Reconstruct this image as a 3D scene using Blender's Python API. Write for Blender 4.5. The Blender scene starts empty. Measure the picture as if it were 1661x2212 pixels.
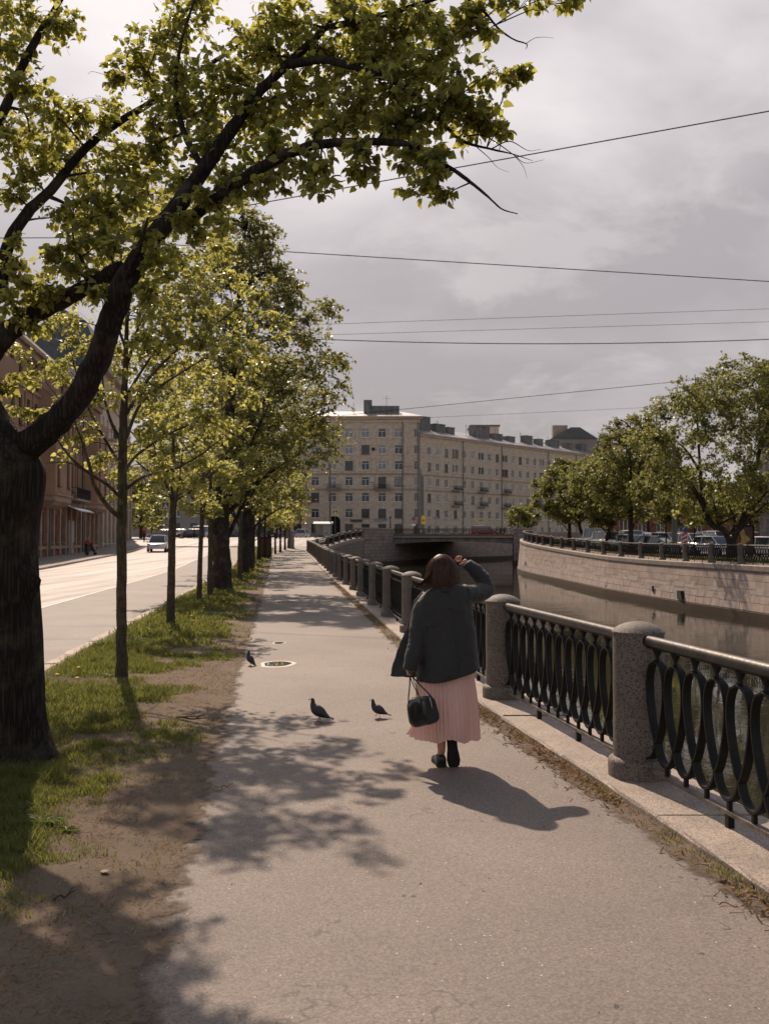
import bpy, math, random
import numpy as np
from mathutils import Vector, Matrix
R = math.radians
random.seed(7)
scn = bpy.context.scene
C = scn.collection

# ------------------------------------------------------------ camera
CAMZ, FPX, CX, CY = 1.745, 2151.0, 830.5, 1106.0
PITCH = math.atan(57 / FPX)
cam_d = bpy.data.cameras.new("camera"); cam = bpy.data.objects.new("camera", cam_d); C.objects.link(cam)
cam_d.sensor_fit = 'VERTICAL'; cam_d.sensor_height = 36; cam_d.sensor_width = 24; cam_d.lens = 35
cam.location = (0, 0, CAMZ); cam.rotation_euler = (R(90) + PITCH, 0, 0)
cam_d.clip_start = 0.05; cam_d.clip_end = 3000
cam_d.dof.use_dof = True; cam_d.dof.focus_distance = 7.8; cam_d.dof.aperture_fstop = 5.0
scn.camera = cam
# ------------------------------------------------------------ exposure
scn.view_settings.view_transform = 'Standard'; scn.view_settings.look = 'None'
scn.view_settings.exposure = 0.0; scn.view_settings.gamma = 1.0
scn.render.engine = 'CYCLES'
scn.cycles.use_denoising = True
scn.cycles.max_bounces = 8; scn.cycles.transmission_bounces = 6; scn.cycles.transparent_max_bounces = 8
scn.cycles.sample_clamp_indirect = 6
# ------------------------------------------------------------ sun and sky
SUN_AZ, SUN_EL = R(-17.5), R(43)          # azimuth measured from +Y, negative to the left
sun_dir = Vector((math.sin(SUN_AZ) * math.cos(SUN_EL), math.cos(SUN_AZ) * math.cos(SUN_EL), math.sin(SUN_EL)))
sd = bpy.data.lights.new("sun", 'SUN'); sd.energy = 5.0; sd.angle = R(0.6); sd.color = (1.0, 0.80, 0.63)
so = bpy.data.objects.new("sun", sd); C.objects.link(so); so.location = (-20, 40, 60)
so.rotation_euler = sun_dir.to_track_quat('Z', 'Y').to_euler()

world = bpy.data.worlds.new("World"); scn.world = world; world.use_nodes = True
nt = world.node_tree; nt.nodes.clear()
def wn(t, **k):
    n = nt.nodes.new(t)
    for a, b in k.items(): setattr(n, a, b)
    return n
def wl(a, b): nt.links.new(a, b)
def wmath(op, a, b=None, c=None):
    n = wn('ShaderNodeMath', operation=op)
    for i, v in enumerate((a, b, c)):
        if v is None: continue
        if isinstance(v, (int, float)): n.inputs[i].default_value = v
        else: wl(v, n.inputs[i])
    return n.outputs[0]
sky = wn('ShaderNodeTexSky', sky_type='NISHITA', sun_disc=False, sun_elevation=SUN_EL, sun_rotation=SUN_AZ)
sky.air_density = 1.2; sky.dust_density = 3.0
tc = wn('ShaderNodeTexCoord'); sp = wn('ShaderNodeSeparateXYZ'); wl(tc.outputs['Generated'], sp.inputs[0])
zz = wmath('MAXIMUM', sp.outputs[2], 0.0); den = wmath('ADD', zz, 0.42)
cx = wmath('DIVIDE', sp.outputs[0], den); cy = wmath('DIVIDE', sp.outputs[1], den)
cmb = wn('ShaderNodeCombineXYZ'); wl(cx, cmb.inputs[0]); wl(cy, cmb.inputs[1]); wl(zz, cmb.inputs[2])
mp = wn('ShaderNodeMapping'); mp.inputs['Location'].default_value = (3.1, 0.6, 0); mp.inputs['Scale'].default_value = (1.0, 1.15, 1.3)
wl(cmb.outputs[0], mp.inputs[0])
n1 = wn('ShaderNodeTexNoise'); n1.inputs['Scale'].default_value = 1.25; n1.inputs['Detail'].default_value = 9; n1.inputs['Roughness'].default_value = 0.50; n1.inputs['Distortion'].default_value = 0.25
wl(mp.outputs[0], n1.inputs['Vector'])
n2 = wn('ShaderNodeTexNoise'); n2.inputs['Scale'].default_value = 3.4; n2.inputs['Detail'].default_value = 8; n2.inputs['Roughness'].default_value = 0.6; n2.inputs['Distortion'].default_value = 0.4
wl(mp.outputs[0], n2.inputs['Vector'])
cr = wn('ShaderNodeValToRGB'); e = cr.color_ramp.elements
e[0].position = 0.40; e[0].color = (0.43, 0.395, 0.41, 1)
e[1].position = 0.61; e[1].color = (0.74, 0.695, 0.70, 1)
m_ = cr.color_ramp.elements.new(0.5); m_.color = (0.535, 0.495, 0.51, 1)
wl(n1.outputs[0], cr.inputs[0])
# small bright cumulus edges
puff = wn('ShaderNodeMapRange'); puff.inputs[1].default_value = 0.53; puff.inputs[2].default_value = 0.64; puff.inputs[3].default_value = 0; puff.inputs[4].default_value = 0.38
wl(n2.outputs[0], puff.inputs[0])
mixp = wn('ShaderNodeMix', data_type='RGBA'); wl(puff.outputs[0], mixp.inputs[0]); wl(cr.outputs[0], mixp.inputs[6]); mixp.inputs[7].default_value = (0.74, 0.69, 0.685, 1)
# forward scatter brightening towards the sun
dv = wn('ShaderNodeVectorMath', operation='DOT_PRODUCT'); wl(tc.outputs['Generated'], dv.inputs[0]); dv.inputs[1].default_value = sun_dir
dd = wmath('MAXIMUM', dv.outputs['Value'], 0.0); glow = wmath('POWER', dd, 7.0); el_ = wn('ShaderNodeMapRange'); el_.inputs[1].default_value = 0.03; el_.inputs[2].default_value = 0.55; el_.inputs[3].default_value = 0.86; el_.inputs[4].default_value = 1.20; wl(sp.outputs[2], el_.inputs[0]); glow2 = wmath('MULTIPLY_ADD', glow, 0.20, el_.outputs[0])
vm = wn('ShaderNodeVectorMath', operation='SCALE'); wl(mixp.outputs[2], vm.inputs[0]); wl(glow2, vm.inputs['Scale'])
vs = wn('ShaderNodeVectorMath', operation='SCALE'); wl(vm.outputs[0], vs.inputs[0]); vs.inputs['Scale'].default_value = 10.0
# clouds stay bright ahead; unseen sky overhead and behind darkened to cut fill light
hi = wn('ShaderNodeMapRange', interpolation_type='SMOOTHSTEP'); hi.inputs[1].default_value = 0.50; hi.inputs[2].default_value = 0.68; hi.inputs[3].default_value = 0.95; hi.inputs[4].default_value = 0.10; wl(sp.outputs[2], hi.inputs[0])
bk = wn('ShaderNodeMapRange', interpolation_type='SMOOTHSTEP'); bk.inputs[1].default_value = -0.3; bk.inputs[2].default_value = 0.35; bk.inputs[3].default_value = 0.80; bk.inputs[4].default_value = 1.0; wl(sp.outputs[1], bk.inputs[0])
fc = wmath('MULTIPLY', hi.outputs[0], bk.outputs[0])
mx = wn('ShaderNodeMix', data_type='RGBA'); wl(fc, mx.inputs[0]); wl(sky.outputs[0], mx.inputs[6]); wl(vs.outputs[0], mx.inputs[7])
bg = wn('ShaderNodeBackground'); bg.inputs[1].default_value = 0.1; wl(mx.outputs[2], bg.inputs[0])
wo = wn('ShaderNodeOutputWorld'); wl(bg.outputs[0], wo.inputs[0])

# ------------------------------------------------------------ helpers
def smooth(a, b, x):
    t = min(1, max(0, (x - a) / (b - a))); return t * t * (3 - 2 * t)
def at(px, py, Y):
    u = (px - CX) / FPX; v = (CY - py) / FPX
    dy = math.cos(PITCH) - v * math.sin(PITCH); dz = math.sin(PITCH) + v * math.cos(PITCH)
    s = Y / dy
    return Vector((u * s, Y, CAMZ + dz * s))
def interp(tab, y):
    return float(np.interp(y, [t[0] for t in tab], [t[1] for t in tab]))
FT = [(-8, 4.2), (3.55, 2.44), (7.3, 1.853), (10.85, 1.284), (14.6, .876), (18.4, .5), (22.2, .139), (26, -.224), (29.75, -.622), (33.5, -.966), (37.25, -1.351), (41, -1.754),
      (44.8, -2.12), (48.5, -2.48), (52.3, -2.82), (56, -3.19), (59.8, -3.57), (63.5, -3.96), (67.3, -4.35), (71, -4.69), (74.8, -5.08), (78.5, -5.47), (82.3, -5.85), (86, -6.24),
      (89.8, -6.64), (93.5, -7.04), (97.3, -7.42), (103.5, -7.0), (110.5, -6.35), (115.5, -6.0), (120.5, -5.55), (125.5, -5.0), (130.5, -4.47), (135.7, -3.88), (141, -3.25)]
def F(y): return interp(FT, y)
def g(y):    # ground height on the left bank
    return -0.03 + 0.42 * smooth(45, 100, y) + 1.38 * smooth(92, 142, y) + 0.2 * smooth(140, 170, y)
def go(y):   # ground height on the opposite bank
    return 0.34 + 1.5 * smooth(62, 155, y)
def curbx(y): return F(y) - 0.33
def pathL(y): return -0.50 - 0.107 * y
def kerbR(y): return -3.28 - 0.098 * y if y < 60 else -9.16 - 0.115 * (y - 60)
def kerbL(y): return -12.6 - 0.127 * y
def facx(y): return -17.0 - 0.1275 * y
EB = [(-20, 27.5), (10, 23.5), (30, 20.8), (48.4, 18.7), (52.7, 18.2), (58.3, 17.4), (64.8, 16.8), (73.4, 16.2), (89, 16.0), (104, 15.7), (114, 15.8), (122, 16.3), (132, 17.6), (145, 20.0), (155, 22.6)]
def E(y): return interp(EB, y)
WATER = -2.35

def mat_new(name):
    m = bpy.data.materials.new(name); m.use_nodes = True
    t = m.node_tree; b = t.nodes['Principled BSDF']
    return m, t, b
def N(t, ty, **k):
    n = t.nodes.new(ty)
    for a, b in k.items():
        if a.startswith('i_'): n.inputs[a[2:].replace('_', ' ')].default_value = b
        else: setattr(n, a, b)
    return n
def pbr(name, col, rough=0.6, metal=0.0, var=0.0, vscale=5.0, bump=0.0, bscale=40.0, spec=None, coat=0.0, col2=None, stretch=None, coords='Object', detail=6):
    m, t, b = mat_new(name)
    b.inputs['Base Color'].default_value = (*col, 1); b.inputs['Roughness'].default_value = rough; b.inputs['Metallic'].default_value = metal
    if spec is not None: b.inputs['Specular IOR Level'].default_value = spec
    if coat: b.inputs['Coat Weight'].default_value = coat; b.inputs['Coat Roughness'].default_value = 0.06
    c = N(t, 'ShaderNodeTexCoord'); src = c.outputs[coords]
    if stretch:
        mpp = N(t, 'ShaderNodeMapping'); mpp.inputs['Scale'].default_value = stretch; t.links.new(src, mpp.inputs[0]); src = mpp.outputs[0]
    if var or col2:
        n = N(t, 'ShaderNodeTexNoise', i_Scale=vscale, i_Detail=detail, i_Roughness=0.6); t.links.new(src, n.inputs['Vector'])
        mr = N(t, 'ShaderNodeMapRange'); mr.inputs[1].default_value = 0.33; mr.inputs[2].default_value = 0.67; t.links.new(n.outputs[0], mr.inputs[0])
        mxx = N(t, 'ShaderNodeMix', data_type='RGBA')
        a = tuple(x * (1 - var) for x in col); d = col2 if col2 else tuple(min(1, x * (1 + var)) for x in col)
        if col2: a = col
        mxx.inputs[6].default_value = (*a, 1); mxx.inputs[7].default_value = (*d, 1)
        t.links.new(mr.outputs[0], mxx.inputs[0]); t.links.new(mxx.outputs[2], b.inputs['Base Color'])
    if bump:
        n = N(t, 'ShaderNodeTexNoise', i_Scale=bscale, i_Detail=5); t.links.new(src, n.inputs['Vector'])
        bm = N(t, 'ShaderNodeBump', i_Strength=bump, i_Distance=0.02); t.links.new(n.outputs[0], bm.inputs['Height']); t.links.new(bm.outputs[0], b.inputs['Normal'])
    return m

class MB:
    def __init__(s): s.v = []; s.f = []; s.uv = {}
    def add(s, vs, fs):
        o = len(s.v); s.v.extend([tuple(p) for p in vs]); s.f.extend([tuple(i + o for i in f) for f in fs]); return s
    def box(s, c, d, rz=0.0, M=None):
        x, y, z = d[0] / 2, d[1] / 2, d[2] / 2
        vs = [Vector((a * x, b * y, e_ * z)) for e_ in (-1, 1) for a, b in ((-1, -1), (1, -1), (1, 1), (-1, 1))]
        m = M if M is not None else Matrix.Rotation(rz, 4, 'Z')
        vs = [m @ p + Vector(c) for p in vs]
        return s.add(vs, [(3, 2, 1, 0), (4, 5, 6, 7), (0, 1, 5, 4), (1, 2, 6, 5), (2, 3, 7, 6), (3, 0, 4, 7)])
    def bbox(s, x0, x1, y0, y1, z0, z1): return s.box(((x0 + x1) / 2, (y0 + y1) / 2, (z0 + z1) / 2), (x1 - x0, y1 - y0, z1 - z0))
    def loft(s, rings, closed=True, caps=True):
        n = len(rings[0]); vs = [p for r in rings for p in r]; fs = []
        for i in range(len(rings) - 1):
            for j in range(n if closed else n - 1):
                k = (j + 1) % n
                fs.append((i * n + j, i * n + k, (i + 1) * n + k, (i + 1) * n + j))
        if caps and closed:
            fs.append(tuple(reversed(range(n)))); b = (len(rings) - 1) * n; fs.append(tuple(b + j for j in range(n)))
        return s.add(vs, fs)
    def tube(s, pts, rad, n=8, caps=True, wob=None, sx=1.0):
        pts = [Vector(p) for p in pts]
        if isinstance(rad, (int, float)): rad = [rad] * len(pts)
        rings = []; up = None
        for i, p in enumerate(pts):
            t = (pts[min(i + 1, len(pts) - 1)] - pts[max(i - 1, 0)])
            t = t.normalized() if t.length > 1e-9 else Vector((0, 0, 1))
            if up is None:
                up = t.orthogonal().normalized() if abs(t.z) < .99 else Vector((1, 0, 0))
            up = (up - t * up.dot(t)); up = up.normalized() if up.length > 1e-6 else t.orthogonal().normalized()
            sd_ = t.cross(up); ring = []
            for j in range(n):
                a = 2 * math.pi * j / n; r = rad[i]
                if wob: r *= wob(a, i, p)
                ring.append(p + up * (math.cos(a) * r) + sd_ * (math.sin(a) * r * sx))
            rings.append(ring)
        return s.loft(rings, True, caps)
    def lathe(s, prof, n=16, c=(0, 0, 0), caps=True):
        c = Vector(c)
        return s.loft([[c + Vector((r * math.cos(2 * math.pi * j / n), r * math.sin(2 * math.pi * j / n), z)) for j in range(n)] for r, z in prof], True, caps)
    def build(s, name, mat, parent=None, smooth_=False, uv=None):
        me = bpy.data.meshes.new(name); me.from_pydata(s.v, [], s.f); me.materials.append(mat)
        if smooth_:
            me.polygons.foreach_set('use_smooth', [True] * len(me.polygons))
        if uv:
            l = me.uv_layers.new(name='UVMap')
            for lp in me.loops: l.data[lp.index].uv = uv(s.v[lp.vertex_index])
        me.update()
        o = bpy.data.objects.new(name, me); C.objects.link(o)
        if parent is not None: o.parent = parent
        return o
def auto_smooth(o, ang=40):
    o.data.polygons.foreach_set('use_smooth', [True] * len(o.data.polygons))
    try: o.data.set_sharp_from_angle(angle=R(ang))
    except Exception: pass
    return o
def tag(o, label=None, cat=None, group=None, kind=None):
    if label: o['label'] = label
    if cat: o['category'] = cat
    if group: o['group'] = group
    if kind: o['kind'] = kind
    return o
def empty(name, loc=(0, 0, 0), rz=0.0, **k):
    o = bpy.data.objects.new(name, None); C.objects.link(o); o.location = loc; o.rotation_euler = (0, 0, rz); o.empty_display_size = .2
    return tag(o, **k)
def part(name, mb, mat, parent, sm=False, ang=None, **k):
    o = mb.build(name, mat, parent, sm)
    if ang: auto_smooth(o, ang)
    return tag(o, **k)
KIDS = {}
def copy_tree(o, parent=None):
    c = o.copy(); C.objects.link(c)
    if parent is not None: c.parent = parent
    for ch in list(o.children): copy_tree(ch, c)
    return c
def struct(name, mb, mat, uv=None, sm=False): return tag(mb.build(name, mat, None, sm, uv), kind='structure')
def crom(pts, k=6):
    P = [Vector(p) for p in pts]; out = []
    if len(P) < 3: 
        return [P[0].lerp(P[-1], i / k) for i in range(k + 1)]
    Q = [P[0] * 2 - P[1]] + P + [P[-1] * 2 - P[-2]]
    for i in range(1, len(Q) - 2):
        for j in range(k):
            t = j / k; a, b, c_, d = Q[i - 1], Q[i], Q[i + 1], Q[i + 2]
            out.append(.5 * ((2 * b) + (c_ - a) * t + (2 * a - 5 * b + 4 * c_ - d) * t * t + (3 * b - a - 3 * c_ + d) * t ** 3))
    out.append(P[-1]); return out
ORD = ['first', 'second', 'third', 'fourth', 'fifth', 'sixth', 'seventh', 'eighth', 'ninth', 'tenth', 'eleventh', 'twelfth', 'thirteenth', 'fourteenth', 'fifteenth', 'sixteenth', 'seventeenth',
       'eighteenth', 'nineteenth', 'twentieth', 'twenty-first', 'twenty-second', 'twenty-third', 'twenty-fourth', 'twenty-fifth', 'twenty-sixth', 'twenty-seventh', 'twenty-eighth', 'twenty-ninth', 'thirtieth', 'thirty-first', 'thirty-second', 'thirty-third', 'thirty-fourth']

# ------------------------------------------------------------ materials
def asphalt(name, col, light=False, rough=0.75, streak=False):
    m, t, b = mat_new(name); L = t.links.new
    c = N(t, 'ShaderNodeTexCoord'); o = c.outputs['Object']
    big = N(t, 'ShaderNodeTexNoise', i_Scale=0.5, i_Detail=6, i_Roughness=.6); L(o, big.inputs['Vector'])
    fine = N(t, 'ShaderNodeTexNoise', i_Scale=75, i_Detail=4, i_Roughness=.75); L(o, fine.inputs['Vector'])
    vor = N(t, 'ShaderNodeTexVoronoi', i_Scale=110); L(o, vor.inputs['Vector'])
    mr = N(t, 'ShaderNodeMapRange'); mr.inputs[1].default_value = .3; mr.inputs[2].default_value = .7; mr.inputs[3].default_value = .80; mr.inputs[4].default_value = 1.14; L(big.outputs[0], mr.inputs[0])
    mr2 = N(t, 'ShaderNodeMapRange'); mr2.inputs[1].default_value = .3; mr2.inputs[2].default_value = .7; mr2.inputs[3].default_value = .70; mr2.inputs[4].default_value = 1.30; L(fine.outputs[0], mr2.inputs[0])
    sep = N(t, 'ShaderNodeSeparateColor'); L(vor.outputs['Color'], sep.inputs[0])
    mr3 = N(t, 'ShaderNodeMapRange'); mr3.inputs[3].default_value = .72; mr3.inputs[4].default_value = 1.28; L(sep.outputs[0], mr3.inputs[0])
    m1 = N(t, 'ShaderNodeMath', operation='MULTIPLY'); L(mr.outputs[0], m1.inputs[0]); L(mr2.outputs[0], m1.inputs[1])
    m2 = N(t, 'ShaderNodeMath', operation='MULTIPLY'); L(m1.outputs[0], m2.inputs[0]); L(mr3.outputs[0], m2.inputs[1])
    vs = N(t, 'ShaderNodeVectorMath', operation='SCALE'); vs.inputs[0].default_value = col; L(m2.outputs[0], vs.inputs['Scale'])
    # sun sparkle painted into the colour as tiny pale specks
    v2 = N(t, 'ShaderNodeTexVoronoi', i_Scale=42); L(o, v2.inputs['Vector'])
    s2 = N(t, 'ShaderNodeSeparateColor'); L(v2.outputs['Color'], s2.inputs[0])
    gt = N(t, 'ShaderNodeMath', operation='GREATER_THAN'); gt.inputs[1].default_value = .972; L(s2.outputs[1], gt.inputs[0])
    lt = N(t, 'ShaderNodeMath', operation='LESS_THAN'); lt.inputs[1].default_value = .16; L(v2.outputs['Distance'], lt.inputs[0])
    ch = N(t, 'ShaderNodeMath', operation='MULTIPLY'); L(gt.outputs[0], ch.inputs[0]); L(lt.outputs[0], ch.inputs[1])
    mx_ = N(t, 'ShaderNodeMix', data_type='RGBA'); L(ch.outputs[0], mx_.inputs[0]); L(vs.outputs[0], mx_.inputs[6]); mx_.inputs[7].default_value = (.75, .70, .66, 1)
    # dark grit
    gt2 = N(t, 'ShaderNodeMath', operation='GREATER_THAN'); gt2.inputs[1].default_value = .9995; L(s2.outputs[0], gt2.inputs[0])
    mx2 = N(t, 'ShaderNodeMix', data_type='RGBA'); L(gt2.outputs[0], mx2.inputs[0]); L(mx_.outputs[2], mx2.inputs[6]); mx2.inputs[7].default_value = (.05, .045, .04, 1)
    # thin cracks
    vc = N(t, 'ShaderNodeTexVoronoi', feature='DISTANCE_TO_EDGE', i_Scale=.42)
    nw = N(t, 'ShaderNodeTexNoise', i_Scale=2.2, i_Detail=6); L(o, nw.inputs['Vector'])
    va = N(t, 'ShaderNodeVectorMath', operation='ADD'); L(o, va.inputs[0]); L(nw.outputs[1], va.inputs[1]); L(va.outputs[0], vc.inputs['Vector'])
    ck = N(t, 'ShaderNodeMath', operation='LESS_THAN'); ck.inputs[1].default_value = .0026; L(vc.outputs['Distance'], ck.inputs[0])
    mk = N(t, 'ShaderNodeMath', operation='GREATER_THAN'); mk.inputs[1].default_value = .49; L(big.outputs[0], mk.inputs[0])
    ck2 = N(t, 'ShaderNodeMath', operation='MULTIPLY'); L(ck.outputs[0], ck2.inputs[0]); L(mk.outputs[0], ck2.inputs[1])
    ck3 = N(t, 'ShaderNodeMath', operation='MULTIPLY'); L(ck2.outputs[0], ck3.inputs[0]); ck3.inputs[1].default_value = .55
    mx3 = N(t, 'ShaderNodeMix', data_type='RGBA'); L(ck3.outputs[0], mx3.inputs[0]); L(mx2.outputs[2], mx3.inputs[6]); mx3.inputs[7].default_value = (.06, .05, .04, 1)
    fin = mx3.outputs[2]
    if streak:   # tyre worn lanes run along the street
        mpz = N(t, 'ShaderNodeMapping'); mpz.inputs['Scale'].default_value = (1.3, .035, 1); mpz.inputs['Rotation'].default_value = (0, 0, R(-7.2)); L(o, mpz.inputs[0])
        ns_ = N(t, 'ShaderNodeTexNoise', i_Scale=1.0, i_Detail=6, i_Roughness=.65); L(mpz.outputs[0], ns_.inputs['Vector'])
        mz = N(t, 'ShaderNodeMapRange'); mz.inputs[1].default_value = .35; mz.inputs[2].default_value = .65; mz.inputs[3].default_value = .75; mz.inputs[4].default_value = 1.15; L(ns_.outputs[0], mz.inputs[0])
        vz = N(t, 'ShaderNodeVectorMath', operation='SCALE'); L(fin, vz.inputs[0]); L(mz.outputs[0], vz.inputs['Scale']); fin = vz.outputs[0]
        rz_ = N(t, 'ShaderNodeMapRange'); rz_.inputs[1].default_value = .35; rz_.inputs[2].default_value = .65; rz_.inputs[3].default_value = .68; rz_.inputs[4].default_value = .50; L(ns_.outputs[0], rz_.inputs[0]); L(rz_.outputs[0], b.inputs['Roughness'])
    L(fin, b.inputs['Base Color'])
    if not streak: b.inputs['Roughness'].default_value = rough
    bp = N(t, 'ShaderNodeBump', i_Strength=.45, i_Distance=.006); L(fine.outputs[0], bp.inputs['Height']); L(bp.outputs[0], b.inputs['Normal'])
    if streak: b.inputs['Specular IOR Level'].default_value = .45
    return m
M = {}
M['path'] = asphalt('path_asphalt', (.185, .150, .127))
M['road'] = asphalt('road_asphalt', (.22, .185, .17), rough=.62, streak=True)
M['pave'] = asphalt('pavement_asphalt', (.20, .175, .155), rough=.8)
def blocks_mat():
    m, t, b = mat_new('pink_granite_ashlar'); L = t.links.new; o = N(t, 'ShaderNodeTexCoord').outputs['Object']
    gi = N(t, 'ShaderNodeNewGeometry'); r = N(t, 'ShaderNodeValToRGB'); r.color_ramp.interpolation = 'CONSTANT'; e = r.color_ramp.elements; e[0].position = 0; e[0].color = (.42, .335, .285, 1); e[1].position = .2; e[1].color = (.37, .30, .26, 1)
    for p_, c_ in ((.38, (.40, .335, .295)), (.55, (.44, .345, .295)), (.7, (.38, .32, .285)), (.84, (.43, .33, .28)), (.94, (.33, .275, .245))): q = e.new(p_); q.color = (*c_, 1)
    L(gi.outputs['Random Per Island'], r.inputs[0]); n = N(t, 'ShaderNodeTexNoise', i_Scale=2.2, i_Detail=8, i_Roughness=.7); L(o, n.inputs['Vector'])
    mr = N(t, 'ShaderNodeMapRange'); mr.inputs[1].default_value = .3; mr.inputs[2].default_value = .7; mr.inputs[3].default_value = .72; mr.inputs[4].default_value = 1.18; L(n.outputs[0], mr.inputs[0])
    vs = N(t, 'ShaderNodeVectorMath', operation='SCALE'); L(r.outputs[0], vs.inputs[0]); L(mr.outputs[0], vs.inputs['Scale'])
    mp_ = N(t, 'ShaderNodeMapping'); mp_.inputs['Scale'].default_value = (1.8, 1.8, .16); L(o, mp_.inputs[0]); nr = N(t, 'ShaderNodeTexNoise', i_Scale=2.0, i_Detail=6, i_Roughness=.6); L(mp_.outputs[0], nr.inputs['Vector'])
    rr_ = N(t, 'ShaderNodeMapRange'); rr_.inputs[1].default_value = .60; rr_.inputs[2].default_value = .76; rr_.inputs[4].default_value = .65; L(nr.outputs[0], rr_.inputs[0])
    mm = N(t, 'ShaderNodeMix', data_type='RGBA'); L(rr_.outputs[0], mm.inputs[0]); L(vs.outputs[0], mm.inputs[6]); mm.inputs[7].default_value = (.13, .08, .05, 1); L(mm.outputs[2], b.inputs['Base Color']); b.inputs['Roughness'].default_value = .85
    f = N(t, 'ShaderNodeTexNoise', i_Scale=14, i_Detail=5); L(o, f.inputs['Vector']); bp = N(t, 'ShaderNodeBump', i_Strength=.5, i_Distance=.03); L(f.outputs[0], bp.inputs['Height']); L(bp.outputs[0], b.inputs['Normal']); return m
M['blocks'] = blocks_mat()
def dirt_mat():
    m, t, b = mat_new('bare_earth'); L = t.links.new
    o = N(t, 'ShaderNodeTexCoord').outputs['Object']
    a = N(t, 'ShaderNodeTexNoise', i_Scale=1.6, i_Detail=8, i_Roughness=.7); L(o, a.inputs['Vector'])
    f = N(t, 'ShaderNodeTexNoise', i_Scale=55, i_Detail=6, i_Roughness=.8); L(o, f.inputs['Vector'])
    r = N(t, 'ShaderNodeValToRGB'); e = r.color_ramp.elements
    e[0].position = .3; e[0].color = (.105, .078, .056, 1); e[1].position = .7; e[1].color = (.285, .220, .160, 1)
    k = N(t, 'ShaderNodeMix', data_type='FLOAT'); k.inputs[0].default_value = .55; L(a.outputs[0], k.inputs[2]); L(f.outputs[0], k.inputs[3]); L(k.outputs[0], r.inputs[0])
    at_ = N(t, 'ShaderNodeAttribute', attribute_name='edge'); nm = N(t, 'ShaderNodeTexNoise', i_Scale=4, i_Detail=9, i_Roughness=.75); L(o, nm.inputs['Vector'])
    ma = N(t, 'ShaderNodeMath', operation='MULTIPLY_ADD'); L(nm.outputs[0], ma.inputs[0]); ma.inputs[1].default_value = .62; L(at_.outputs['Fac'], ma.inputs[2])
    er = N(t, 'ShaderNodeMapRange'); er.inputs[1].default_value = .26; er.inputs[2].default_value = .36; L(ma.outputs[0], er.inputs[0])
    mo = N(t, 'ShaderNodeAttribute', attribute_name='moss'); em = N(t, 'ShaderNodeMix', data_type='RGBA'); L(mo.outputs['Fac'], em.inputs[0]); L(r.outputs[0], em.inputs[6]); em.inputs[7].default_value = (.075, .072, .030, 1)
    tp = N(t, 'ShaderNodeBsdfTransparent'); ms = N(t, 'ShaderNodeMixShader'); L(er.outputs[0], ms.inputs[0]); L(tp.outputs[0], ms.inputs[1]); L(b.outputs[0], ms.inputs[2]); L(ms.outputs[0], t.nodes['Material Output'].inputs[0])
    L(em.outputs[2], b.inputs['Base Color']); b.inputs['Roughness'].default_value = .95; b.inputs['Specular IOR Level'].default_value = .15
    bp = N(t, 'ShaderNodeBump', i_Strength=.9, i_Distance=.02); L(f.outputs[0], bp.inputs['Height']); L(bp.outputs[0], b.inputs['Normal'])
    return m
M['dirt'] = dirt_mat()
def granite(name, base, dark, scale=90, rough=.7, amt=.42, mossy=False):
    m, t, b = mat_new(name); L = t.links.new
    o = N(t, 'ShaderNodeTexCoord').outputs['Object']
    v = N(t, 'ShaderNodeTexVoronoi', i_Scale=scale); L(o, v.inputs['Vector'])
    s = N(t, 'ShaderNodeSeparateColor'); L(v.outputs['Color'], s.inputs[0])
    r = N(t, 'ShaderNodeValToRGB'); r.color_ramp.interpolation = 'CONSTANT'; e = r.color_ramp.elements
    e[0].position = 0; e[0].color = (*dark, 1); e[1].position = amt * .6; e[1].color = (*base, 1)
    q = e.new(.68); q.color = (base[0] * 1.25, base[1] * 1.12, base[2] * 1.0, 1); q = e.new(.86); q.color = (base[0] * .72, base[1] * .72, base[2] * .74, 1)
    L(s.outputs[0], r.inputs[0])
    n = N(t, 'ShaderNodeTexNoise', i_Scale=2.5, i_Detail=7, i_Roughness=.65); L(o, n.inputs['Vector'])
    mr = N(t, 'ShaderNodeMapRange'); mr.inputs[1].default_value = .3; mr.inputs[2].default_value = .7; mr.inputs[3].default_value = .68; mr.inputs[4].default_value = 1.2; L(n.outputs[0], mr.inputs[0])
    vs = N(t, 'ShaderNodeVectorMath', operation='SCALE'); L(r.outputs[0], vs.inputs[0]); L(mr.outputs[0], vs.inputs['Scale']); L(vs.outputs[0], b.inputs['Base Color'])
    b.inputs['Roughness'].default_value = rough
    f = N(t, 'ShaderNodeTexNoise', i_Scale=60, i_Detail=5, i_Roughness=.7); L(o, f.inputs['Vector'])
    bp = N(t, 'ShaderNodeBump', i_Strength=.5, i_Distance=.008); L(f.outputs[0], bp.inputs['Height']); L(bp.outputs[0], b.inputs['Normal'])
    return m
M['post'] = granite('speckled_granite', (.165, .140, .118), (.050, .044, .040), 120, amt=.32)
M['curb'] = granite('pale_granite', (.34, .285, .24), (.20, .165, .14), 120, amt=.5)
M['iron'] = pbr('black_iron', (.0075, .009, .0095), .5, 0.0, col2=(.020, .015, .011), vscale=11, bump=.15, bscale=70, spec=.22)
M['rail'] = pbr('worn_iron_handrail', (.070, .060, .054), .42, .6, col2=(.030, .026, .023), vscale=5, bump=.12, bscale=25, stretch=(1, 1, 1))
M['rail2'] = pbr('dusty_iron_bar', (.20, .165, .13), .6, .2, col2=(.07, .055, .045), vscale=12, bump=.3, bscale=60)
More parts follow.
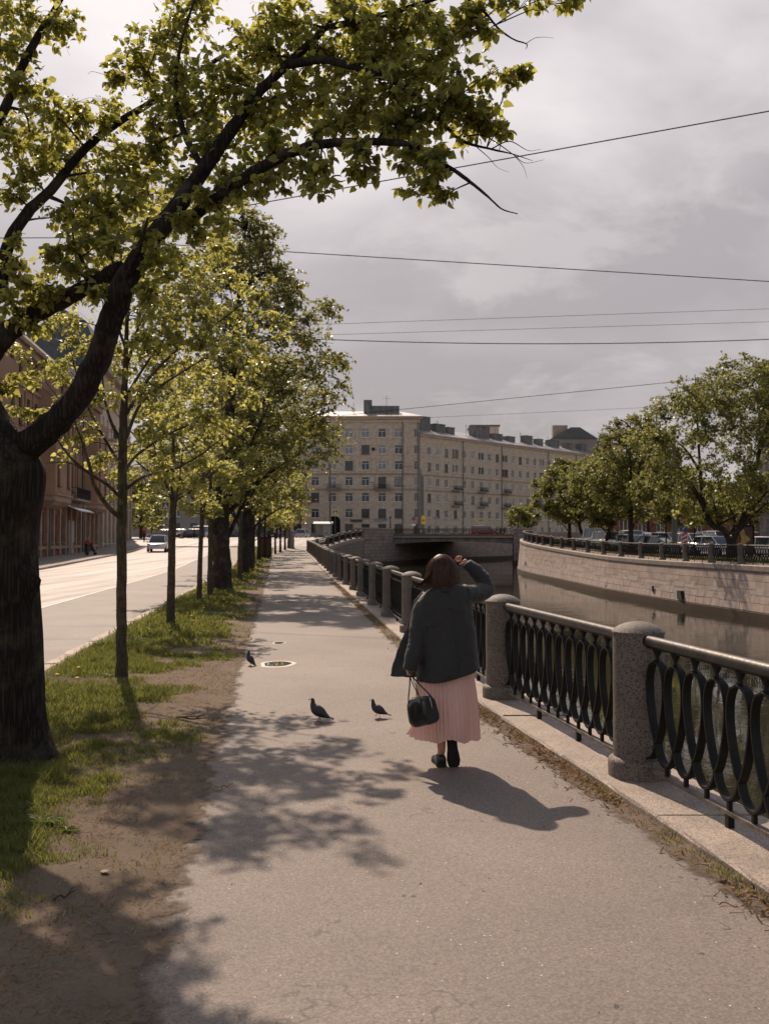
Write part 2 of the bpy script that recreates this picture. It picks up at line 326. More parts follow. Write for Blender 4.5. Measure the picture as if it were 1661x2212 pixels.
def masonry(name, c1, c2, mort, bw=1.0, bh=.42, ms=.012, uv=True, wet=False, bias=0.0, rust=False, bump=.5, axes='xz'):
    m, t, b = mat_new(name); L = t.links.new
    tcn = N(t, 'ShaderNodeTexCoord'); src = tcn.outputs['UV' if uv else 'Object']
    sp_ = N(t, 'ShaderNodeSeparateXYZ'); L(src, sp_.inputs[0])
    if not uv:
        cb = N(t, 'ShaderNodeCombineXYZ'); L(sp_.outputs[0], cb.inputs[0]); L(sp_.outputs[2], cb.inputs[1]); vec = cb.outputs[0]; zc = sp_.outputs[2]
    else: vec = src; zc = sp_.outputs[1]
    br = N(t, 'ShaderNodeTexBrick'); L(vec, br.inputs['Vector'])
    br.inputs['Color1'].default_value = (*c1, 1); br.inputs['Color2'].default_value = (*c2, 1); br.inputs['Mortar'].default_value = (*mort, 1)
    br.inputs['Scale'].default_value = 1; br.inputs['Mortar Size'].default_value = ms; br.inputs['Brick Width'].default_value = bw; br.inputs['Row Height'].default_value = bh
    br.inputs['Bias'].default_value = bias; br.offset = .43; br.squash = .7 if uv else 1.0; br.squash_frequency = 3
    n = N(t, 'ShaderNodeTexNoise', i_Scale=1.4, i_Detail=8, i_Roughness=.65); L(vec, n.inputs['Vector'])
    mr = N(t, 'ShaderNodeMapRange'); mr.inputs[1].default_value = .3; mr.inputs[2].default_value = .7; mr.inputs[3].default_value = .72; mr.inputs[4].default_value = 1.2; L(n.outputs[0], mr.inputs[0])
    vs = N(t, 'ShaderNodeVectorMath', operation='SCALE'); L(br.outputs[0], vs.inputs[0]); L(mr.outputs[0], vs.inputs['Scale']); col = vs.outputs[0]
    if rust:
        mp_ = N(t, 'ShaderNodeMapping'); mp_.inputs['Scale'].default_value = (2.2, .18, 1); L(vec, mp_.inputs[0])
        nr = N(t, 'ShaderNodeTexNoise', i_Scale=2.0, i_Detail=5, i_Roughness=.6); L(mp_.outputs[0], nr.inputs['Vector'])
        rr = N(t, 'ShaderNodeMapRange'); rr.inputs[1].default_value = .62; rr.inputs[2].default_value = .75; rr.inputs[4].default_value = .6; L(nr.outputs[0], rr.inputs[0])
        mm = N(t, 'ShaderNodeMix', data_type='RGBA'); L(rr.outputs[0], mm.inputs[0]); L(col, mm.inputs[6]); mm.inputs[7].default_value = (.10, .065, .04, 1); col = mm.outputs[2]
    if wet:
        ns = N(t, 'ShaderNodeTexNoise', i_Scale=3.0, i_Detail=5); L(vec, ns.inputs['Vector'])
        ad = N(t, 'ShaderNodeMath', operation='MULTIPLY_ADD'); L(ns.outputs[0], ad.inputs[0]); ad.inputs[1].default_value = -.35; L(zc, ad.inputs[2])
        wr = N(t, 'ShaderNodeMapRange'); wr.inputs[1].default_value = -1.98; wr.inputs[2].default_value = -1.80; wr.inputs[3].default_value = 1; wr.inputs[4].default_value = 0; L(ad.outputs[0], wr.inputs[0])
        mm = N(t, 'ShaderNodeMix', data_type='RGBA'); L(wr.outputs[0], mm.inputs[0]); L(col, mm.inputs[6]); mm.inputs[7].default_value = (.085, .062, .042, 1); col = mm.outputs[2]
    L(col, b.inputs['Base Color']); b.inputs['Roughness'].default_value = .85; b.inputs['Specular IOR Level'].default_value = .25
    f = N(t, 'ShaderNodeMath', operation='MULTIPLY_ADD'); L(n.outputs[0], f.inputs[0]); f.inputs[1].default_value = .5; 
    iv = N(t, 'ShaderNodeMath', operation='SUBTRACT'); iv.inputs[0].default_value = 1; L(br.outputs['Fac'], iv.inputs[1]); L(iv.outputs[0], f.inputs[2])
    bp = N(t, 'ShaderNodeBump', i_Strength=bump, i_Distance=.03); L(f.outputs[0], bp.inputs['Height']); L(bp.outputs[0], b.inputs['Normal'])
    return m
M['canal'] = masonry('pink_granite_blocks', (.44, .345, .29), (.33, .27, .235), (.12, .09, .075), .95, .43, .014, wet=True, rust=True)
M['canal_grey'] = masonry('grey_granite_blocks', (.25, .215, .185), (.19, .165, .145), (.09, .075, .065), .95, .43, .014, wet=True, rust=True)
M['facade'] = masonry('cream_stone_facade', (.60, .51, .40), (.54, .46, .36), (.34, .285, .22), 1.05, .42, .02, uv=False, bump=.3)
M['facade2'] = masonry('cream_stone_facade_wing', (.61, .52, .405), (.55, .47, .365), (.36, .30, .23), .9, .42, .018, uv=False, bump=.3)
M['plaster'] = pbr('cream_plaster', (.52, .43, .335), .9, var=.12, vscale=.4)
M['roofmetal'] = pbr('zinc_roof', (.42, .40, .39), .38, .5, var=.25, vscale=.5)
M['stone_trim'] = pbr('stone_trim', (.34, .275, .21), .85, var=.2, vscale=1.2)
M['frame_w'] = pbr('white_window_frame', (.80, .79, .77), .5)
M['frame_d'] = pbr('brown_window_frame', (.10, .07, .05), .5)
M['glass_far'] = pbr('window_glass', (.035, .04, .045), .08, 0, spec=.8)
M['glass_cur'] = pbr('curtained_window_glass', (.26, .27, .28), .25, 0, var=.35, vscale=.35, spec=.6)
M['dark'] = pbr('dark_interior', (.012, .012, .012), .9)
M['tarmetal'] = pbr('grey_painted_metal', (.12, .13, .13), .5, .3, var=.15, vscale=3)
M['concrete'] = pbr('bridge_concrete', (.10, .10, .10), .85, col2=(.21, .20, .19), vscale=1.1, bump=.3, bscale=8, stretch=(1, 1, .3))
def water_mat():
    m, t, b = mat_new('canal_water'); L = t.links.new
    b.inputs['Base Color'].default_value = (.022, .020, .013, 1); b.inputs['Roughness'].default_value = .025; b.inputs['IOR'].default_value = 1.34
    b.inputs['Specular IOR Level'].default_value = .5
    o = N(t, 'ShaderNodeTexCoord').outputs['Object']
    a = N(t, 'ShaderNodeTexNoise', i_Scale=1.1, i_Detail=3, i_Roughness=.5, i_Distortion=.6); L(o, a.inputs['Vector'])
    c = N(t, 'ShaderNodeTexNoise', i_Scale=6, i_Detail=3, i_Roughness=.5); L(o, c.inputs['Vector'])
    bg_ = N(t, 'ShaderNodeTexNoise', i_Scale=.09, i_Detail=3); L(o, bg_.inputs['Vector'])
    mr = N(t, 'ShaderNodeMapRange'); mr.inputs[1].default_value = .42; mr.inputs[2].default_value = .62; mr.inputs[3].default_value = .12; mr.inputs[4].default_value = 1; L(bg_.outputs[0], mr.inputs[0])
    s = N(t, 'ShaderNodeMath', operation='MULTIPLY_ADD'); L(c.outputs[0], s.inputs[0]); s.inputs[1].default_value = .22; L(a.outputs[0], s.inputs[2])
    s2 = N(t, 'ShaderNodeMath', operation='MULTIPLY'); L(s.outputs[0], s2.inputs[0]); L(mr.outputs[0], s2.inputs[1])
    bp = N(t, 'ShaderNodeBump', i_Strength=.45, i_Distance=.045); L(s2.outputs[0], bp.inputs['Height']); L(bp.outputs[0], b.inputs['Normal'])
    return m
M['water'] = water_mat()
def leaf_mat(name, front, trans, mixf=.55, rough=.42, dry=False):
    m = bpy.data.materials.new(name); m.use_nodes = True; t = m.node_tree; L = t.links.new
    b = t.nodes['Principled BSDF']; out = t.nodes['Material Output']
    b.inputs['Roughness'].default_value = rough; b.inputs['Specular IOR Level'].default_value = .45
    geo = N(t, 'ShaderNodeNewGeometry')
    r = N(t, 'ShaderNodeMapRange'); r.inputs[3].default_value = .65; r.inputs[4].default_value = 1.35; L(geo.outputs['Random Per Island'], r.inputs[0])
    a = N(t, 'ShaderNodeVectorMath', operation='SCALE'); a.inputs[0].default_value = front; L(r.outputs[0], a.inputs['Scale']); L(a.outputs[0], b.inputs['Base Color'])
    tr = N(t, 'ShaderNodeBsdfTranslucent'); c = N(t, 'ShaderNodeVectorMath', operation='SCALE'); c.inputs[0].default_value = trans; L(r.outputs[0], c.inputs['Scale']); L(c.outputs[0], tr.inputs[0])
    mx_ = N(t, 'ShaderNodeMixShader'); mx_.inputs[0].default_value = mixf; L(b.outputs[0], mx_.inputs[1]); L(tr.outputs[0], mx_.inputs[2]); L(mx_.outputs[0], out.inputs[0])
    return m
M['leaf'] = leaf_mat('lime_leaves', (.055, .064, .018), (.50, .48, .095), .55)
M['leaf_young'] = leaf_mat('young_lime_leaves', (.085, .095, .026), (.52, .50, .125), .56)
M['leaf_dark'] = leaf_mat('old_lime_leaves', (.060, .066, .020), (.34, .33, .080), .52)
M['leaf_bank'] = leaf_mat('bank_tree_leaves', (.075, .084, .026), (.30, .30, .075), .52)
M['grass'] = leaf_mat('grass_blades', (.085, .098, .030), (.225, .235, .055), .5, .7)
M['weed'] = leaf_mat('weed_leaves', (.07, .10, .03), (.16, .20, .04), .45, .5)
M['straw'] = leaf_mat('dry_litter', (.27, .17, .095), (.25, .15, .07), .25, .9)
def bark(name, c1, c2, scale=1.0, lichen=False, bump=1.0):
    m, t, b = mat_new(name); L = t.links.new
    o = N(t, 'ShaderNodeTexCoord').outputs['Object']
    mp_ = N(t, 'ShaderNodeMapping'); mp_.inputs['Scale'].default_value = (scale, scale, scale * .07); L(o, mp_.inputs[0])
    n = N(t, 'ShaderNodeTexNoise', i_Scale=38, i_Detail=8, i_Roughness=.75, i_Distortion=1.2); L(mp_.outputs[0], n.inputs['Vector'])
    v = N(t, 'ShaderNodeTexVoronoi', feature='DISTANCE_TO_EDGE', i_Scale=34); L(mp_.outputs[0], v.inputs['Vector'])
    ml = N(t, 'ShaderNodeMath', operation='MULTIPLY'); L(n.outputs[0], ml.inputs[0]); L(v.outputs['Distance'], ml.inputs[1])
    r = N(t, 'ShaderNodeValToRGB'); e = r.color_ramp.elements; e[0].position = .02; e[0].color = (*c1, 1); e[1].position = .30; e[1].color = (*c2, 1); L(ml.outputs[0], r.inputs[0]); col = r.outputs[0]
    bgn = N(t, 'ShaderNodeTexNoise', i_Scale=3.2, i_Detail=6, i_Roughness=.7); L(o, bgn.inputs['Vector']); bgr = N(t, 'ShaderNodeMapRange'); bgr.inputs[1].default_value = .50; bgr.inputs[2].default_value = .68; bgr.inputs[4].default_value = .55; L(bgn.outputs[0], bgr.inputs[0])  # random mossy patches, paler to put lit bark into the colour
    mmo = N(t, 'ShaderNodeMix', data_type='RGBA', blend_type='MIX'); L(bgr.outputs[0], mmo.inputs[0]); L(col, mmo.inputs[6]); mmo.inputs[7].default_value = (c2[0] * 1.5, c2[1] * 1.6, c2[2] * 1.35, 1); col = mmo.outputs[2]
    if lichen:
        l = N(t, 'ShaderNodeTexNoise', i_Scale=7, i_Detail=4, i_Distortion=1.5); L(o, l.inputs['Vector'])
        lr = N(t, 'ShaderNodeMapRange'); lr.inputs[1].default_value = .60; lr.inputs[2].default_value = .66; lr.inputs[4].default_value = .65; L(l.outputs[0], lr.inputs[0])
        mm = N(t, 'ShaderNodeMix', data_type='RGBA'); L(lr.outputs[0], mm.inputs[0]); L(col, mm.inputs[6]); mm.inputs[7].default_value = (.16, .14, .04, 1); col = mm.outputs[2]
    L(col, b.inputs['Base Color']); b.inputs['Roughness'].default_value = .95; b.inputs['Specular IOR Level'].default_value = .15
    bp = N(t, 'ShaderNodeBump', i_Strength=bump, i_Distance=.03); L(ml.outputs[0], bp.inputs['Height']); L(bp.outputs[0], b.inputs['Normal'])
    return m
M['bark'] = bark('rough_bark', (.014, .011, .009), (.062, .050, .041))
M['bark_young'] = bark('young_bark', (.05, .042, .03), (.13, .11, .075), 2.0, lichen=True, bump=.4)
M['bark_far'] = bark('dark_bark', (.025, .02, .016), (.075, .062, .05), 1.0, bump=.5)

# ============================================================ SETTING
rng = np.random.default_rng(11)
_lat = rng.random((256, 256))
def vnoise(x, y):
    x = np.asarray(x, float); y = np.asarray(y, float); xi = np.floor(x).astype(int); yi = np.floor(y).astype(int); fx = x - xi; fy = y - yi
    fx = fx * fx * (3 - 2 * fx); fy = fy * fy * (3 - 2 * fy); a = lambda i, j: _lat[i & 255, j & 255]
    return (a(xi, yi) * (1 - fx) + a(xi + 1, yi) * fx) * (1 - fy) + (a(xi, yi + 1) * (1 - fx) + a(xi + 1, yi + 1) * fx) * fy
def fbm(x, y, o=4):
    s = 0; a = .5; f = 1.0; x = np.asarray(x, float); y = np.asarray(y, float)
    for i in range(o): s = s + a * vnoise(x * f + 17 * i, y * f + 9 * i); a *= .5; f *= 2.03
    return s / .94
def sheet(name, ys, xl, xr, zf, mat, nx=2, kind='structure', sm=True):
    mb = MB(); rows = []
    for y in ys:
        a, b = xl(y), xr(y); rows.append([(a + (b - a) * i / (nx - 1), y, zf(a + (b - a) * i / (nx - 1), y)) for i in range(nx)])
    vs = [p for r in rows for p in r]; fs = [(i * nx + j, i * nx + j + 1, (i + 1) * nx + j + 1, (i + 1) * nx + j) for i in range(len(rows) - 1) for j in range(nx - 1)]
    mb.add(vs, fs); o = mb.build(name, mat, None, sm)
    return tag(o, kind=kind)
def frange(a, b, s): return [a + (b - a) * i / max(1, round((b - a) / s)) for i in range(max(1, round((b - a) / s)) + 1)]
YN = frange(-8, 20, .5) + frange(21, 112, 1.5)
sheet('walkway', YN, lambda y: pathL(y) - .6, lambda y: curbx(y) + .02, lambda x, y: g(y), M['path'], 4)
def vergez(x, y):
    a, b = kerbR(y), pathL(y); t = min(1, (x - a) / (b - a)); n = float(fbm(x * 3.1, y * 3.1, 3)) - .5
    return g(y) + .006 + (.05 * math.sin(math.pi * min(1, max(0, t))) + .03 * n) * min(1, 6 * (1 - t)) * min(1, 6 * t + .3)
def edge_attr(o, f):
    at_ = o.data.attributes.new('edge', 'FLOAT', 'POINT'); at_.data.foreach_set('value', [f(v.co.x, v.co.y) for v in o.data.vertices])
o = sheet('verge_earth', frange(-8, 30, .12) + frange(30.5, 108, .8), lambda y: kerbR(y) + .0, lambda y: pathL(y) + .35, lambda x, y: vergez(x, y), M['dirt'], 44)
edge_attr(o, lambda x, y: (pathL(y) - x) * .9)
at_ = o.data.attributes.new('moss', 'FLOAT', 'POINT'); at_.data.foreach_set('value', [float(min(1, max(0, ((np.interp(v.co.y, [3, 4.2, 6.1, 8.6, 11.8, 19, 27, 40, 60, 108], [-2.45, -2.2, -1.95, -2.05, -2.5, -3.0, -3.9, -5.2, -7.3, -12.2]) - v.co.x) / .5 + (float(fbm(v.co.x * 1.3, v.co.y * 1.3, 4)) - .5) * 4) * .6 + .1))) * (.0 if v.co.x < kerbR(v.co.y) + .2 else .8) for v in o.data.vertices])
YR = frange(-20, 112, 2)
sheet('road', YR, kerbL, lambda y: kerbR(y) - 3.35, lambda x, y: g(y) - .12, M['road'], 3)
sheet('near_lane', YR, lambda y: kerbR(y) - 3.36, lambda y: kerbR(y) - .1, lambda x, y: g(y) - .116, asphalt('lane_asphalt', (.20, .17, .15), rough=.75), 3)
mk = pbr('worn_road_paint', (.55, .52, .49), .6, var=.3, vscale=8)
sheet('lane_marking', YR, lambda y: kerbR(y) - 3.42, lambda y: kerbR(y) - 3.34, lambda x, y: g(y) - .110, mk, 2)
sheet('pavement', YR, facx, lambda y: kerbL(y) - .15, lambda x, y: g(y) + .0, M['pave'], 3)
# kerbstones of the road (low, light concrete)
M['kerb'] = pbr('pale_kerbstone', (.42, .35, .28), .85, var=.25, vscale=3, bump=.4, bscale=30)
def kerb_run(name, xf, w, h, y0, y1, step, mat, zbase=-.14, jit=.012, gap=.008):
    mb = MB(); y = y0; rr = random.Random(5)
    while y < y1:
        a, b = y + gap, min(y + step, y1) - gap; dz = rr.uniform(-jit, jit); n = 6
        ring = []
        L_ = []; 
        for i in range(n + 1):
            yy = a + (b - a) * i / n; e1 = rr.uniform(-.008, .008); e2 = rr.uniform(-.012, .006)
            x0 = xf(yy) + e1; z0 = g(yy) + zbase; z1 = g(yy) + h + dz
            L_.append([Vector((x0, yy, z0)), Vector((x0 + .004, yy, z1 - .02)), Vector((x0 + .02 + e1, yy, z1 + e2 * .3)), Vector((x0 + w - .02, yy, z1)), Vector((x0 + w, yy, z1 - .02)), Vector((x0 + w, yy, z0))])
        mb.loft(L_, True, True); y += step
    return struct(name, mb, mat)
kerb_run('road_kerb', lambda y: kerbR(y) - .12, .2, .02, -6, 108, 1.0, M['kerb'])
kerb_run('pavement_kerb', lambda y: kerbL(y) - .18, .2, .02, 20, 112, 2.0, M['kerb'])
kerb_run('granite_coping', curbx, .68, .05, -6, 96, 1.75, M['curb'], zbase=-.4, jit=.006)
def coping_far(pts, w, name, mat, top=.05, depth=.4):
    mb = MB()
    for (x0, y0), (x1, y1) in zip(pts[:-1], pts[1:]):
        d = Vector((x1 - x0, y1 - y0)).normalized(); nrm = Vector((d.y, -d.x)); L_ = []
        for (x, y) in ((x0, y0), (x1, y1)):
            a = Vector((x, y)) - nrm * w[0]; b = Vector((x, y)) + nrm * w[1]; z = g(y)
            L_.append([Vector((a.x, a.y, z - depth)), Vector((a.x, a.y, z + top)), Vector((b.x, b.y, z + top)), Vector((b.x, b.y, z - depth))])
        mb.loft(L_)
    return struct(name, mb, mat)
farpts = [(F(y), y) for y in (95.9, 97.3, 100, 103.5, 107, 110.5, 115.5, 120.5, 125.5, 130.5, 135.7, 141)]
coping_far(farpts, (.33, .35), 'coping_bend', M['curb'])

# land sheets with the canal left open
BL = [(-40, 8), (-8, 4.4), (3.55, 2.66), (97, -7.2), (103.5, -6.85), (110.5, -6.2), (120.5, -5.4), (130.5, -4.3), (141, -3.1), (155, 1.4), (181, 12.4), (203, 26.9), (228, 45.9), (300, 99.9), (343, 130), (600, 300)]
BR = [(-40, 33)] + [(y, x + .25) for y, x in [(e_[1], e_[0]) for e_ in []]]
def bankR(y):
    if y <= 155: return E(y) + .3
    return interp([(155, 22.8), (181, 27), (205, 44), (243, 75), (343, 160), (600, 340)], y)
def bankL(y):
    if y < 97: return F(y) + .22
    return interp(BL, y)
sheet('ground', frange(-60, 112, 4) + frange(114, 200, 3) + frange(210, 900, 30), lambda y: -900, lambda y: bankL(y) - .06, lambda x, y: g(y) - .2, M['pave'], 2)
sheet('junction_road', frange(111.9, 195, 3), lambda y: -200, lambda y: bankL(y) - .45, lambda x, y: g(y) - .02, M['road'], 6)
sheet('opposite_ground', frange(-60, 170, 4) + frange(175, 900, 25), lambda y: bankR(y) + .1, lambda y: 900, lambda x, y: go(y) - .06, M['pave'], 2)
sheet('opposite_pavement', frange(20, 150, 4), lambda y: E(y) + .35, lambda y: E(y) + 3.4, lambda x, y: go(y), M['curb'], 2)
o = sheet('opposite_verge', frange(20, 130, 3), lambda y: E(y) + 3.45, lambda y: E(y) + 6.4, lambda x, y: go(y) + .02, M['dirt'], 3); edge_attr_ = o
sheet('car_park', frange(20, 150, 4), lambda y: E(y) + 6.45, lambda y: 160, lambda x, y: go(y) - .03, M['road'], 2)
edge_attr(edge_attr_, lambda x, y: 1.0)
# water
struct('water', MB().add([(-30, -60, WATER), (400, -60, WATER), (400, 700, WATER), (-30, 700, WATER)], [(0, 1, 2, 3)]), M['water'])
# embankment walls
def wall(name, pts, ztop, batter, mat, side, label, z0=-3.0, coping=.28, ledge=True, cat='embankment wall', name_blocks=False):
    """pts: list of (x,y) of the face at water level; side=+1 when the land lies to +x of the travel direction"""
    root = empty(name, (0, 0, 0), label=label, cat=cat)
    P = [Vector((x, y, 0)) for x, y in pts]; s = [0]
    for a, b in zip(P[:-1], P[1:]): s.append(s[-1] + (b - a).length)
    nr = []
    for i in range(len(P)):
        d = (P[min(i + 1, len(P) - 1)] - P[max(i - 1, 0)]).normalized(); nr.append(Vector((d.y, -d.x, 0)) * side)
    def strip(prof, nm, m, uvv=True):
        vs = []; uvs = []; fs = []; k = len(prof(0))
        for i, p in enumerate(P):
            for off, z in prof(i):
                q = p + nr[i] * off; vs.append((q.x, q.y, z)); uvs.append((s[i], z))
        for i in range(len(P) - 1):
            for j in range(k - 1): fs.append((i * k + j, (i + 1) * k + j, (i + 1) * k + j + 1, i * k + j + 1))
        me = bpy.data.meshes.new(nm); me.from_pydata(vs, [], fs); me.materials.append(m); l = me.uv_layers.new(name='UVMap')
        for lp in me.loops: l.data[lp.index].uv = uvs[lp.vertex_index]
        o = bpy.data.objects.new(nm, me); C.objects.link(o); o.parent = root; return o
    strip(lambda i: [(-.05 if ledge else 0, z0), (-.05 if ledge else 0, -2.2), (-.05 if ledge else 0, -1.98), (0.03, -1.96), (0.03 + batter * .5, (ztop(P[i].y) - 2) / 2), (batter, ztop(P[i].y) - coping)], 'stone_face', mat)
    if name_blocks:
        rb_ = random.Random(8); vs = []; fs = []; ztb = -1.94
        def pos(s_, off, z):
            k = min(len(P) - 2, max(0, int(np.searchsorted(s, s_) - 1))); t = (s_ - s[k]) / (s[k + 1] - s[k]); q = P[k].lerp(P[k + 1], t) + nr[k].lerp(nr[k + 1], t) * off; return (q.x, q.y, z)
        for row in range(5):
            s_ = s[0] - rb_.random()
            while s_ < s[-1] - .1:
                w = rb_.choice((.55, .8, .95, 1.1, 1.3, 1.6)) * rb_.uniform(.9, 1.1); a, b_ = max(s[0], s_ + .008), min(s[-1], s_ + w - .008); s_ += w
                if b_ - a < .1: continue
                d = -rb_.uniform(.0, .016) - .008; zz0 = []
                ring = []
                for sx in (a, b_):
                    yy = pos(sx, 0, 0)[1]; tp = ztop(yy) - coping; z0_ = ztb + (tp - ztb) * row / 5 + .008; z1_ = ztb + (tp - ztb) * (row + 1) / 5 - .008; f0, f1 = 0.03 + batter * (row / 5), .03 + batter * ((row + 1) / 5); zz0.append((sx, z0_, z1_, f0, f1))
                (sa, a0, a1, fa0, fa1), (sb, b0, b1, fb0, fb1) = zz0; c = .012; k = len(vs)
                vs += [pos(sa, fa0 + .02, a0), pos(sb, fb0 + .02, b0), pos(sb, fb1 + .02, b1), pos(sa, fa1 + .02, a1), pos(sa + c, fa0 + d, a0 + c), pos(sb - c, fb0 + d, b0 + c), pos(sb - c, fb1 + d, b1 - c), pos(sa + c, fa1 + d, a1 - c)]
                fs += [(k + 4, k + 5, k + 6, k + 7), (k, k + 1, k + 5, k + 4), (k + 1, k + 2, k + 6, k + 5), (k + 2, k + 3, k + 7, k + 6), (k + 3, k, k + 4, k + 7)]
        me = bpy.data.meshes.new('ashlar'); me.from_pydata(vs, [], fs); me.materials.append(M['blocks']); o = bpy.data.objects.new('ashlar', me); C.objects.link(o); o.parent = root
    if coping: strip(lambda i: [(batter - .07, ztop(P[i].y) - coping), (batter - .07, ztop(P[i].y) - .03), (batter - .04, ztop(P[i].y)), (batter + 1.0, ztop(P[i].y) + .002)], 'coping', M['curb'])
    return root
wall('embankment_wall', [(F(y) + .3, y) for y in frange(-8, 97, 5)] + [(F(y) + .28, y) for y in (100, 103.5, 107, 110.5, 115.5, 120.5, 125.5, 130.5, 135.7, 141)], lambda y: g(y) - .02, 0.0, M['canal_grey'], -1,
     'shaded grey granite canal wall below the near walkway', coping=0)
wall('embankment_wall', [(E(y), y) for y in frange(-20, 110, 4) + frange(112, 155, 2)], lambda y: go(y) + .03, .35, M['canal'], 1, 'sunlit pink granite wall curving along the far bank of the canal', name_blocks=True)
wall('embankment_wall', [(12.0, 180), (27, 203), (46, 228), (100, 300)], lambda y: g(y) + .1, .2, M['canal'], -1, 'pale granite canal wall seen through the bridge opening', coping=.3)
# mooring ring / iron fittings and the dark missing block on the far wall
def fitting(px, py, Y, kind):
    if kind == 'ring':
        x = E(Y) + .12; p = at(px, py, Y); p.x = x - .02
        mb = MB(); mb.tube([p + Vector((-.06, math.cos(a) * .16, math.sin(a) * .2 - .2)) for a in np.linspace(0, 2 * math.pi, 15)], .035, 6)
        o = mb.build('mooring_ring', M['iron']); return o
o = fitting(1403, 1265, 63.2, 'ring'); tag(o, 'rusty iron mooring ring on the pink canal wall, nearer the camera', 'mooring ring')
o = fitting(1150, 1213, 112, 'ring'); tag(o, 'small iron mooring ring at the far curve of the pink wall', 'mooring ring')
mb = MB(); p = at(1455, 1285, 58.8); x = E(58.8) - .03
mb.add([(x, 58.2, p.z - .25), (x, 59.2, p.z - .25), (x, 59.2, p.z + .25), (x, 58.5, p.z + .25), (x + .3, 58.2, p.z - .25), (x + .3, 59.2, p.z - .25), (x + .3, 59.2, p.z + .25), (x + .3, 58.5, p.z + .25)], [(3, 2, 1, 0), (0, 1, 5, 4), (1, 2, 6, 5), (2, 3, 7, 6), (3, 0, 4, 7)])
tag(mb.build('drain_opening', M['dark']), 'dark square drain opening in the pink canal wall above the water', 'drain')

# ============================================================ GRASS AND LITTER
def blades(name, x, y, z, h, w, mat, lean=.5, parent=None, curl=.35):
    n = len(x); az = rng.random(n) * 2 * np.pi; la = rng.random(n) * 2 * np.pi; l = h * lean * (0.3 + rng.random(n))
    dx, dy = np.cos(az) * w, np.sin(az) * w; lx, ly = np.cos(la) * l, np.sin(la) * l
    V = np.zeros((n, 5, 3))
    V[:, 0] = np.stack([x - dx, y - dy, z - .004], 1); V[:, 1] = np.stack([x + dx, y + dy, z - .004], 1)
    V[:, 2] = np.stack([x + dx * .8 + lx * curl, y + dy * .8 + ly * curl, z + h * .6], 1); V[:, 3] = np.stack([x - dx * .8 + lx * curl, y - dy * .8 + ly * curl, z + h * .6], 1)
    V[:, 4] = np.stack([x + lx, y + ly, z + h], 1)
    b = np.arange(n)[:, None] * 5
    q = (b + np.array([0, 1, 2, 3])).ravel(); t = (b + np.array([3, 2, 4])).ravel()
    me = bpy.data.meshes.new(name); me.vertices.add(n * 5); me.vertices.foreach_set('co', V.ravel())
    me.loops.add(n * 7); me.loops.foreach_set('vertex_index', np.concatenate([q, t]).astype(np.int32))
    me.polygons.add(n * 2); st = np.concatenate([np.arange(n) * 4, n * 4 + np.arange(n) * 3]).astype(np.int32); me.polygons.foreach_set('loop_start', st)
    me.update(calc_edges=True); me.materials.append(mat)
    o = bpy.data.objects.new(name, me); C.objects.link(o)
    if parent is not None: o.parent = parent
    return o
GT = [(3, -2.35), (4.2, -2.0), (5.09, -2.0), (6.1, -1.9), (7.2, -1.9), (8.6, -1.98), (10, -2.3), (11.8, -2.5), (14, -2.62), (19, -3.0), (27, -3.9), (40, -5.2), (60, -7.3), (108, -12.2)]
gxs = np.array([t[0] for t in GT]); gvs = np.array([t[1] for t in GT])
def lerp_arr(f, ys): yy = np.linspace(-8, 115, 500); return np.interp(ys, yy, [f(v) for v in yy])
def grass_zone(y0, y1, dens, h0, w0, name):
    wid = 4.2; n = int((y1 - y0) * wid * dens); y = y0 + rng.random(n) * (y1 - y0)
    k = lerp_arr(kerbR, y) + .08; e_ = np.interp(y, gxs, gvs); x = k + rng.random(n) * wid
    pl = lerp_arr(pathL, y)
    nz = fbm(x * 1.3, y * 1.3, 4); nf = fbm(x * 5 + 40, y * 5, 3)
    edge = (e_ - x) / .45 + (nz - .5) * 4.2 + (nf - .5) * 2.2
    kerbfade = np.clip((x - k) / .4, 0, 1)
    pr = np.clip(edge * .8 + .35, 0, 1) * (.12 + .88 * kerbfade) * np.clip((nz - .36) * 6 + .25, .04, 1)
    # worn patch beside the big trunk and a thin scatter over the bare earth
    pr *= 1 - np.exp(-(((x + 2.0) / .55) ** 2 + ((y - 7.6) / .35) ** 2)) * .9
    pr = np.maximum(pr, .035 * (x < pl - .1) * (nf > .55))
    keep = (rng.random(n) < pr) & (x < pl + .05)
    # keep out of the trunk
    keep &= ((x + 3.12) ** 2 + (y - 7.9) ** 2) > .42 ** 2
    x, y, nz2, nf = x[keep], y[keep], nz[keep], nf[keep]
    ht = h0 * (.35 + .9 * rng.random(len(x))) * (.45 + 1.2 * np.clip((nf - .3) * 2, 0, 1)) * np.clip(.45 + edge[keep] * .25, .35, 1.15)
    z = np.array([vergez(a, b) for a, b in zip(x, y)])
    return blades(name, x, y, z, ht, w0 * (.6 + .8 * rng.random(len(x))), M['grass'], .75)
gs = [grass_zone(3.0, 9, 8500, .070, .0026, 'grass'), grass_zone(9, 16, 3600, .08, .0042, 'grass'), grass_zone(16, 34, 900, .095, .010, 'grass'), grass_zone(34, 107, 110, .13, .028, 'grass')]
for o in gs: tag(o, kind='stuff')
# grass on the far bank
n = 26000; y = 45 + rng.random(n) * 80; x = lerp_arr(lambda v: E(min(v, 150)) + 3.5, y) + rng.random(n) * 2.9
o = blades('opposite_grass', x, y, np.array([go(v) for v in y]) + .02, .16 * (.5 + rng.random(n)), .03 * np.ones(n), M['grass'], .5); tag(o, kind='stuff')
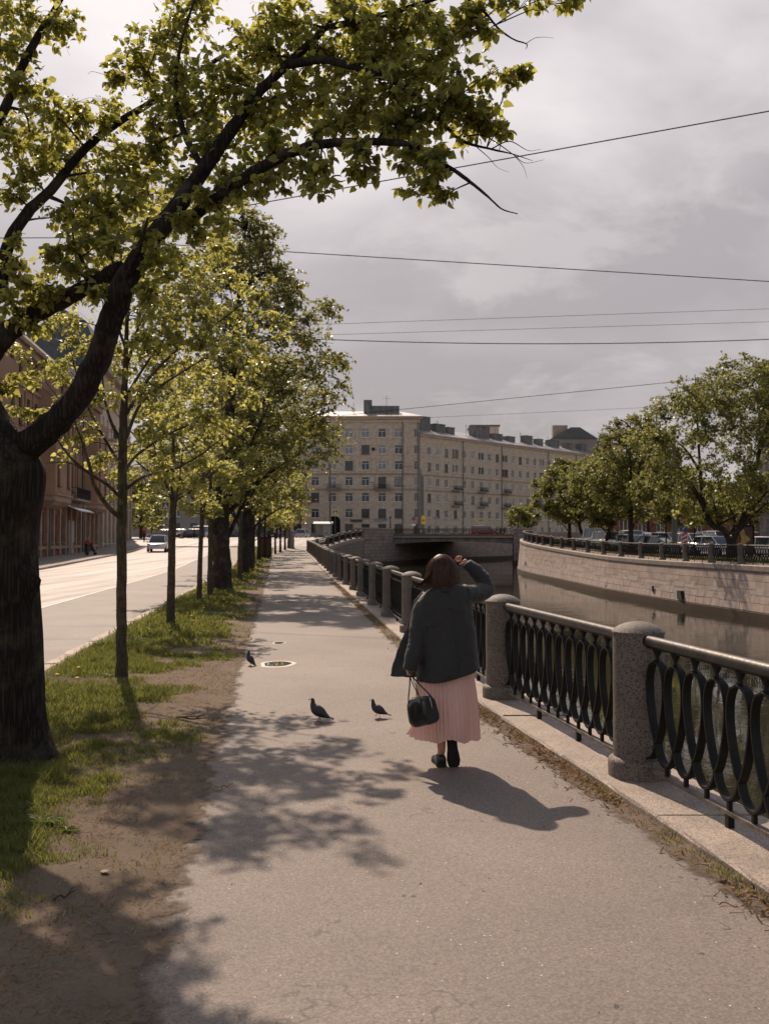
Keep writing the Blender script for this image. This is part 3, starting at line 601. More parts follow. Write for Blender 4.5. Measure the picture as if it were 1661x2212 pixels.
# tufts and dry litter along the coping
n = 9000; y = 3.2 + rng.random(n) ** 1.5 * 40; x = lerp_arr(curbx, y) - np.abs(rng.normal(0, .10, n)) - .005
den_ = fbm(y * 1.1, x * 0 + 2, 3); keep = rng.random(n) < np.clip((den_ - .36) * 4, .12, 1); x, y = x[keep], y[keep]
o = blades('leaf_litter', x, y, np.array([g(v) for v in y]) + .006, .012 + .02 * rng.random(len(x)), .004 + .006 * rng.random(len(x)), M['straw'], 2.6, curl=.9); tag(o, kind='stuff')
n = 2600; y = 3.2 + rng.random(n) ** 1.4 * 30; x = lerp_arr(curbx, y) - np.abs(rng.normal(0, .05, n)) - .01
den_ = fbm(y * 1.7 + 30, x * 0 + 5, 3); keep = rng.random(n) < np.clip((den_ - .5) * 7, 0, 1); x, y = x[keep], y[keep]
o = blades('edge_grass', x, y, np.array([g(v) for v in y]) + .004, .02 + .035 * rng.random(len(x)), .003 * np.ones(len(x)), M['grass'], .9); tag(o, kind='stuff')
n = 42000; y = 3.0 + rng.random(n) ** 1.3 * 16; pl = lerp_arr(pathL, y); x = pl - .02 - rng.random(n) * 2.4
keep = rng.random(n) < np.clip((fbm(x * 2, y * 2, 3) - .35) * 3, .05, .8); x, y = x[keep], y[keep]
o = blades('dry_litter', x, y, np.array([vergez(a, b) for a, b in zip(x, y)]) + .003, .005 + .012 * rng.random(len(x)), .0018 + .002 * rng.random(len(x)), M['straw'], 3.5, curl=.9); tag(o, kind='stuff')
o = sheet('gutter_earth', frange(2, 40, .12), lambda y: curbx(y) - .42, lambda y: curbx(y) + .01, lambda x, y: g(y) + .005, M['dirt'], 5)
edge_attr(o, lambda x, y: (x - curbx(y) + .16) * 1.4)
# pebbles and clods
mb = MB(); rr = random.Random(3)
for i in range(2600):
    y = 3.2 + rr.random() ** 1.4 * 13
    if rr.random() < .6: x = pathL(y) - rr.random() * 2.0 + .05; z = vergez(x, y) if x < pathL(y) else g(y)
    elif rr.random() < .75: x = curbx(y) - abs(rr.gauss(0, .12)) - .01; z = g(y) + .005
    else: x = pathL(y) + rr.random() * 2.6; z = g(y)
    s = rr.uniform(.002, .006) * (1.6 if rr.random() < .08 else 1)
    vs = [(x + s * rr.uniform(.6, 1.3) * a, y + s * rr.uniform(.6, 1.3) * b, z + s * c_ * rr.uniform(.5, .8)) for a, b, c_ in ((1, 0, .2), (0, 1, .2), (-1, 0, .2), (0, -1, .2), (.2, .1, 1.1))]
    mb.add(vs, [(0, 1, 4), (1, 2, 4), (2, 3, 4), (3, 0, 4)])
tag(mb.build('gravel', pbr('grit', (.16, .12, .09), .9, var=.7, vscale=60)), kind='stuff')

# ============================================================ LEAF MESHES
T_NEAR = (np.array([[0, 0, 0], [0, .5, -.03], [0, 1.08, -.30], [-.26, -.10, .05], [-.50, .30, .15], [-.28, .76, .0], [.26, -.10, .05], [.50, .30, .13], [.28, .76, -.02]]), [(0, 1, 4, 3), (1, 2, 5, 4), (0, 6, 7, 1), (1, 7, 8, 2)])
T_MID = (np.array([[0, 0, 0], [0, 1, -.12], [-.46, .36, .09], [.46, .36, .09], [-.2, .85, .0], [.2, .85, 0]]), [(0, 1, 4, 2), (0, 3, 5, 1)])
T_FAR = (np.array([[0, 0, 0], [.5, .45, .1], [0, 1, 0], [-.5, .45, .1]]), [(0, 1, 2, 3)])
def leaves(name, P, D, S, mat, tmpl, parent=None, updir=.55):
    """P positions, D growing directions, S sizes; the blades lie roughly flat, facing up, with scatter"""
    tv, tf = tmpl; n = len(P); P = np.asarray(P, float); D = np.asarray(D, float) + rng.normal(0, .35, (n, 3)); D /= np.linalg.norm(D, axis=1)[:, None]
    up = rng.normal(0, .55, (n, 3)) + np.array([0, 0, updir]); X = np.cross(D, up); X /= (np.linalg.norm(X, axis=1)[:, None] + 1e-9); Z = np.cross(X, D)
    W = P[:, None, :] + S[:, None, None] * (tv[None, :, 0:1] * X[:, None, :] + tv[None, :, 1:2] * D[:, None, :] + tv[None, :, 2:3] * Z[:, None, :])
    k = len(tv); F_ = np.array(tf); me = bpy.data.meshes.new(name); me.vertices.add(n * k); me.vertices.foreach_set('co', W.ravel())
    idx = (np.arange(n)[:, None, None] * k + F_[None]).ravel().astype(np.int32); nf = n * len(tf)
    me.loops.add(len(idx)); me.loops.foreach_set('vertex_index', idx); me.polygons.add(nf); me.polygons.foreach_set('loop_start', (np.arange(nf) * 4).astype(np.int32))
    me.update(calc_edges=True); me.materials.append(mat); o = bpy.data.objects.new(name, me); C.objects.link(o)
    if parent is not None: o.parent = parent
    return o
class Tree:
    def __init__(s, name, base, label, group=None, cat='tree', seed=0):
        s.root = empty(name, base, label=label, cat=cat, group=group); s.base = Vector(base); s.wood = MB(); s.sk = []; s.rr = random.Random(seed); s.P = []; s.D = []; s.S = []
    def limb(s, pts, rads, n=8, k=6, wob=.06, skel=True):
        P = crom([Vector(p) for p in pts], k) if len(pts) > 2 else [Vector(pts[0]).lerp(Vector(pts[-1]), i / k) for i in range(k + 1)]
        m = len(P); r = np.interp(np.linspace(0, 1, m), np.linspace(0, 1, len(rads)), rads); ph = s.rr.random() * 9
        P = [p + Vector((s.rr.gauss(0, 1), s.rr.gauss(0, 1), s.rr.gauss(0, 1))) * rr_ * .05 for p, rr_ in zip(P, r)]
        s.wood.tube([p - s.base for p in P], list(r), n, True, (lambda a, i, p: 1 + wob * math.sin(a * 3 + i * .23 + ph) + wob * .5 * math.sin(a * 5 - i * .31 + ph) + wob * .4 * math.sin(a * 9 + i * .9)) if n >= 6 else None)
        if skel: s.sk += [(p, rr_) for p, rr_ in zip(P, r)]
    def cluster(s, c, r, ntw, lpt, size, twr=.004, flat=.8, link=True, droop=.35, bare=False, seg=5):
        rr = s.rr; c = Vector(c); r = Vector((r, r, r * flat)) if isinstance(r, (int, float)) else Vector(r)
        stem = [c - Vector((0, 0, r.z * .5)), c]
        if link and s.sk:
            best = min(s.sk, key=lambda q: (q[0] - c).length + (0.6 * max(0, q[0].z - c.z)) + (0 if q[1] > .008 else .5) - q[1])
            a = best[0]; d = (c - a); r0 = min(best[1] * .6, .009 + .012 * d.length)
            mid = a + d * .5 + Vector((rr.gauss(0, .08), rr.gauss(0, .08), .10 + rr.gauss(0, .06))) * d.length
            stem = crom([a, mid, c + d.normalized() * r.x * .5 if d.length > 0 else c], 5); rads = np.linspace(r0, twr, len(stem))
            s.wood.tube([p - s.base for p in stem], list(rads), 5, True)
            s.sk += [(p, q) for p, q in zip(stem[2:], rads[2:])]
        for i in range(ntw):
            st = stem[rr.randrange(len(stem) // 2, len(stem))]
            while True:
                q = Vector((rr.uniform(-1, 1), rr.uniform(-1, 1), rr.uniform(-1, 1)))
                if q.length < 1: break
            e = c + Vector((q.x * r.x, q.y * r.y, q.z * r.z)); d = e - st
            if d.length < .02: continue
            m1 = st + d * .5 + Vector((0, 0, .12 * d.length)); pts = [st, m1, e - Vector((0, 0, droop * .15 * d.length))]
            tw = crom(pts, seg // 2 + 1)
            if twr > 0: s.wood.tube([p - s.base for p in tw], list(np.linspace(twr, twr * .35, len(tw))), 3, False)
            if bare: continue
            for j in range(lpt):
                t = rr.random() ** .6; k = min(len(tw) - 2, int(t * (len(tw) - 1))); f = t * (len(tw) - 1) - k
                p = tw[k].lerp(tw[k + 1], f); off = Vector((rr.gauss(0, 1), rr.gauss(0, 1), rr.gauss(0, .6))); dd_ = d.normalized() * .5 + off * .8 + Vector((0, 0, -droop))
                s.P.append(p + off * size * .25 - s.base); s.D.append(dd_); s.S.append(size * rr.uniform(.40, 1.3))
    def finish(s, bark_m, leaf_m, tmpl, updir=.55, woodname='trunk'):
        o = s.wood.build(woodname, bark_m, s.root, True)
        if s.P: leaves('foliage', s.P, s.D, np.array(s.S), leaf_m, tmpl, s.root, updir)
        return s.root

# ============================================================ BIG LIME TREE (left foreground)
BT = Tree('lime_tree', (-3.12, 7.9, g(7.9)), 'big old lime tree with rough dark trunk leaning over the path at the left edge', seed=4)
def big_trunk():
    mb = MB(); base = BT.base; n = 44; rings = []
    cl = crom([(-3.12, 7.9, -.10), (-3.12, 7.9, .5), (-3.14, 7.9, 1.2), (-3.17, 7.88, 1.9), (-3.17, 7.86, 2.35), (-3.22, 7.88, 2.7), (-3.30, 7.92, 3.02)], 10)
    for i, p in enumerate(cl):
        z = p.z; r = (.375 + .13 * math.exp(-max(0, z) * 3.2) + .07 * math.exp(-((z - 2.25) / .35) ** 2)) * (1 - .62 * smooth(2.25, 3.0, z)); ring = []
        for j in range(n):
            a = 2 * math.pi * j / n
            fl = 1 + .20 * math.exp(-max(0, z) * 3.8) * math.cos(a * 5 + .8)
            rid = .035 * (float(fbm(a * 7.0 + 3, z * 1.3, 3)) - .5) + .030 * abs(math.sin(a * 11 + 2.5 * float(fbm(a * 1.5, z * 1.1, 2))))
            bm = .10 * math.exp(-(((a - 6.05) / .32) ** 2 + ((z - 1.40) / .11) ** 2)) + .05 * math.exp(-(((a - 5.9) / .3) ** 2 + ((z - 1.95) / .1) ** 2))
            ring.append(p - base + Vector((math.cos(a) * (r * fl + rid + bm), math.sin(a) * (r * fl + rid + bm), 0)))
        rings.append(ring)
    mb.loft(rings); return mb
BT.wood = big_trunk(); BT.sk = [(Vector((-3.15, 7.86, z)), .3) for z in (1.6, 2.0, 2.4)]
def A(px, py, Y): return at(px, py, Y)
lim = BT.limb
main = [A(20, 985, 7.85), A(75, 950, 7.8), (A(150, 885, 7.75)), A(205, 790, 7.7), A(237, 700, 7.65), A(270, 610, 7.6), A(325, 525, 7.6), A(385, 445, 7.6), A(440, 365, 7.65), A(500, 280, 7.7), A(555, 205, 7.8), A(620, 140, 7.9), A(700, 60, 8.0), A(760, -40, 8.1), A(820, -160, 8.2)]
lim(main, [.17, .118, .100, .094, .092, .086, .078, .068, .058, .050, .042, .035, .028, .022, .015], 18, 6, .07)
lim([A(-40, 860, 8.0), A(-30, 780, 8.05), A(15, 722, 8.1), A(75, 680, 8.1), A(150, 640, 7.95), A(215, 605, 7.85), A(265, 575, 7.7)], [.13, .10, .085, .075, .065, .06, .05], 12, 6)
lim([A(-50, 930, 8.0), A(-80, 800, 8.0), A(-50, 700, 8.1), A(0, 620, 8.2), A(18, 530, 8.3), A(60, 460, 8.4), A(110, 410, 8.5), A(185, 320, 8.6), A(260, 262, 8.6), A(340, 215, 8.7), A(420, 160, 8.8), A(520, 95, 9.0), A(600, 30, 9.1)], [.15, .10, .07, .055, .05, .048, .042, .037, .032, .028, .024, .016, .01], 12, 6)
lim([A(-120, 640, 8.4), A(-60, 380, 8.5), A(-5, 270, 8.6), A(45, 150, 8.7), A(85, 75, 8.8), A(125, 10, 8.9), A(170, -80, 9)], [.09, .06, .045, .038, .032, .026, .018], 10, 6)
lim([A(400, 480, 7.6), A(430, 456, 7.5), A(500, 405, 7.3), A(570, 360, 7.2), A(640, 325, 7.1), A(700, 310, 7.0), A(770, 306, 6.9), A(860, 308, 6.8), A(905, 322, 6.75)], [.055, .045, .042, .040, .036, .032, .028, .024, .018], 12, 6)
lim([A(850, 308, 6.8), A(905, 322, 6.75), A(980, 368, 6.7), A(1030, 405, 6.7), A(1062, 432, 6.65), A(1085, 452, 6.6), A(1118, 462, 6.6)], [.018, .016, .013, .010, .007, .005, .003], 7, 6, .18)
lim([A(620, 140, 7.9), A(700, 130, 7.6), (A(780, 150, 7.3)), A(850, 175, 7.1), A(915, 225, 7.0), A(960, 270, 7.0), A(1000, 305, 6.95), A(1060, 322, 6.9), A(1105, 332, 6.9), A(1150, 347, 6.85)], [.035, .030, .026, .022, .018, .015, .012, .008, .004, .0015], 9, 6, .12)
lim([A(1060, 322, 6.9), A(1100, 305, 6.88), A(1140, 325, 6.86), A(1168, 322, 6.86)], [.005, .004, .002, .001], 5)
lim([A(1000, 295, 6.95), A(1040, 292, 6.9), A(1075, 310, 6.9), A(1110, 335, 6.9), A(1135, 352, 6.9), (A(1175, 345, 6.9))], [.007, .006, .004, .003, .002, .001], 5)
lim([A(1030, 318, 6.9), A(1055, 340, 6.9), A(1075, 362, 6.9), A(1100, 372, 6.9)], [.004, .003, .0015, .001], 4)
lim([A(1110, 335, 6.9), A(1130, 360, 6.9), A(1138, 385, 6.9)], [.003, .002, .001], 4)
lim([A(700, 60, 8.0), A(800, 40, 7.6), A(900, 10, 7.3), A(980, -20, 7.1), A(1060, -60, 7)], [.028, .024, .018, .014, .008], 8)
lim([A(980, -20, 7.1), A(1040, 20, 7.0), A(1075, 60, 6.95), A(1110, 85, 6.9), A(1137, 95, 6.9), A(1135, 107, 6.9)], [.012, .010, .008, .006, .004, .001], 7, 6, .15)
lim([A(1137, 93, 6.9), A(1155, 82, 6.9), A(1175, 80, 6.9), A(1196, 82, 6.9)], [.003, .002, .0015, .0008], 4)
lim([A(440, 365, 7.65), A(400, 290, 7.9), A(380, 200, 8.1), A(390, 100, 8.3), A(420, 0, 8.4)], [.03, .026, .02, .015, .01], 8)
lim([A(270, 610, 7.6), A(300, 540, 7.3), A(320, 470, 7.1)], [.03, .018, .008], 7)
lim([A(340, 80, 8), A(330, 130, 8), A(300, 180, 8), A(270, 175, 8), A(205, 155, 8), A(190, 160, 8)], [.006, .004, .003, .002, .001], 4)
NEARC = [
 (60,40,70,8.8),(130,50,50,8.8),(15,110,60,8.7),(50,195,60,8.6),(110,245,50,8.5),(165,262,50,8.5),(225,268,42,8.5),(15,320,60,8.5),(60,385,45,8.4),(95,350,40,8.4),(20,420,35,8.4),
 (135,470,38,8.2),(165,462,30,8.0),(190,440,50,8.1),(240,470,55,8.0),(285,430,55,8.2),(250,375,50,8.4),(325,380,50,8.4),(210,520,45,7.9),(160,545,45,7.9),(120,560,35,7.8),
 (300,140,60,8.6),(250,160,38,8.6),(345,105,60,8.6),(400,55,60,8.7),(430,10,50,8.7),(380,180,70,8.3),(420,250,80,8.1),(345,280,60,8.4),(325,335,50,8.3),(460,320,65,7.8),(500,200,80,8.0),(560,120,85,8.2),(620,60,85,8.3),
 (560,260,75,7.9),(600,330,55,7.4),(540,375,50,7.5),(480,415,50,7.5),(650,220,80,7.8),(700,120,85,8.0),(760,50,85,7.9),(720,290,55,7.3),(700,365,42,7.0),(650,365,42,7.1),(690,400,28,6.9),(580,395,35,7.2),(520,420,35,7.3),
 (780,240,75,7.4),(800,140,80,7.6),(850,70,80,7.5),(905,40,60,7.4),(860,200,75,7.2),(920,150,60,7.1),(965,85,45,7.1),(850,285,55,7.0),(900,255,65,7.0),(965,230,65,6.9),(1000,180,42,6.9),(1060,158,30,6.9),(1105,160,22,6.9),(1130,152,14,6.9),
 (1010,262,50,6.9),(1055,250,38,6.9),(1085,285,22,6.9),(935,350,42,6.7),(775,350,42,6.8),(795,372,28,6.8),(940,395,36,6.7),(895,412,28,6.7),(960,422,26,6.7),(880,340,40,6.8),(1000,50,36,7.0),(1035,25,38,7.0),(1090,8,28,7.0),(1050,75,22,7.0),(1165,0,22,6.9),(1235,4,26,6.9),
 (385,470,35,7.3),(440,440,38,7.4),(310,520,40,7.3),(400,400,50,7.9),(60,620,50,7.9),(20,650,40,7.9),(115,640,35,7.9),(60,700,36,8.0),(20,840,38,7.9),(30,580,40,8.2),(40,520,25,8.2),(170,590,40,7.8),(240,545,40,7.7),
 (350,590,38,7.3),(330,640,35,7.3),(215,640,35,7.6),(480,500,28,7.2),(420,505,35,7.4)]
NEARC += [(160, 500, 42, 9.5), (220, 560, 42, 9.6), (280, 500, 38, 9.4), (200, 430, 42, 9.8), (120, 560, 36, 9.4), (120, 330, 50, 9.3), (180, 400, 50, 9.6), (240, 330, 50, 9.8), (150, 300, 45, 9.6), (60, 300, 50, 9.4), (260, 250, 40, 9.4)]
for (px, py, r, Y) in NEARC:
    rr_ = r * Y / FPX; k = (r / 50.0) ** 2
    BT.cluster(A(px, py, Y), (rr_ * 1.3, rr_ * 1.9, rr_ * 1.15), max(7, int(22 * k)), 9, .054, .0024)
BT.finish(M['bark'], M['leaf'], T_NEAR, .7)

# ============================================================ YOUNG AND OLD TREES OF THE ROW
def young(px, base_y, Y, rt, crown, limbs, label, ncl, ntw, lpt, lsz, seed, tm=T_MID, lean=0.0, mat=None, group='lime trees in the verge row', top=None, X=None):
    x = (px - CX) * Y / FPX if X is None else X
    base = (x, Y, g(Y)); t = Tree('lime_tree', base, label, group, seed=seed); rr = t.rr
    (cz0, cz1, rx, ry) = crown; h = cz1
    t.limb([(x, Y, base[2] - .05), (x + lean * .3, Y, cz0 * .5), (x + lean, Y, cz0 + .1), (x + lean * 1.3, Y, (cz0 + cz1) * .5), (x + lean * 1.4, Y, cz1 * .96)], [rt * 1.25, rt, rt * .92, rt * .45, .012], 12, 8, .05)
    for i in range(limbs):
        a = 2 * math.pi * i / limbs + rr.uniform(-.4, .4); z0 = cz0 + (cz1 - cz0) * .45 * rr.random(); q = rr.uniform(.6, .95)
        e = Vector((x + lean + math.cos(a) * rx * q, Y + math.sin(a) * ry * q, z0 + (cz1 - cz0) * rr.uniform(.25, .55)))
        s0 = Vector((x + lean, Y, z0)); t.limb([s0, s0.lerp(e, .5) + Vector((0, 0, -.08 * rx)), e], [rt * .42, rt * .26, .008], 7, 5, .05)
    for i in range(ncl):
        while True:
            q = Vector((rr.uniform(-1, 1), rr.uniform(-1, 1), rr.uniform(-1, 1)))
            if .15 < q.length < 1: break
        zc = (cz0 + cz1) / 2; hz = (cz1 - cz0) / 2; taper = 1 - .35 * max(0, q.z)
        c = Vector((x + lean * 1.2 + q.x * rx * taper, Y + q.y * ry * taper, zc + q.z * hz))
        t.cluster(c, rx * rr.uniform(.16, .27), ntw, lpt, lsz, max(.0025, rt * .03), .6)
    t.finish(M['bark_young'] if rt < .12 else M['bark'], mat or M['leaf_young'], tm, .8); return t
# T2 with its explicit limbs
t2 = Tree('lime_tree', (-3.26, 12.4, g(12.4)), 'young lime tree with slim lichen spotted trunk casting its shadow on the grass', 'lime trees in the verge row', seed=21)
Y2 = 12.4
t2.limb([(-3.25, Y2, -.08), at(263, 1400, Y2), at(263, 1250, Y2), at(264, 1100, Y2), at(265, 1000, Y2), at(268, 900, Y2), at(272, 780, Y2), at(276, 680, Y2), at(285, 580, Y2), at(292, 500, Y2)], [.086, .066, .062, .060, .056, .050, .032, .023, .015, .008], 16, 6, .03)
for pts, rad in [
  ([at(262, 1120, Y2), at(235, 1095, Y2 - .2), at(205, 1050, Y2 - .4), at(195, 1010, Y2 - .5), at(180, 960, Y2 - .6), at(150, 880, Y2 - .7)], [.034, .028, .024, .018, .008]),
  ([at(262, 1075, Y2), at(230, 1045, Y2 - .5), at(190, 1020, Y2 - .8), at(150, 985, Y2 - 1), at(115, 935, Y2 - 1.2)], [.024, .02, .016, .006]),
  ([at(190, 1020, Y2 - .8), at(150, 1000, Y2 - 1.1), at(100, 1000, Y2 - 1.3)], [.012, .008, .004]),
  ([at(264, 1010, Y2), at(240, 970, Y2 + .2), at(200, 900, Y2 + .3), at(170, 820, Y2 + .4), at(150, 740, Y2 + .5)], [.026, .02, .015, .010, .005]),
  ([at(266, 960, Y2), at(240, 910, Y2), at(225, 850, Y2), at(220, 760, Y2)], [.026, .02, .014, .006]),
  ([at(268, 1060, Y2), at(310, 1030, Y2), at(370, 1015, Y2 - .2), at(430, 985, Y2 - .4), at(500, 930, Y2 - .6)], [.022, .018, .014, .010, .004]),
  ([at(268, 1020, Y2), at(300, 980, Y2 + .2), at(370, 935, Y2 + .3), at(450, 900, Y2 + .3), at(540, 850, Y2 + .3)], [.022, .018, .014, .010, .004]),
  ([at(268, 960, Y2), at(300, 880, Y2), at(340, 840, Y2 - .2), at(400, 800, Y2 - .5), at(450, 770, Y2 - .6)], [.024, .02, .016, .010, .004]),
  ([at(270, 900, Y2), at(320, 820, Y2), at(390, 750, Y2), at(440, 720, Y2), at(520, 660, Y2), at(585, 620, Y2)], [.024, .02, .017, .013, .008, .003]),
  ([at(271, 860, Y2), at(320, 780, Y2 + .5), at(380, 700, Y2 + .8), at(460, 590, Y2 + 1)], [.022, .016, .010, .004]),
  ([at(272, 800, Y2), at(300, 700, Y2 + .3), at(310, 600, Y2 + .5), at(330, 480, Y2 + .6), at(350, 400, Y2 + .6)], [.022, .018, .014, .009, .004]),
  ([at(274, 760, Y2), at(250, 680, Y2), at(245, 580, Y2 + .2), at(230, 500, Y2 + .2)], [.02, .014, .009, .004])]:
    t2.limb(pts, rad, 8, 6, .05)
rr = t2.rr
C2 = [(230, 700, 42), (300, 690, 42), (340, 760, 42), (265, 770, 42), (385, 700, 42), (320, 620, 42), (420, 790, 42), (60, 640, 40), (100, 700, 40), (150, 690, 40), (40, 760, 35), (95, 810, 35), (25, 890, 30), (200, 760, 40), (140, 790, 40), (70, 900, 28), (180, 640, 40), (110, 600, 35), (250, 760, 35),(250, 500, 45), (300, 430, 45), (350, 470, 50), (420, 440, 45), (460, 540, 50), (220, 590, 45), (280, 620, 50), (400, 590, 50), (330, 520, 50),(300,470,45),(350,430,45),(260,440,45),(400,480,45),(230,540,45),(300,560,55),(370,560,55),(440,560,50),(500,600,45),(420,640,60),(340,660,60),(500,680,55),(560,640,42),(590,610,25),(590,700,35),(610,720,25),(520,760,50),(440,730,60),(370,740,60),(300,740,45),
  (560,790,35),(480,830,50),(400,830,60),(330,850,50),(540,860,40),(450,910,50),(380,920,50),(320,940,45),(510,930,38),(430,990,40),(350,1010,42),(300,1000,35),(400,1050,30),(205,760,35),(160,740,35),(120,800,35),(170,830,40),(215,860,40),(150,880,40),(110,900,35),(60,820,30),
  (200,930,35),(160,950,30),(130,990,20),(220,990,28),(245,1075,16),(200,1000,18),(60,900,25),(250,700,40),(210,640,35),(480,460,30),(250,800,25),(350,500,50),(460,500,40),(330,610,40)]
for px, py, r in C2:
    Y = Y2 + rr.uniform(-1.3, 1.6); q = r * Y / FPX; t2.cluster(at(px, py, Y), (q * 1.3, q * 1.6, q * .8), max(5, int(19 * (r / 45) ** 2)), 9, .056, .0020)
t2.finish(M['bark_young'], M['leaf_young'], T_NEAR, .9)
young(370, 1355, 19.5, .075, (2.0, 4.7, 1.5, 1.5), 8, 'young lime tree with bent slim trunk, second of the thin trees from the camera', 50, 11, 12, .068, 31, lean=.03)
young(431, 1300, 27, .065, (2.3, 5.2, 1.4, 1.4), 6, 'thin young lime tree leaning left, just before the thick dark trunk by the kerb', 30, 9, 11, .085, 32, lean=.08)
young(455, 1290, 29.5, .075, (2.4, 5.6, 1.4, 1.4), 6, 'thin straight young lime tree touching the left side of the thick dark trunk', 30, 9, 11, .085, 33)
def old(px, Y, rt, H, rx, ry, cz0, label, ncl, ntw, lpt, lsz, seed, clr=1.0, tm=T_FAR, mat='leaf_dark', offx=0, x=None, z0=None, group='lime trees in the verge row', fork=False, flat=.75, lean=0, dens_bot=0.0, bk='bark_far', tap=.30):
    x = (px - CX) * Y / FPX if x is None else x; zb = g(Y) if z0 is None else z0
    t = Tree('lime_tree', (x, Y, zb), label, group, seed=seed); rr = t.rr; cx_ = x + offx; zc = zb + (cz0 + H) / 2; hz = (H - cz0) / 2
    if fork:
        t.limb([(x, Y, zb - .1), (x, Y, zb + 1.1), (x, Y, zb + cz0 * .6)], [rt * 1.2, rt * .95, rt * .9], 12, 6, .05)
        for s in (-1, 1): t.limb([(x + s * rt * .3, Y, zb + cz0 * .55), (x + s * rt * 1.3, Y, zb + cz0 * .85), (x + s * rx * .14 * (1.8 if s < 0 else 1), Y, zb + cz0 * 1.5), (cx_ + s * rx * .42, Y + s * .3, zb + H * .9)], [rt * .7, rt * .6, rt * .45, .02], 10, 6, .05)
    else: t.limb([(x, Y, zb - .1), (x + lean * .2, Y, zb + 1.1), (x + lean, Y, zb + cz0), (cx_ * .5 + x * .5 + lean, Y, zc), (cx_, Y, zb + H * .93)], [rt * 1.3, rt, rt * .85, rt * .45, .03], 14, 6, .05)
    base_sk = list(t.sk)
    for i in range(11):
        a = 2 * math.pi * i / 11 + rr.uniform(-.4, .4); s0 = rr.choice(base_sk[len(base_sk) // 3:])[0]; el = rr.uniform(.0, .8)
        e = Vector((cx_ + math.cos(a) * rx * .8 * math.cos(el), Y + math.sin(a) * ry * .8 * math.cos(el), min(zb + H * .93, s0.z + hz * rr.uniform(.1, .9))))
        hf = 1 - tap * max(0, (e.z - zc) / hz) * 1.2; e.x = cx_ + (e.x - cx_) * hf * .92; e.y = Y + (e.y - Y) * hf * .92; t.limb([s0, s0.lerp(e, .45) + Vector((0, 0, .06 * rx)), e], [rt * .34, rt * .2, .015], 6, 5, .05)
    for i in range(ncl):
        while True:
            q = Vector((rr.gauss(0, 1), rr.gauss(0, 1), rr.gauss(0, 1))).normalized() * (rr.random() ** .33)
            if rr.random() < .35 + .65 * q.length: break
        w = 1 - tap * max(0, q.z) - .1 * max(0, -q.z); lump = .82 + .4 * float(fbm(math.atan2(q.y, q.x) * 1.4 + seed, q.z * 2.2 + 5, 2))
        c = Vector((cx_ + q.x * rx * w * lump, Y + q.y * ry * w * lump, zc + q.z * hz * (.85 + .3 * lump - .2)))
        t.cluster(c, clr * rr.uniform(.7, 1.35), ntw, lpt, lsz, max(.006, rt * .025), flat, seg=3)
    t.finish(M[bk], M[mat], tm, .7); return t
# thick tree beside the kerb, its dense dark crown hangs over the path
old(480, 33.5, .30, 13.2, 4.1, 3.9, 2.4, 'thick dark trunked old lime tree in the verge with dense crown over the path', 270, 10, 15, .108, 41, .72, offx=.75, tap=.62)
young(519, 1258, 41, .09, (3.0, 7, 1.6, 1.6), 6, 'slim lime tree standing just right of the thick dark trunk', 22, 6, 10, .14, 34)
old(538, 55, .24, 13.5, 5.0, 4.5, 2.6, 'tall lime tree behind the thick dark trunk, beside the walkway grass', 150, 10, 14, .145, 42, 1.0, offx=.6, tap=.5)
old(528, 48, .2, 12.0, 4.0, 4, 2.6, 'lime tree between the thick dark trunk and the kerb, half hidden', 100, 9, 13, .135, 43, .9, offx=-.4, tap=.5)
for i, (px, Y, rt, H, rx, offx) in enumerate([(548, 63, .10, 6.5, 2.0, 0), (560, 70, .12, 8.5, 3.0, .6), (573, 76, .09, 6, 2.0, 0), (583, 82, .09, 6.4, 2.2, .3), (595, 89, .09, 6.2, 2.1, .4), (606, 96, .1, 6.0, 2.1, .2), (616, 103, .10, 6.2, 2.2, .3)]):
    old(px, Y, rt, H, rx, rx, 2.3, ['slim lime tree behind the tall row trees, nearest of the far thin ones', 'bushy lime tree beyond the tall pair in the verge row', 'small far lime tree left of the advertising lightbox', 'small far lime tree standing at the advertising lightbox',
        'small far lime tree just right of the advertising lightbox', 'small pale lime tree near the end of the verge', 'last small lime tree of the verge before the crossing'][i], 26, 6, 9, .26, 50 + i, .6, mat='leaf_young', offx=offx)
# ============================================================ TREES ON THE FAR BANK
def bankx(Y, d=4.7): return E(Y) + d
G2 = 'lime trees on the far bank'
old(0, 62.5, .30, 13.0, 6.6, 5.6, 2.2, 'largest tree on the far bank with forked trunk beside the advertising board', 300, 11, 14, .155, 61, 1.0, mat='leaf_bank', x=bankx(62.5), z0=go(62.5), group=G2, fork=True, offx=.5, bk='bark_far')
old(0, 84, .22, 12.0, 3.7, 3.7, 2.3, 'tall pointed dark tree on the far bank, left of the street pole', 200, 11, 14, .175, 62, .9, mat='leaf_bank', x=bankx(84), z0=go(84), group=G2, flat=.9)
old(0, 92.7, .2, 9.6, 3.4, 3.4, 2.0, 'rounded lime tree on the far bank with curved trunk, before the pointed dark tree', 150, 11, 14, .185, 63, .9, mat='leaf_bank', x=bankx(92.7), z0=go(92.7), group=G2, lean=.3)
old(0, 102, .2, 9.0, 3.2, 3.2, 2.2, 'lime tree on the far bank with trunk leaning left, near the bridge', 120, 11, 14, .20, 64, .9, mat='leaf_bank', x=bankx(102), z0=go(102), group=G2, lean=-.5)
old(0, 107, .2, 9.6, 3.4, 3.2, 2.2, 'lime tree on the far bank nearest the bridge pier', 135, 11, 14, .20, 65, .9, mat='leaf_bank', x=bankx(107) - .6, z0=go(107), group=G2, offx=-.8)
old(0, 74, .06, 8.6, 2.3, 2.3, 2.1, 'thin stemmed pale tree on the far bank beside the street pole', 85, 10, 13, .17, 66, .75, mat='leaf_bank', x=bankx(73.8), z0=go(74), group=G2)
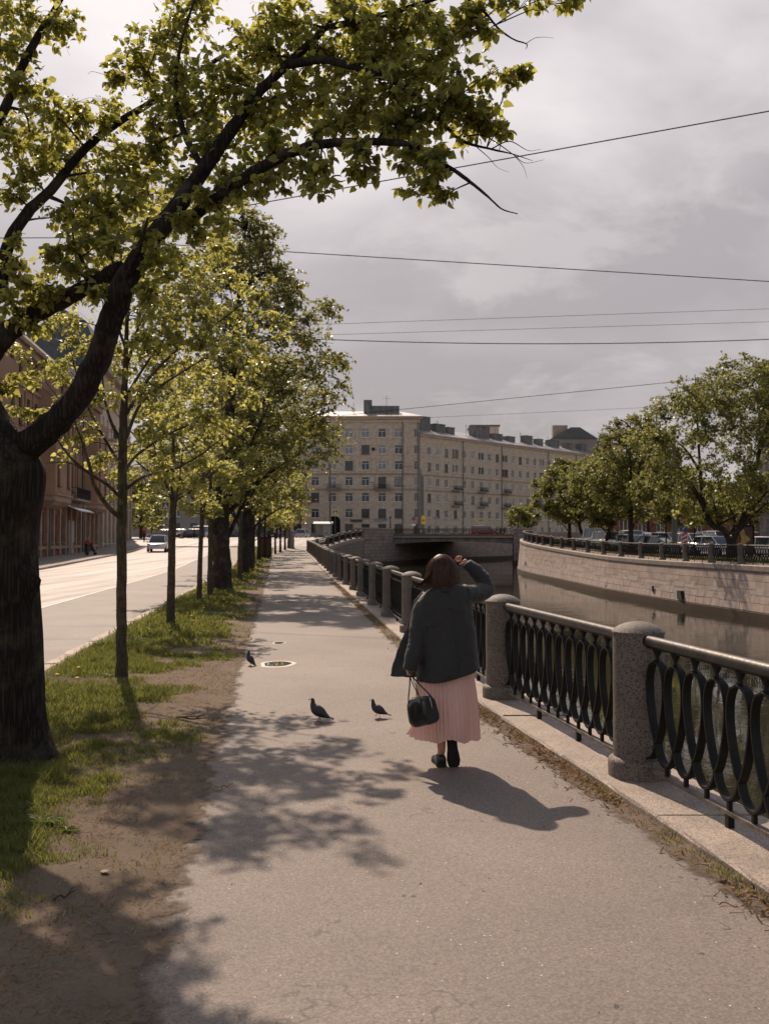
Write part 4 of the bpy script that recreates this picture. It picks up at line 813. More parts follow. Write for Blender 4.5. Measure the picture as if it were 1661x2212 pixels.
old(0, 68.5, .05, 5.0, 1.5, 1.5, 1.9, 'small sapling on the far bank between street pole and forked tree', 18, 6, 9, .2, 67, .5, mat='leaf_young', x=bankx(68), z0=go(68), group=G2)
for i, (px, Y, H, rx) in enumerate([(1500, 108, 7.5, 3.2), (1555, 112, 7, 3.4), (1620, 105, 8, 3.5), (1460, 118, 8.5, 3.5), (1400, 125, 8, 3.2), (1140, 185, 6.5, 2.6), (1118, 180, 6.0, 2.2)]):
    old(px, Y, .14, H, rx, rx, 1.8, ['pale green tree behind the parked cars, below the striped sign', 'bushy tree behind the parked cars, left of the forked trunk', 'tree behind the advertising board by the grey building', 'tree at the back of the car park behind the street pole',
        'tree at the back of the car park near the red building', 'dark small tree before the long cream building, right one', 'dark small tree before the long cream building, left one'][i], 42, 6, 9, .36, 70 + i, .9, mat='leaf_bank', z0=go(Y), group='trees beyond the car park', x=None)
# green tree at the end of the left street
old(305, 140, .2, 9, 3.6, 3.6, 1.5, 'round green tree at the street corner beyond the orange building', 60, 6, 10, .4, 81, 1.1, mat='leaf_bank', group='trees at the far corner')
old(330, 165, .2, 8, 3.4, 3.4, 1.5, 'green tree behind the parked cars at the far crossing', 40, 6, 10, .4, 82, 1.1, mat='leaf_bank', group='trees at the far corner')

# ============================================================ RAILINGS
def make_post(label):
    r = empty('granite_post', (0, 0, 0), label=label, cat='railing post', group='granite posts of the near railing')
    rr_ = random.Random(2)
    m = MB(); m.lathe([(.184, .12), (.184, .5), (.184, 1.036)], 28); part('shaft', m, M['post'], r, ang=40)
    m = MB(); m.lathe([(.190, 1.036), (.190, 1.052), (.165, 1.078), (.130, 1.098), (.085, 1.114), (.04, 1.123), (.01, 1.125)], 28); part('dome_cap', m, M['post'], r, ang=30)
    m = MB(); m.lathe([(.222, 0), (.224, .11), (.212, .135), (.186, .15)], 28); part('plinth', m, M['post'], r, ang=40)
    return r
PL = 3.38; NR = 12; SP = PL / NR
def strip_bar(m, pts, t, w):
    """flat bar following pts (x,z) in the panel plane, thickness t in the plane, width w across it"""
    P = [Vector((p[0], 0, p[1])) for p in pts]; rings = []
    for i, p in enumerate(P):
        d = (P[min(i + 1, len(P) - 1)] - P[max(i - 1, 0)]).normalized(); nn = Vector((-d.z, 0, d.x)) * (t / 2)
        rings.append([p + nn + Vector((0, w / 2, 0)), p + nn - Vector((0, w / 2, 0)), p - nn - Vector((0, w / 2, 0)), p - nn + Vector((0, w / 2, 0))])
    m.loft(rings)
def oval_pts(hw):
    L_, R_ = [], []
    for i in range(17):
        t = i / 16; z = .875 - t * (.875 - .30); wv = hw * (math.sin(math.pi * min(1, t ** .62 * 1.0)) ** .72 if 0 < t < 1 else 0)
        L_.append((-wv, z)); R_.append((wv, z))
    return L_, R_
def ring_mesh():
    m = MB(); a, b = oval_pts(.128); strip_bar(m, a, .013, .055); strip_bar(m, b, .013, .055)
    m.lathe([(.013, .865), (.018, .872), (.016, .89), (.013, .90), (.036, .955)], 10)
    m.lathe([(.006, .85), (.028, .862), (.030, .872), (.012, .885)], 10); return m
def loop_mesh(half=None):
    m = MB(); h = SP / 2; n = 12
    ts = [i / n for i in range(n + 1)]
    if half == 'l': ts = ts[n // 2:]
    if half == 'r': ts = ts[:n // 2 + 1]
    pts = [(-h + 2 * h * t, .305 - .135 * math.sin(math.pi * t) ** .62) for t in ts]; strip_bar(m, pts, .014, .055)
    if half is None: m.box((0, 0, .137), (.026, .026, .075)); m.box((0, 0, .172), (.05, .05, .022))
    return m
def make_panel(label, detail=True):
    r = empty('railing_panel', (0, 0, 0), label=label, cat='railing', group='cast iron railing panels of the near bank')
    m = MB(); prof = [(-.043, .975), (-.043, .985), (-.046, 1.0), (-.038, 1.022), (-.02, 1.036), (0, 1.04), (.02, 1.036), (.038, 1.022), (.046, 1.0), (.043, .985), (.043, .975)]
    m.loft([[Vector((x, p[0], p[1])) for p in prof] for x in (-.03, 0, PL / 2, PL, PL + .03)]); part('handrail', m, M['rail'], r, ang=50)
    m = MB(); m.bbox(-.03, PL + .03, -.018, .018, .952, .973); part('top_bar', m, M['iron'], r)
    m = MB(); m.bbox(-.03, PL + .03, -.024, .024, .085, .108); part('bottom_bar', m, M['rail2'], r)
    m = MB(); m.bbox(-.02, .02, -.02, .02, -.01, .084); fo = m
    if not detail:
        m = MB()
        for x in (SP * 4, SP * 8): m.bbox(x - .02, x + .02, -.02, .02, -.01, .09)
        pf = m; o_, l_ = ring_mesh(), loop_mesh()
        for i in range(NR): pf.add([Vector(v) + Vector((SP * (i + .5), 0, 0)) for v in o_.v], o_.f)
        for i in range(1, NR): pf.add([Vector(v) + Vector((SP * i, 0, 0)) for v in l_.v], l_.f)
        part('lattice', pf, M['iron'], r); return r
    for x in (SP * 4, SP * 8): part('foot', fo, M['iron'], r).location.x = x
    o0 = part('oval_ring', ring_mesh(), M['iron'], r, ang=60); o0.location.x = SP / 2
    for i in range(1, NR): c = o0.copy(); C.objects.link(c); c.parent = r; c.location.x = SP * (i + .5)
    l0 = part('lower_loop', loop_mesh(), M['iron'], r, ang=60); l0.location.x = SP
    for i in range(2, NR): c = l0.copy(); C.objects.link(c); c.parent = r; c.location.x = SP * i
    a = part('lower_loop', loop_mesh('l'), M['iron'], r); b = part('lower_loop', loop_mesh('r'), M['iron'], r); b.location.x = PL
    return r
def place_panel(r, p0, p1, off=.185):
    a, b = Vector(p0), Vector(p1); d = b - a; L_ = d.length; u = d.normalized(); s = a + u * off; Lc = L_ - 2 * off
    r.location = s; r.scale = (Lc / PL, 1, 1); r.rotation_euler = (0, -math.asin(u.z), math.atan2(u.y, u.x))
ys_post = [3.55, 7.3, 10.85, 14.6, 18.4, 22.2, 26, 29.75, 33.5, 37.25, 41, 44.8, 48.5, 52.3, 56, 59.8, 63.5, 67.3, 71, 74.8, 78.5, 82.3, 86, 89.8, 93.5, 97.3, 103.5, 110.5, 115.5, 120.5, 125.5, 130.5, 135.7, 141]
post0 = None; panelA = None; panelB = None; prev = None
for i, y in enumerate(ys_post):
    lb = ['granite railing post just outside the right edge of the picture', 'nearest granite railing post, with chipped dome cap and dark speckles', 'granite railing post right beside the walking woman\'s skirt', 'granite railing post hidden behind the walking woman',
          'granite railing post touching the left shoulder of the woman', 'granite railing post next beyond the one at the woman\'s shoulder'][i] if i < 6 else (
          '%s granite post of the straight near railing, counting away from the camera' % ORD[i - 1] if i < 26 else '%s granite post along the railing that bends towards the bridge' % ORD[i - 26])
    z = g(y) + .045; p = (F(y), y, z)
    if post0 is None: post0 = make_post(lb); r = post0
    else: r = copy_tree(post0); r['label'] = lb
    r.location = p; r.rotation_euler.z = i * 1.7
    if prev is not None:
        lb2 = ['black cast iron railing panel of tall ovals at the right edge, nearest the camera', 'black cast iron railing panel between the nearest post and the post beside the woman', 'railing panel partly hidden behind the woman\'s blazer and skirt', 'railing panel running behind the woman\'s back and head',
               'railing panel just left of the woman\'s shoulder', 'railing panel beyond the post at the woman\'s shoulder, second left of her'][i - 1] if i - 1 < 6 else (
               '%s iron railing panel of the straight near railing, counting away from the camera' % ORD[i - 1] if i < 26 else '%s iron railing panel on the bend towards the bridge' % ORD[i - 26])
        if i <= 12:
            if panelA is None: panelA = make_panel(lb2); q = panelA
            else: q = copy_tree(panelA)
        else:
            if panelB is None: panelB = make_panel(lb2, False); q = panelB
            else: q = copy_tree(panelB)
        q['label'] = lb2; place_panel(q, prev, p)
    prev = p
# chip on the nearest cap: a broken dark corner
# far bank railing
def opp_y(px):
    lo, hi = 40, 150; f = lambda y: (px - CX) / FPX * y - (E(y) + .85)
    for _ in range(50):
        m_ = (lo + hi) / 2
        if f(m_) > 0: hi = m_
        else: lo = m_
    return lo
OY = [44.5] + [opp_y(px) for px in (1674, 1600, 1536, 1480, 1430, 1384, 1341, 1303, 1269, 1239, 1213, 1191, 1173)]
y = OY[-1]
while y < 146: y += 4.2; OY.append(y)
prev = None; q0 = None
for i, y in enumerate(OY):
    lb = '%s stone post of the far bank railing, counting from the right edge' % ORD[i]
    r = copy_tree(post0); r['label'] = lb; r['group'] = 'granite posts of the far bank railing'; p = (E(y) + .85, y, go(y) + .03); r.location = p; r.rotation_euler.z = i * 1.1
    if prev is not None:
        q = copy_tree(panelB); q['label'] = '%s iron railing panel on the far bank, counting from the right edge' % ORD[i - 1]; q['group'] = 'iron railing panels of the far bank'; place_panel(q, prev, p)
    prev = p

# ============================================================ BRIDGE
M['pier'] = masonry('grey_granite_pier', (.30, .255, .225), (.22, .19, .17), (.10, .085, .075), 1.15, .5, .02, uv=False, wet=True, rust=True)
BG = empty('bridge', (0, 155, 0), label='low concrete girder bridge with iron railing crossing the canal', cat='bridge')
def bl(x0, x1, y0, y1, z0, z1, m, mt, nm=None): m.bbox(x0, x1, y0, y1, z0, z1)
# arched girder: soffit higher in the middle
m = MB(); L_ = []
for i in range(17):
    x = 1.3 + (20.4 - 1.3) * i / 16; t = (i / 16) * 2 - 1; zb = .85 + .42 * (1 - t * t); L_.append([Vector((x, 0, zb)), Vector((x, 0, 1.86)), Vector((x + 6, 26, 1.86)), Vector((x + 6, 26, zb))])
m.loft(L_); part('girder', m, M['concrete'], BG)
m = MB(); m.loft([[Vector((x, -.35, z)), Vector((x + 6, 26.2, z))] [::1] + [Vector((x + 6, 26.2, z2)), Vector((x, -.35, z2))] for x, z, z2 in ((-3, 1.865, 2.06), (22, 1.865, 2.06))]); part('deck', m, M['stone_trim'], BG)
m = MB(); m.bbox(1.2, 20.5, -.30, -.12, 2.06, 2.44); part('kerb_beam', m, M['rail2'], BG)
m = MB()
m.bbox(1.3, 20.4, -.06, .0, 3.20, 3.28); m.bbox(1.3, 20.4, -.05, -.01, 3.0, 3.04); m.bbox(1.3, 20.4, -.05, -.01, 2.5, 2.55)
part('railing_rail', m, M['iron'], BG)
m = MB(); k = 0; x = 1.5
while x < 20.3:
    m.box((x, -.03, 2.86), (.05, .05, .72)); m.box((x + .2, -.03, 2.78), (.035, .03, .62), M=Matrix.Rotation(.35, 4, 'Y')); m.box((x + .2, -.03, 2.78), (.035, .03, .62), M=Matrix.Rotation(-.35, 4, 'Y')); x += .4
part('railing_lattice', m, M['iron'], BG)
m = MB(); m.bbox(1.3, 20.4, 17.9, 18.0, 3.18, 3.26)
x = 1.5
while x < 20.3: m.box((x, 17.95, 2.65), (.06, .05, 1.1)); x += .4
part('rear_railing', m, M['iron'], BG)
m = MB(); m.loft([[Vector((x + .5, 2.2, 2.06)), Vector((x + 5.5, 24, 2.06)), Vector((x + 5.5, 24, 2.12)), Vector((x + .5, 2.2, 2.12))] for x in (-3, 21)]); part('roadway', m, M['road'], BG)
m = MB(); m.loft([[Vector((x, y, z)) for z in (-3, 1.85)] + [Vector((x - .4, y, z)) for z in (1.85, -3)] for x, y in ((1.5, .02), (12.4, 25.9), (15.0, 30.5))]); part('abutment', m, M['pier'], BG); m = MB(); m.loft([[Vector((x, y, z)) for z in (1.85, -3)] + [Vector((x + .4, y, z)) for z in (-3, 1.85)] for x, y in ((20.35, .02), (27, 25.9))]); part('abutment', m, M['pier'], BG)
# piers with parapets, masonry in their own local axes
def pier(name, label, P0, P1, zt, th=2.2):
    a, b = Vector(P0), Vector(P1); d = (b - a); L2 = d.length; r = empty(name, (a.x, a.y, 0), math.atan2(d.y, d.x), label=label, cat='bridge pier')
    m = MB(); m.bbox(0, L2, 0, th, -3, zt - .16); part('block', m, M['pier'], r)
    m = MB(); m.bbox(-.06, L2 + .06, -.07, th + .07, zt - .16, zt); part('coping', m, M['stone_trim'], r)
    return r
pier('bridge_pier', 'grey granite pier with parapet at the left end of the bridge', (-2.95, 142.2), (1.35, 154.6), 3.30, 1.5)
pier('bridge_pier', 'granite pier at the right end of the bridge by the far bank', (20.0, 154.5), (23.0, 154.3), 3.32, 3)
# low parapet and steps beyond the right pier
r = empty('granite_parapet', (22.5, 150, go(150)), label='low granite parapet with curved end and iron rail by the right pier', cat='parapet')
m = MB(); m.bbox(0.3, 9, 0, .35, 0, .75); part('wall', m, M['curb'], r)
m = MB(); m.bbox(.3, 9.1, -.04, .4, .75, .87); part('coping', m, M['stone_trim'], r)

# ============================================================ BUILDINGS
def facade_wall(m, xs, zs, holes, y=0.0, depth=.28):
    """grid wall in the local x-z plane facing -y; holes = set of (i,j) cells left open, with reveals"""
    for i in range(len(xs) - 1):
        for j in range(len(zs) - 1):
            a, b, c_, d = xs[i], xs[i + 1], zs[j], zs[j + 1]
            if (i, j) in holes:
                vs = [(a, y, c_), (b, y, c_), (b, y, d), (a, y, d), (a, y + depth, c_), (b, y + depth, c_), (b, y + depth, d), (a, y + depth, d)]
                m.add(vs, [(0, 1, 5, 4), (1, 2, 6, 5), (2, 3, 7, 6), (3, 0, 4, 7)])
            else: m.add([(a, y, c_), (b, y, c_), (b, y, d), (a, y, d)], [(0, 1, 2, 3)])
def cell_grid(wins, L_, z0, z1):
    xs = sorted(set([0, L_] + [round(v, 3) for w in wins for v in (w[0], w[1])])); zs = sorted(set([z0, z1] + [round(v, 3) for w in wins for v in (w[2], w[3])]))
    holes = set()
    for w in wins:
        for i in range(len(xs) - 1):
            for j in range(len(zs) - 1):
                if xs[i] >= w[0] - 1e-3 and xs[i + 1] <= w[1] + 1e-3 and zs[j] >= w[2] - 1e-3 and zs[j + 1] <= w[3] + 1e-3: holes.add((i, j))
    return xs, zs, holes
WCACHE = {}
def window(parent, x0, x1, z0, z1, y, fm, gm, style='T'):
    w, h = round(x1 - x0, 2), round(z1 - z0, 2); key = (w, h, fm, style)
    if key not in WCACHE:
        m = MB(); t = .08
        m.bbox(0, t, 0, .08, 0, h); m.bbox(w - t, w, 0, .08, 0, h); m.bbox(t, w - t, 0, .08, 0, t); m.bbox(t, w - t, 0, .08, h - t, h)
        if style in ('T', 'C'): m.bbox(w * .5 - .04, w * .5 + .04, .01, .07, t, h - t if style == 'C' else h * .70)
        if style == 'T': m.bbox(t, w - t, .01, .07, h * .70, h * .70 + .07)
        m.bbox(-.06, w + .06, -.36, -.02, -.10, -.03)
        o = m.build('window', M[fm], parent); WCACHE[key] = o.data
        m2 = MB(); m2.add([(t, .05, t), (w - t, .05, t), (w - t, .05, h - t), (t, .05, h - t)], [(0, 1, 2, 3)]); p = m2.build('pane', M[gm], o); WCACHE[key + ('p',)] = {gm: p.data}
    else:
        o = bpy.data.objects.new('window', WCACHE[key]); C.objects.link(o); o.parent = parent; d = WCACHE[key + ('p',)]
        if gm not in d:
            me = next(iter(d.values())).copy(); me.materials[0] = M[gm]; d[gm] = me
        p = bpy.data.objects.new('pane', d[gm]); C.objects.link(p); p.parent = o
    o.location = (x0, y, z0); return o
M['ac'] = pbr('air_conditioner_white', (.5, .5, .48), .5)
def balcony(parent, x0, x1, z, d=.95):
    m = MB(); m.bbox(x0, x1, -d, 0, z - .14, z); o = m.build('balcony', M['stone_trim'], parent)
    m = MB(); m.bbox(x0, x1, -d, -d + .05, z + .95, z + 1.0); m.bbox(x0, x0 + .05, -d, 0, z + .95, z + 1.0); m.bbox(x1 - .05, x1, -d, 0, z + .95, z + 1.0); m.bbox(x0, x1, -d, -d + .04, z + .1, z + .14)
    x = x0 + .02
    while x < x1: m.box((x, -d + .025, z + .5), (.03, .03, 1.0)); m.box((x + .07, -d + .025, z + .35), (.02, .02, .5), M=Matrix.Rotation(.25, 4, 'Y')); x += .14
    k = m.build('balustrade', M['iron'], o); return o
rb = random.Random(9)
def glyphs(parent, mat, x0, x1, y, z, h, n, seed):
    r_ = random.Random(seed); m = MB(); st = (x1 - x0) / n
    for i in range(n):
        if r_.random() < .1: continue
        a = x0 + i * st; w = st * .62; t = st * .16; m.bbox(a, a + t, y - .01, y, z, z + h)
        if r_.random() < .6: m.bbox(a + w - t, a + w, y - .01, y, z, z + h)
        if r_.random() < .6: m.bbox(a + t, a + w - t, y - .01, y, z + h - t, z + h)
        if r_.random() < .6: m.bbox(a + t, a + w - t, y - .01, y, z + h * .45, z + h * .45 + t)
        if r_.random() < .4: m.bbox(a + t, a + w - t, y - .01, y, z, z + t)
    part('lettering', m, mat, parent)
# ---- corner building (frontal block)
FH = 3.45; YB = 215.0; ZG = 2.0
def px2x(px, Y): return (px - CX) * Y / FPX
CB = empty('corner_building', (px2x(612, YB), YB, ZG), label='tall cream stone apartment block with cornice and archway, facing the junction', cat='building')
W0 = px2x(905, YB) - px2x(612, YB); OX = px2x(612, YB)
wins = []; info = []
cols = [px2x(950 / 1.5412 + c * .3906, YB) - OX for c in (68, 165, 260, 352, 443, 535, 626, 724)]
ww = 1.72
for ci, cxx in enumerate(cols):
    w = ww if ci < 7 else .95
    if ci >= 6: w = 1.72 if ci == 6 else .95
    for fl in range(7):
        z0 = .75 + fl * FH; h = 1.95 if fl else 2.05
        if fl == 6: h = 1.9; z0 += .15
        if ci < 2 and fl > 6: continue
        if fl in (0, 1) and 0: continue
        x0 = cxx - w / 2; door = fl == 3 and ci in (2, 5)
        if fl == 0: z0, h = .9, 1.95
        wins.append((round(x0, 3), round(x0 + w, 3), round(z0 - (.6 if door else 0), 3), round(z0 + h, 3))); info.append((ci, fl, door))
arch = px2x(950 / 1.5412 + 272 * .3906, YB) - OX
wins = [w for w, i_ in zip(wins, info) if not (w[0] < arch + 1.6 and w[1] > arch - 1.6 and i_[1] < 2 and i_[0] != 3)]
info = [i_ for i_ in info]
wins_arch = (round(arch - 1.25, 3), round(arch + 1.25, 3), 0.0, 4.6)
HB = 25.9
xs, zs, holes = cell_grid(wins + [wins_arch], W0, 0, HB)
m = MB(); facade_wall(m, xs, zs, holes); m.bbox(0, W0, .5, 14, 0, HB - .01)
m.add([(W0, 0, 0), (W0 + 0, .5, 0), (W0, .5, HB), (W0, 0, HB)], [(0, 1, 2, 3)]); m.add([(0, 0, 0), (0, .5, 0), (0, .5, HB), (0, 0, HB)], [(3, 2, 1, 0)])
part('wall', m, M['facade'], CB)
m = MB(); m.bbox(wins_arch[0], wins_arch[1], .30, .34, 0, 4.6); part('gateway', m, M['dark'], CB)
m = MB(); n = 14; rings = []
for i in range(n + 1):
    a = math.pi * i / n; rings.append([Vector((arch + math.cos(a) * q, yy, 3.35 + math.sin(a) * q)) for q, yy in ((1.27, -.12), (1.95, -.12), (1.95, .1), (1.27, .1))])
rings = [[Vector((arch + q, yy, 0)) for q, yy in ((1.27, -.12), (1.95, -.12), (1.95, .1), (1.27, .1))]] + rings + [[Vector((arch - q, yy, 0)) for q, yy in ((1.27, -.12), (1.95, -.12), (1.95, .1), (1.27, .1))]]
m.loft(rings); part('arch_surround', m, M['plaster'], CB)
m = MB(); m.bbox(-.4, W0 + 1.1, -.9, .8, HB, HB + .25); m.bbox(-.2, W0 + .7, -.55, .8, HB - .35, HB - .003); m.bbox(-.1, W0 + .25, -.22, .4, HB - 1.1, HB - .38); part('cornice', m, M['plaster'], CB)
m = MB()
for z in (4 * FH - .25, 3 * FH - .12): m.bbox(-.05, W0 + .12, -.16, .01, z, z + .26)
m.bbox(-.03, W0 + .05, -.10, .01, 0, .6); part('string_course', m, M['stone_trim'], CB)
m = MB()
for a, b in zip(cols[2:6], cols[3:7]): m.bbox((a + b) / 2 - .5, (a + b) / 2 + .5, -.12, .01, 4 * FH + .05, HB - 1.12)
for c_ in (cols[6] + 1.55,): m.bbox(c_ - .35, c_ + .35, -.12, .01, 4 * FH + .05, HB - 1.12)
part('pilaster', m, M['facade'], CB)
m = MB(); m.loft([[Vector((-.4, -.9, HB + .27)), Vector((W0 + 1.1, -.9, HB + .27)), Vector((W0 + 1.1, 14.5, HB + .27)), Vector((-.4, 14.5, HB + .27))], [Vector((2, 5.5, HB + 2.0)), Vector((W0 - 4, 5.5, HB + 2.0)), Vector((W0 - 4, 8, HB + 2.0)), Vector((2, 8, HB + 2.0))]]); part('roof', m, M['roofmetal'], CB)
m = MB(); xr = px2x(793, YB) - OX; m.bbox(xr - .8, xr + 1.0, 2.5, 4, HB + .3, HB + 4.2); m.bbox(xr + 1.0, xr + 7.0, 2.5, 4.5, HB + .3, HB + 2.9); part('chimney', m, M['concrete'], CB)
m = MB(); m.tube([(xr - 3, 2, HB + .5), (xr - 3, 2, HB + 3.4)], .05, 5); m.tube([(xr + 4.2, 3, HB + 2.9), (xr + 4.2, 3, HB + 5.2)], .04, 5); m.tube([(xr + 3.4, 3, HB + 4.6), (xr + 5, 3, HB + 4.6)], .03, 4)
m.tube([(xr - 3, 2, HB + 1.5 + .0)] + [(xr - 3 + .35 * math.sin(a), 2, HB + 1.9 - .35 * math.cos(a)) for a in np.linspace(0, 6.28, 9)], .06, 4); part('antenna', m, M['iron'], CB)
for w, in [(w,) for w in wins]:
    fl = int(w[2] / FH + .3); gm = 'glass_cur' if rb.random() < .5 and fl > 2 else 'glass_far'; window(CB, w[0], w[1], w[2], w[3], .14, 'frame_w' if rb.random() < .82 and fl else 'frame_d', gm, 'T' if w[1] - w[0] > 1.2 else 'C')
balcony(CB, cols[2] - 1.3, cols[2] + 2.0, 3 * FH + .05); balcony(CB, cols[5] - 1.9, cols[5] + 1.9, 3 * FH + .05)
m = MB(); m.bbox(cols[5] - 2.6, cols[5] - 1.7, -.45, 0, 3 * FH + 1.6, 3 * FH + 2.5); part('air_conditioner', m, M['ac'], CB)
m = MB(); m.bbox(cols[4] + 1.4, cols[4] + 2.0, -.4, 0, 5 * FH + 1.5, 5 * FH + 2.1); part('air_conditioner', m, M['iron'], CB)
m = MB(); px_ = W0 - 3.55; m.tube([(px_, -.18, .2), (px_, -.18, HB - .5)], .09, 6); m.tube([(W0 - .25, -.18, .2), (W0 - .25, -.18, HB - .5)], .09, 6); part('drainpipe', m, M['tarmetal'], CB)
def text(name, s, size, mat, parent, loc, rot=(R(90), 0, 0), ext=.01):
    cu = bpy.data.curves.new(name, 'FONT'); cu.body = s; cu.size = size; cu.extrude = ext; cu.align_x = 'CENTER'; cu.align_y = 'CENTER'; cu.resolution_u = 3
    o = bpy.data.objects.new(name, cu); C.objects.link(o); dg = bpy.context.evaluated_depsgraph_get(); me = bpy.data.meshes.new_from_object(o.evaluated_get(dg)); bpy.data.objects.remove(o)
    me.materials.clear(); me.materials.append(mat); o = bpy.data.objects.new(name, me); C.objects.link(o); o.parent = parent; o.location = loc; o.rotation_euler = rot; return o
M['sign_white'] = pbr('sign_white', (.75, .75, .75), .5); M['sign_dark'] = pbr('sign_dark', (.02, .02, .025), .4); M['sign_blue'] = pbr('sign_blue', (.03, .10, .32), .4)
M['sign_yellow'] = pbr('sign_yellow', (.75, .60, .03), .4); M['sign_red'] = pbr('sign_red', (.55, .03, .04), .4); M['sign_grey'] = pbr('sign_grey', (.22, .26, .30), .4)
m = MB(); sx_ = px2x((950 + 393 * .602) / 1.5412, YB) - OX; m.bbox(sx_ - 1.25, sx_ + 1.25, -.25, -.05, 3.35, 3.85); ss = part('shop_sign', m, M['sign_dark'], CB); 
glyphs(ss, M['sign_grey'], sx_ - 1.0, sx_ + 1.0, -.265, 3.5, .22, 11, 3)
sx_ = px2x((950 + 525 * .602) / 1.5412, YB) - OX; text('lettering', 'OZON', .95, M['sign_grey'], CB, (sx_, -.12, 3.72), ext=.05)
# ---- wing building receding to the right
WX, WY = px2x(907, YB), YB + 1.0; ang = math.atan2(45, 39.3)
# distance along the wing for a pixel column
du, dvv = math.cos(ang), math.sin(ang)
def wing_s(px):
    u = (px - CX) / FPX; return (u * WY - WX) / (du - u * dvv)
WB = empty('apartment_building', (WX, WY, ZG), ang, label='long cream stone apartment block stretching away to the right behind the bridge', cat='building')
Lw = 124.0; HW = 22.4; wins = []; bal = []
ccs = [795, 842, 890, 940, 989, 1036, 1084, 1129, 1172, 1216, 1257, 1299, 1340, 1380, 1420, 1460, 1498, 1530]
ss_ = [wing_s((950 + c * .602) / 1.5412) for c in ccs]
d_ = ss_[-1] - ss_[-2]
while ss_[-1] + 3.9 < Lw: ss_.append(ss_[-1] + 3.9)
for k, s in enumerate(ss_[:30]):
    for fl in range(6):
        if k > 17 and fl < 2: continue
        triple = k in (3, 6, 9, 14) and fl > 3; w = 2.3 if triple else 1.25; z0 = .85 + fl * FH; h = 1.75; door = k in (3, 6, 9) and fl in (2, 3)
        wins.append((round(s - w / 2, 3), round(s + w / 2, 3), round(z0 - (.55 if door else 0), 3), round(z0 + h, 3)))
        if door or (k in (3, 6, 9) and fl == 2): bal.append((s - 1.6, s + 1.6, fl * FH + .25))
xs, zs, holes = cell_grid(wins, Lw, 0, HW); m = MB(); facade_wall(m, xs, zs, holes); m.bbox(0, Lw, .45, 13, 0, HW - .01); part('wall', m, M['facade2'], WB)
m = MB(); m.bbox(0.1, Lw + .4, -.65, .5, HW, HW + .22); m.bbox(.05, Lw + .2, -.3, .5, HW - .4, HW - .003); part('cornice', m, M['plaster'], WB)
m = MB()
for z in (4 * FH - .3, 3 * FH - .2, .75 * FH * 0 + .45): m.bbox(.05, Lw, -.12, .01, z, z + .2)
part('string_course', m, M['stone_trim'], WB)
m = MB(); m.loft([[Vector((0.1, -.65, HW + .24)), Vector((Lw + .4, -.65, HW + .24)), Vector((Lw + .4, 13.5, HW + .24)), Vector((.1, 13.5, HW + .24))], [Vector((0.1, 6, HW + 2.6)), Vector((Lw, 6, HW + 2.6)), Vector((Lw, 7, HW + 2.6)), Vector((.1, 7, HW + 2.6))]]); part('roof', m, M['roofmetal'], WB)
for a, b, h in ((1.2, 7, 3.6), (9, 12.5, 2.4), (13.5, 16, 2.0), (24, 30, 3.3), (32, 35.5, 2.0), (38, 41, 1.8), (46, 49, 2.6), (52, 54, 2.2), (58, 62, 2.4), (66, 69, 2.1), (74, 77, 2.5)):
    m = MB(); m.bbox(a, b, 2.6, 4.4, HW + .6, HW + .8 + h); m.bbox(a - .1, b + .1, 2.5, 4.5, HW + .8 + h, HW + .95 + h); part('chimney', m, M['concrete'], WB)
m = MB()
for a in (10, 21, 33, 44, 57): m.tube([(a, 3, HW + 1), (a, 3, HW + 4.2)], .04, 4); m.tube([(a - .6, 3, HW + 3.8), (a + .6, 3, HW + 3.8)], .03, 4)
part('antenna', m, M['iron'], WB)
cnt = 0
for w in wins:
    fl = int(w[2] / FH + .3)
    if cnt >= 98: break
    cnt += 1; window(WB, w[0], w[1], w[2], w[3], .13, 'frame_w' if rb.random() < .75 else 'frame_d', 'glass_cur' if rb.random() < .3 else 'glass_far', 'C')
if len(wins) > 98:
    m = MB(); 
    for w in wins[98:]: m.bbox(w[0], w[1], .16, .2, w[2], w[3]); 
    tag(m.build('far_window_glazing', M['glass_far'], WB), kind='stuff')
    m = MB()
    for w in wins[98:]:
        mid = (w[0] + w[1]) / 2
        for a, b, c_, d in ((w[0], w[0] + .09, w[2], w[3]), (w[1] - .09, w[1], w[2], w[3]), (mid - .05, mid + .05, w[2], w[3]), (w[0] + .09, w[1] - .09, w[2], w[2] + .08)): m.bbox(a, b, .12, .156, c_, d)
    tag(m.build('far_window_framing', M['frame_w'], WB), kind='stuff')
for b_ in bal: balcony(WB, *b_)
m = MB()
for s in (wing_s((950 + 980 * .602) / 1.5412), wing_s((950 + 1195 * .602) / 1.5412), wing_s((950 + 1452 * .602) / 1.5412), 66, 84): m.tube([(s, -.2, .2), (s, -.2, HW - .4)], .09, 6)
part('drainpipe', m, M['tarmetal'], WB)
# ---- attic houses behind
def plain_house(name, label, px0, px1, Y, ytop, mat, roofm, gable=0.0, depth=14, yr=None, wn=None):
    x0, x1 = px2x(px0, Y), px2x(px1, Y); H = at(CX, ytop, Y).z; zb = 1.7; r = empty(name, (x0, Y, zb), label=label, cat='building'); w = x1 - x0
    m = MB(); m.bbox(0, w, 0, depth, 0, H - zb); part('wall', m, mat, r)
    m = MB()
    if gable: m.loft([[Vector((-.3, y, H - zb + .02)), Vector((w * .42, y, H - zb + gable)), Vector((w * .62, y, H - zb + gable)), Vector((w + .3, y, H - zb + .02))] for y in (-.3, depth + .3)])
    else: m.bbox(-.3, w + .3, -.3, depth + .3, H - zb, H - zb + .4)
    part('roof', m, roofm, r)
    for (a, b, c_, d) in wn or []:
        window(r, w * a, w * a + b, c_, c_ + d, -.06, 'frame_w', 'glass_far', 'C')
    return r
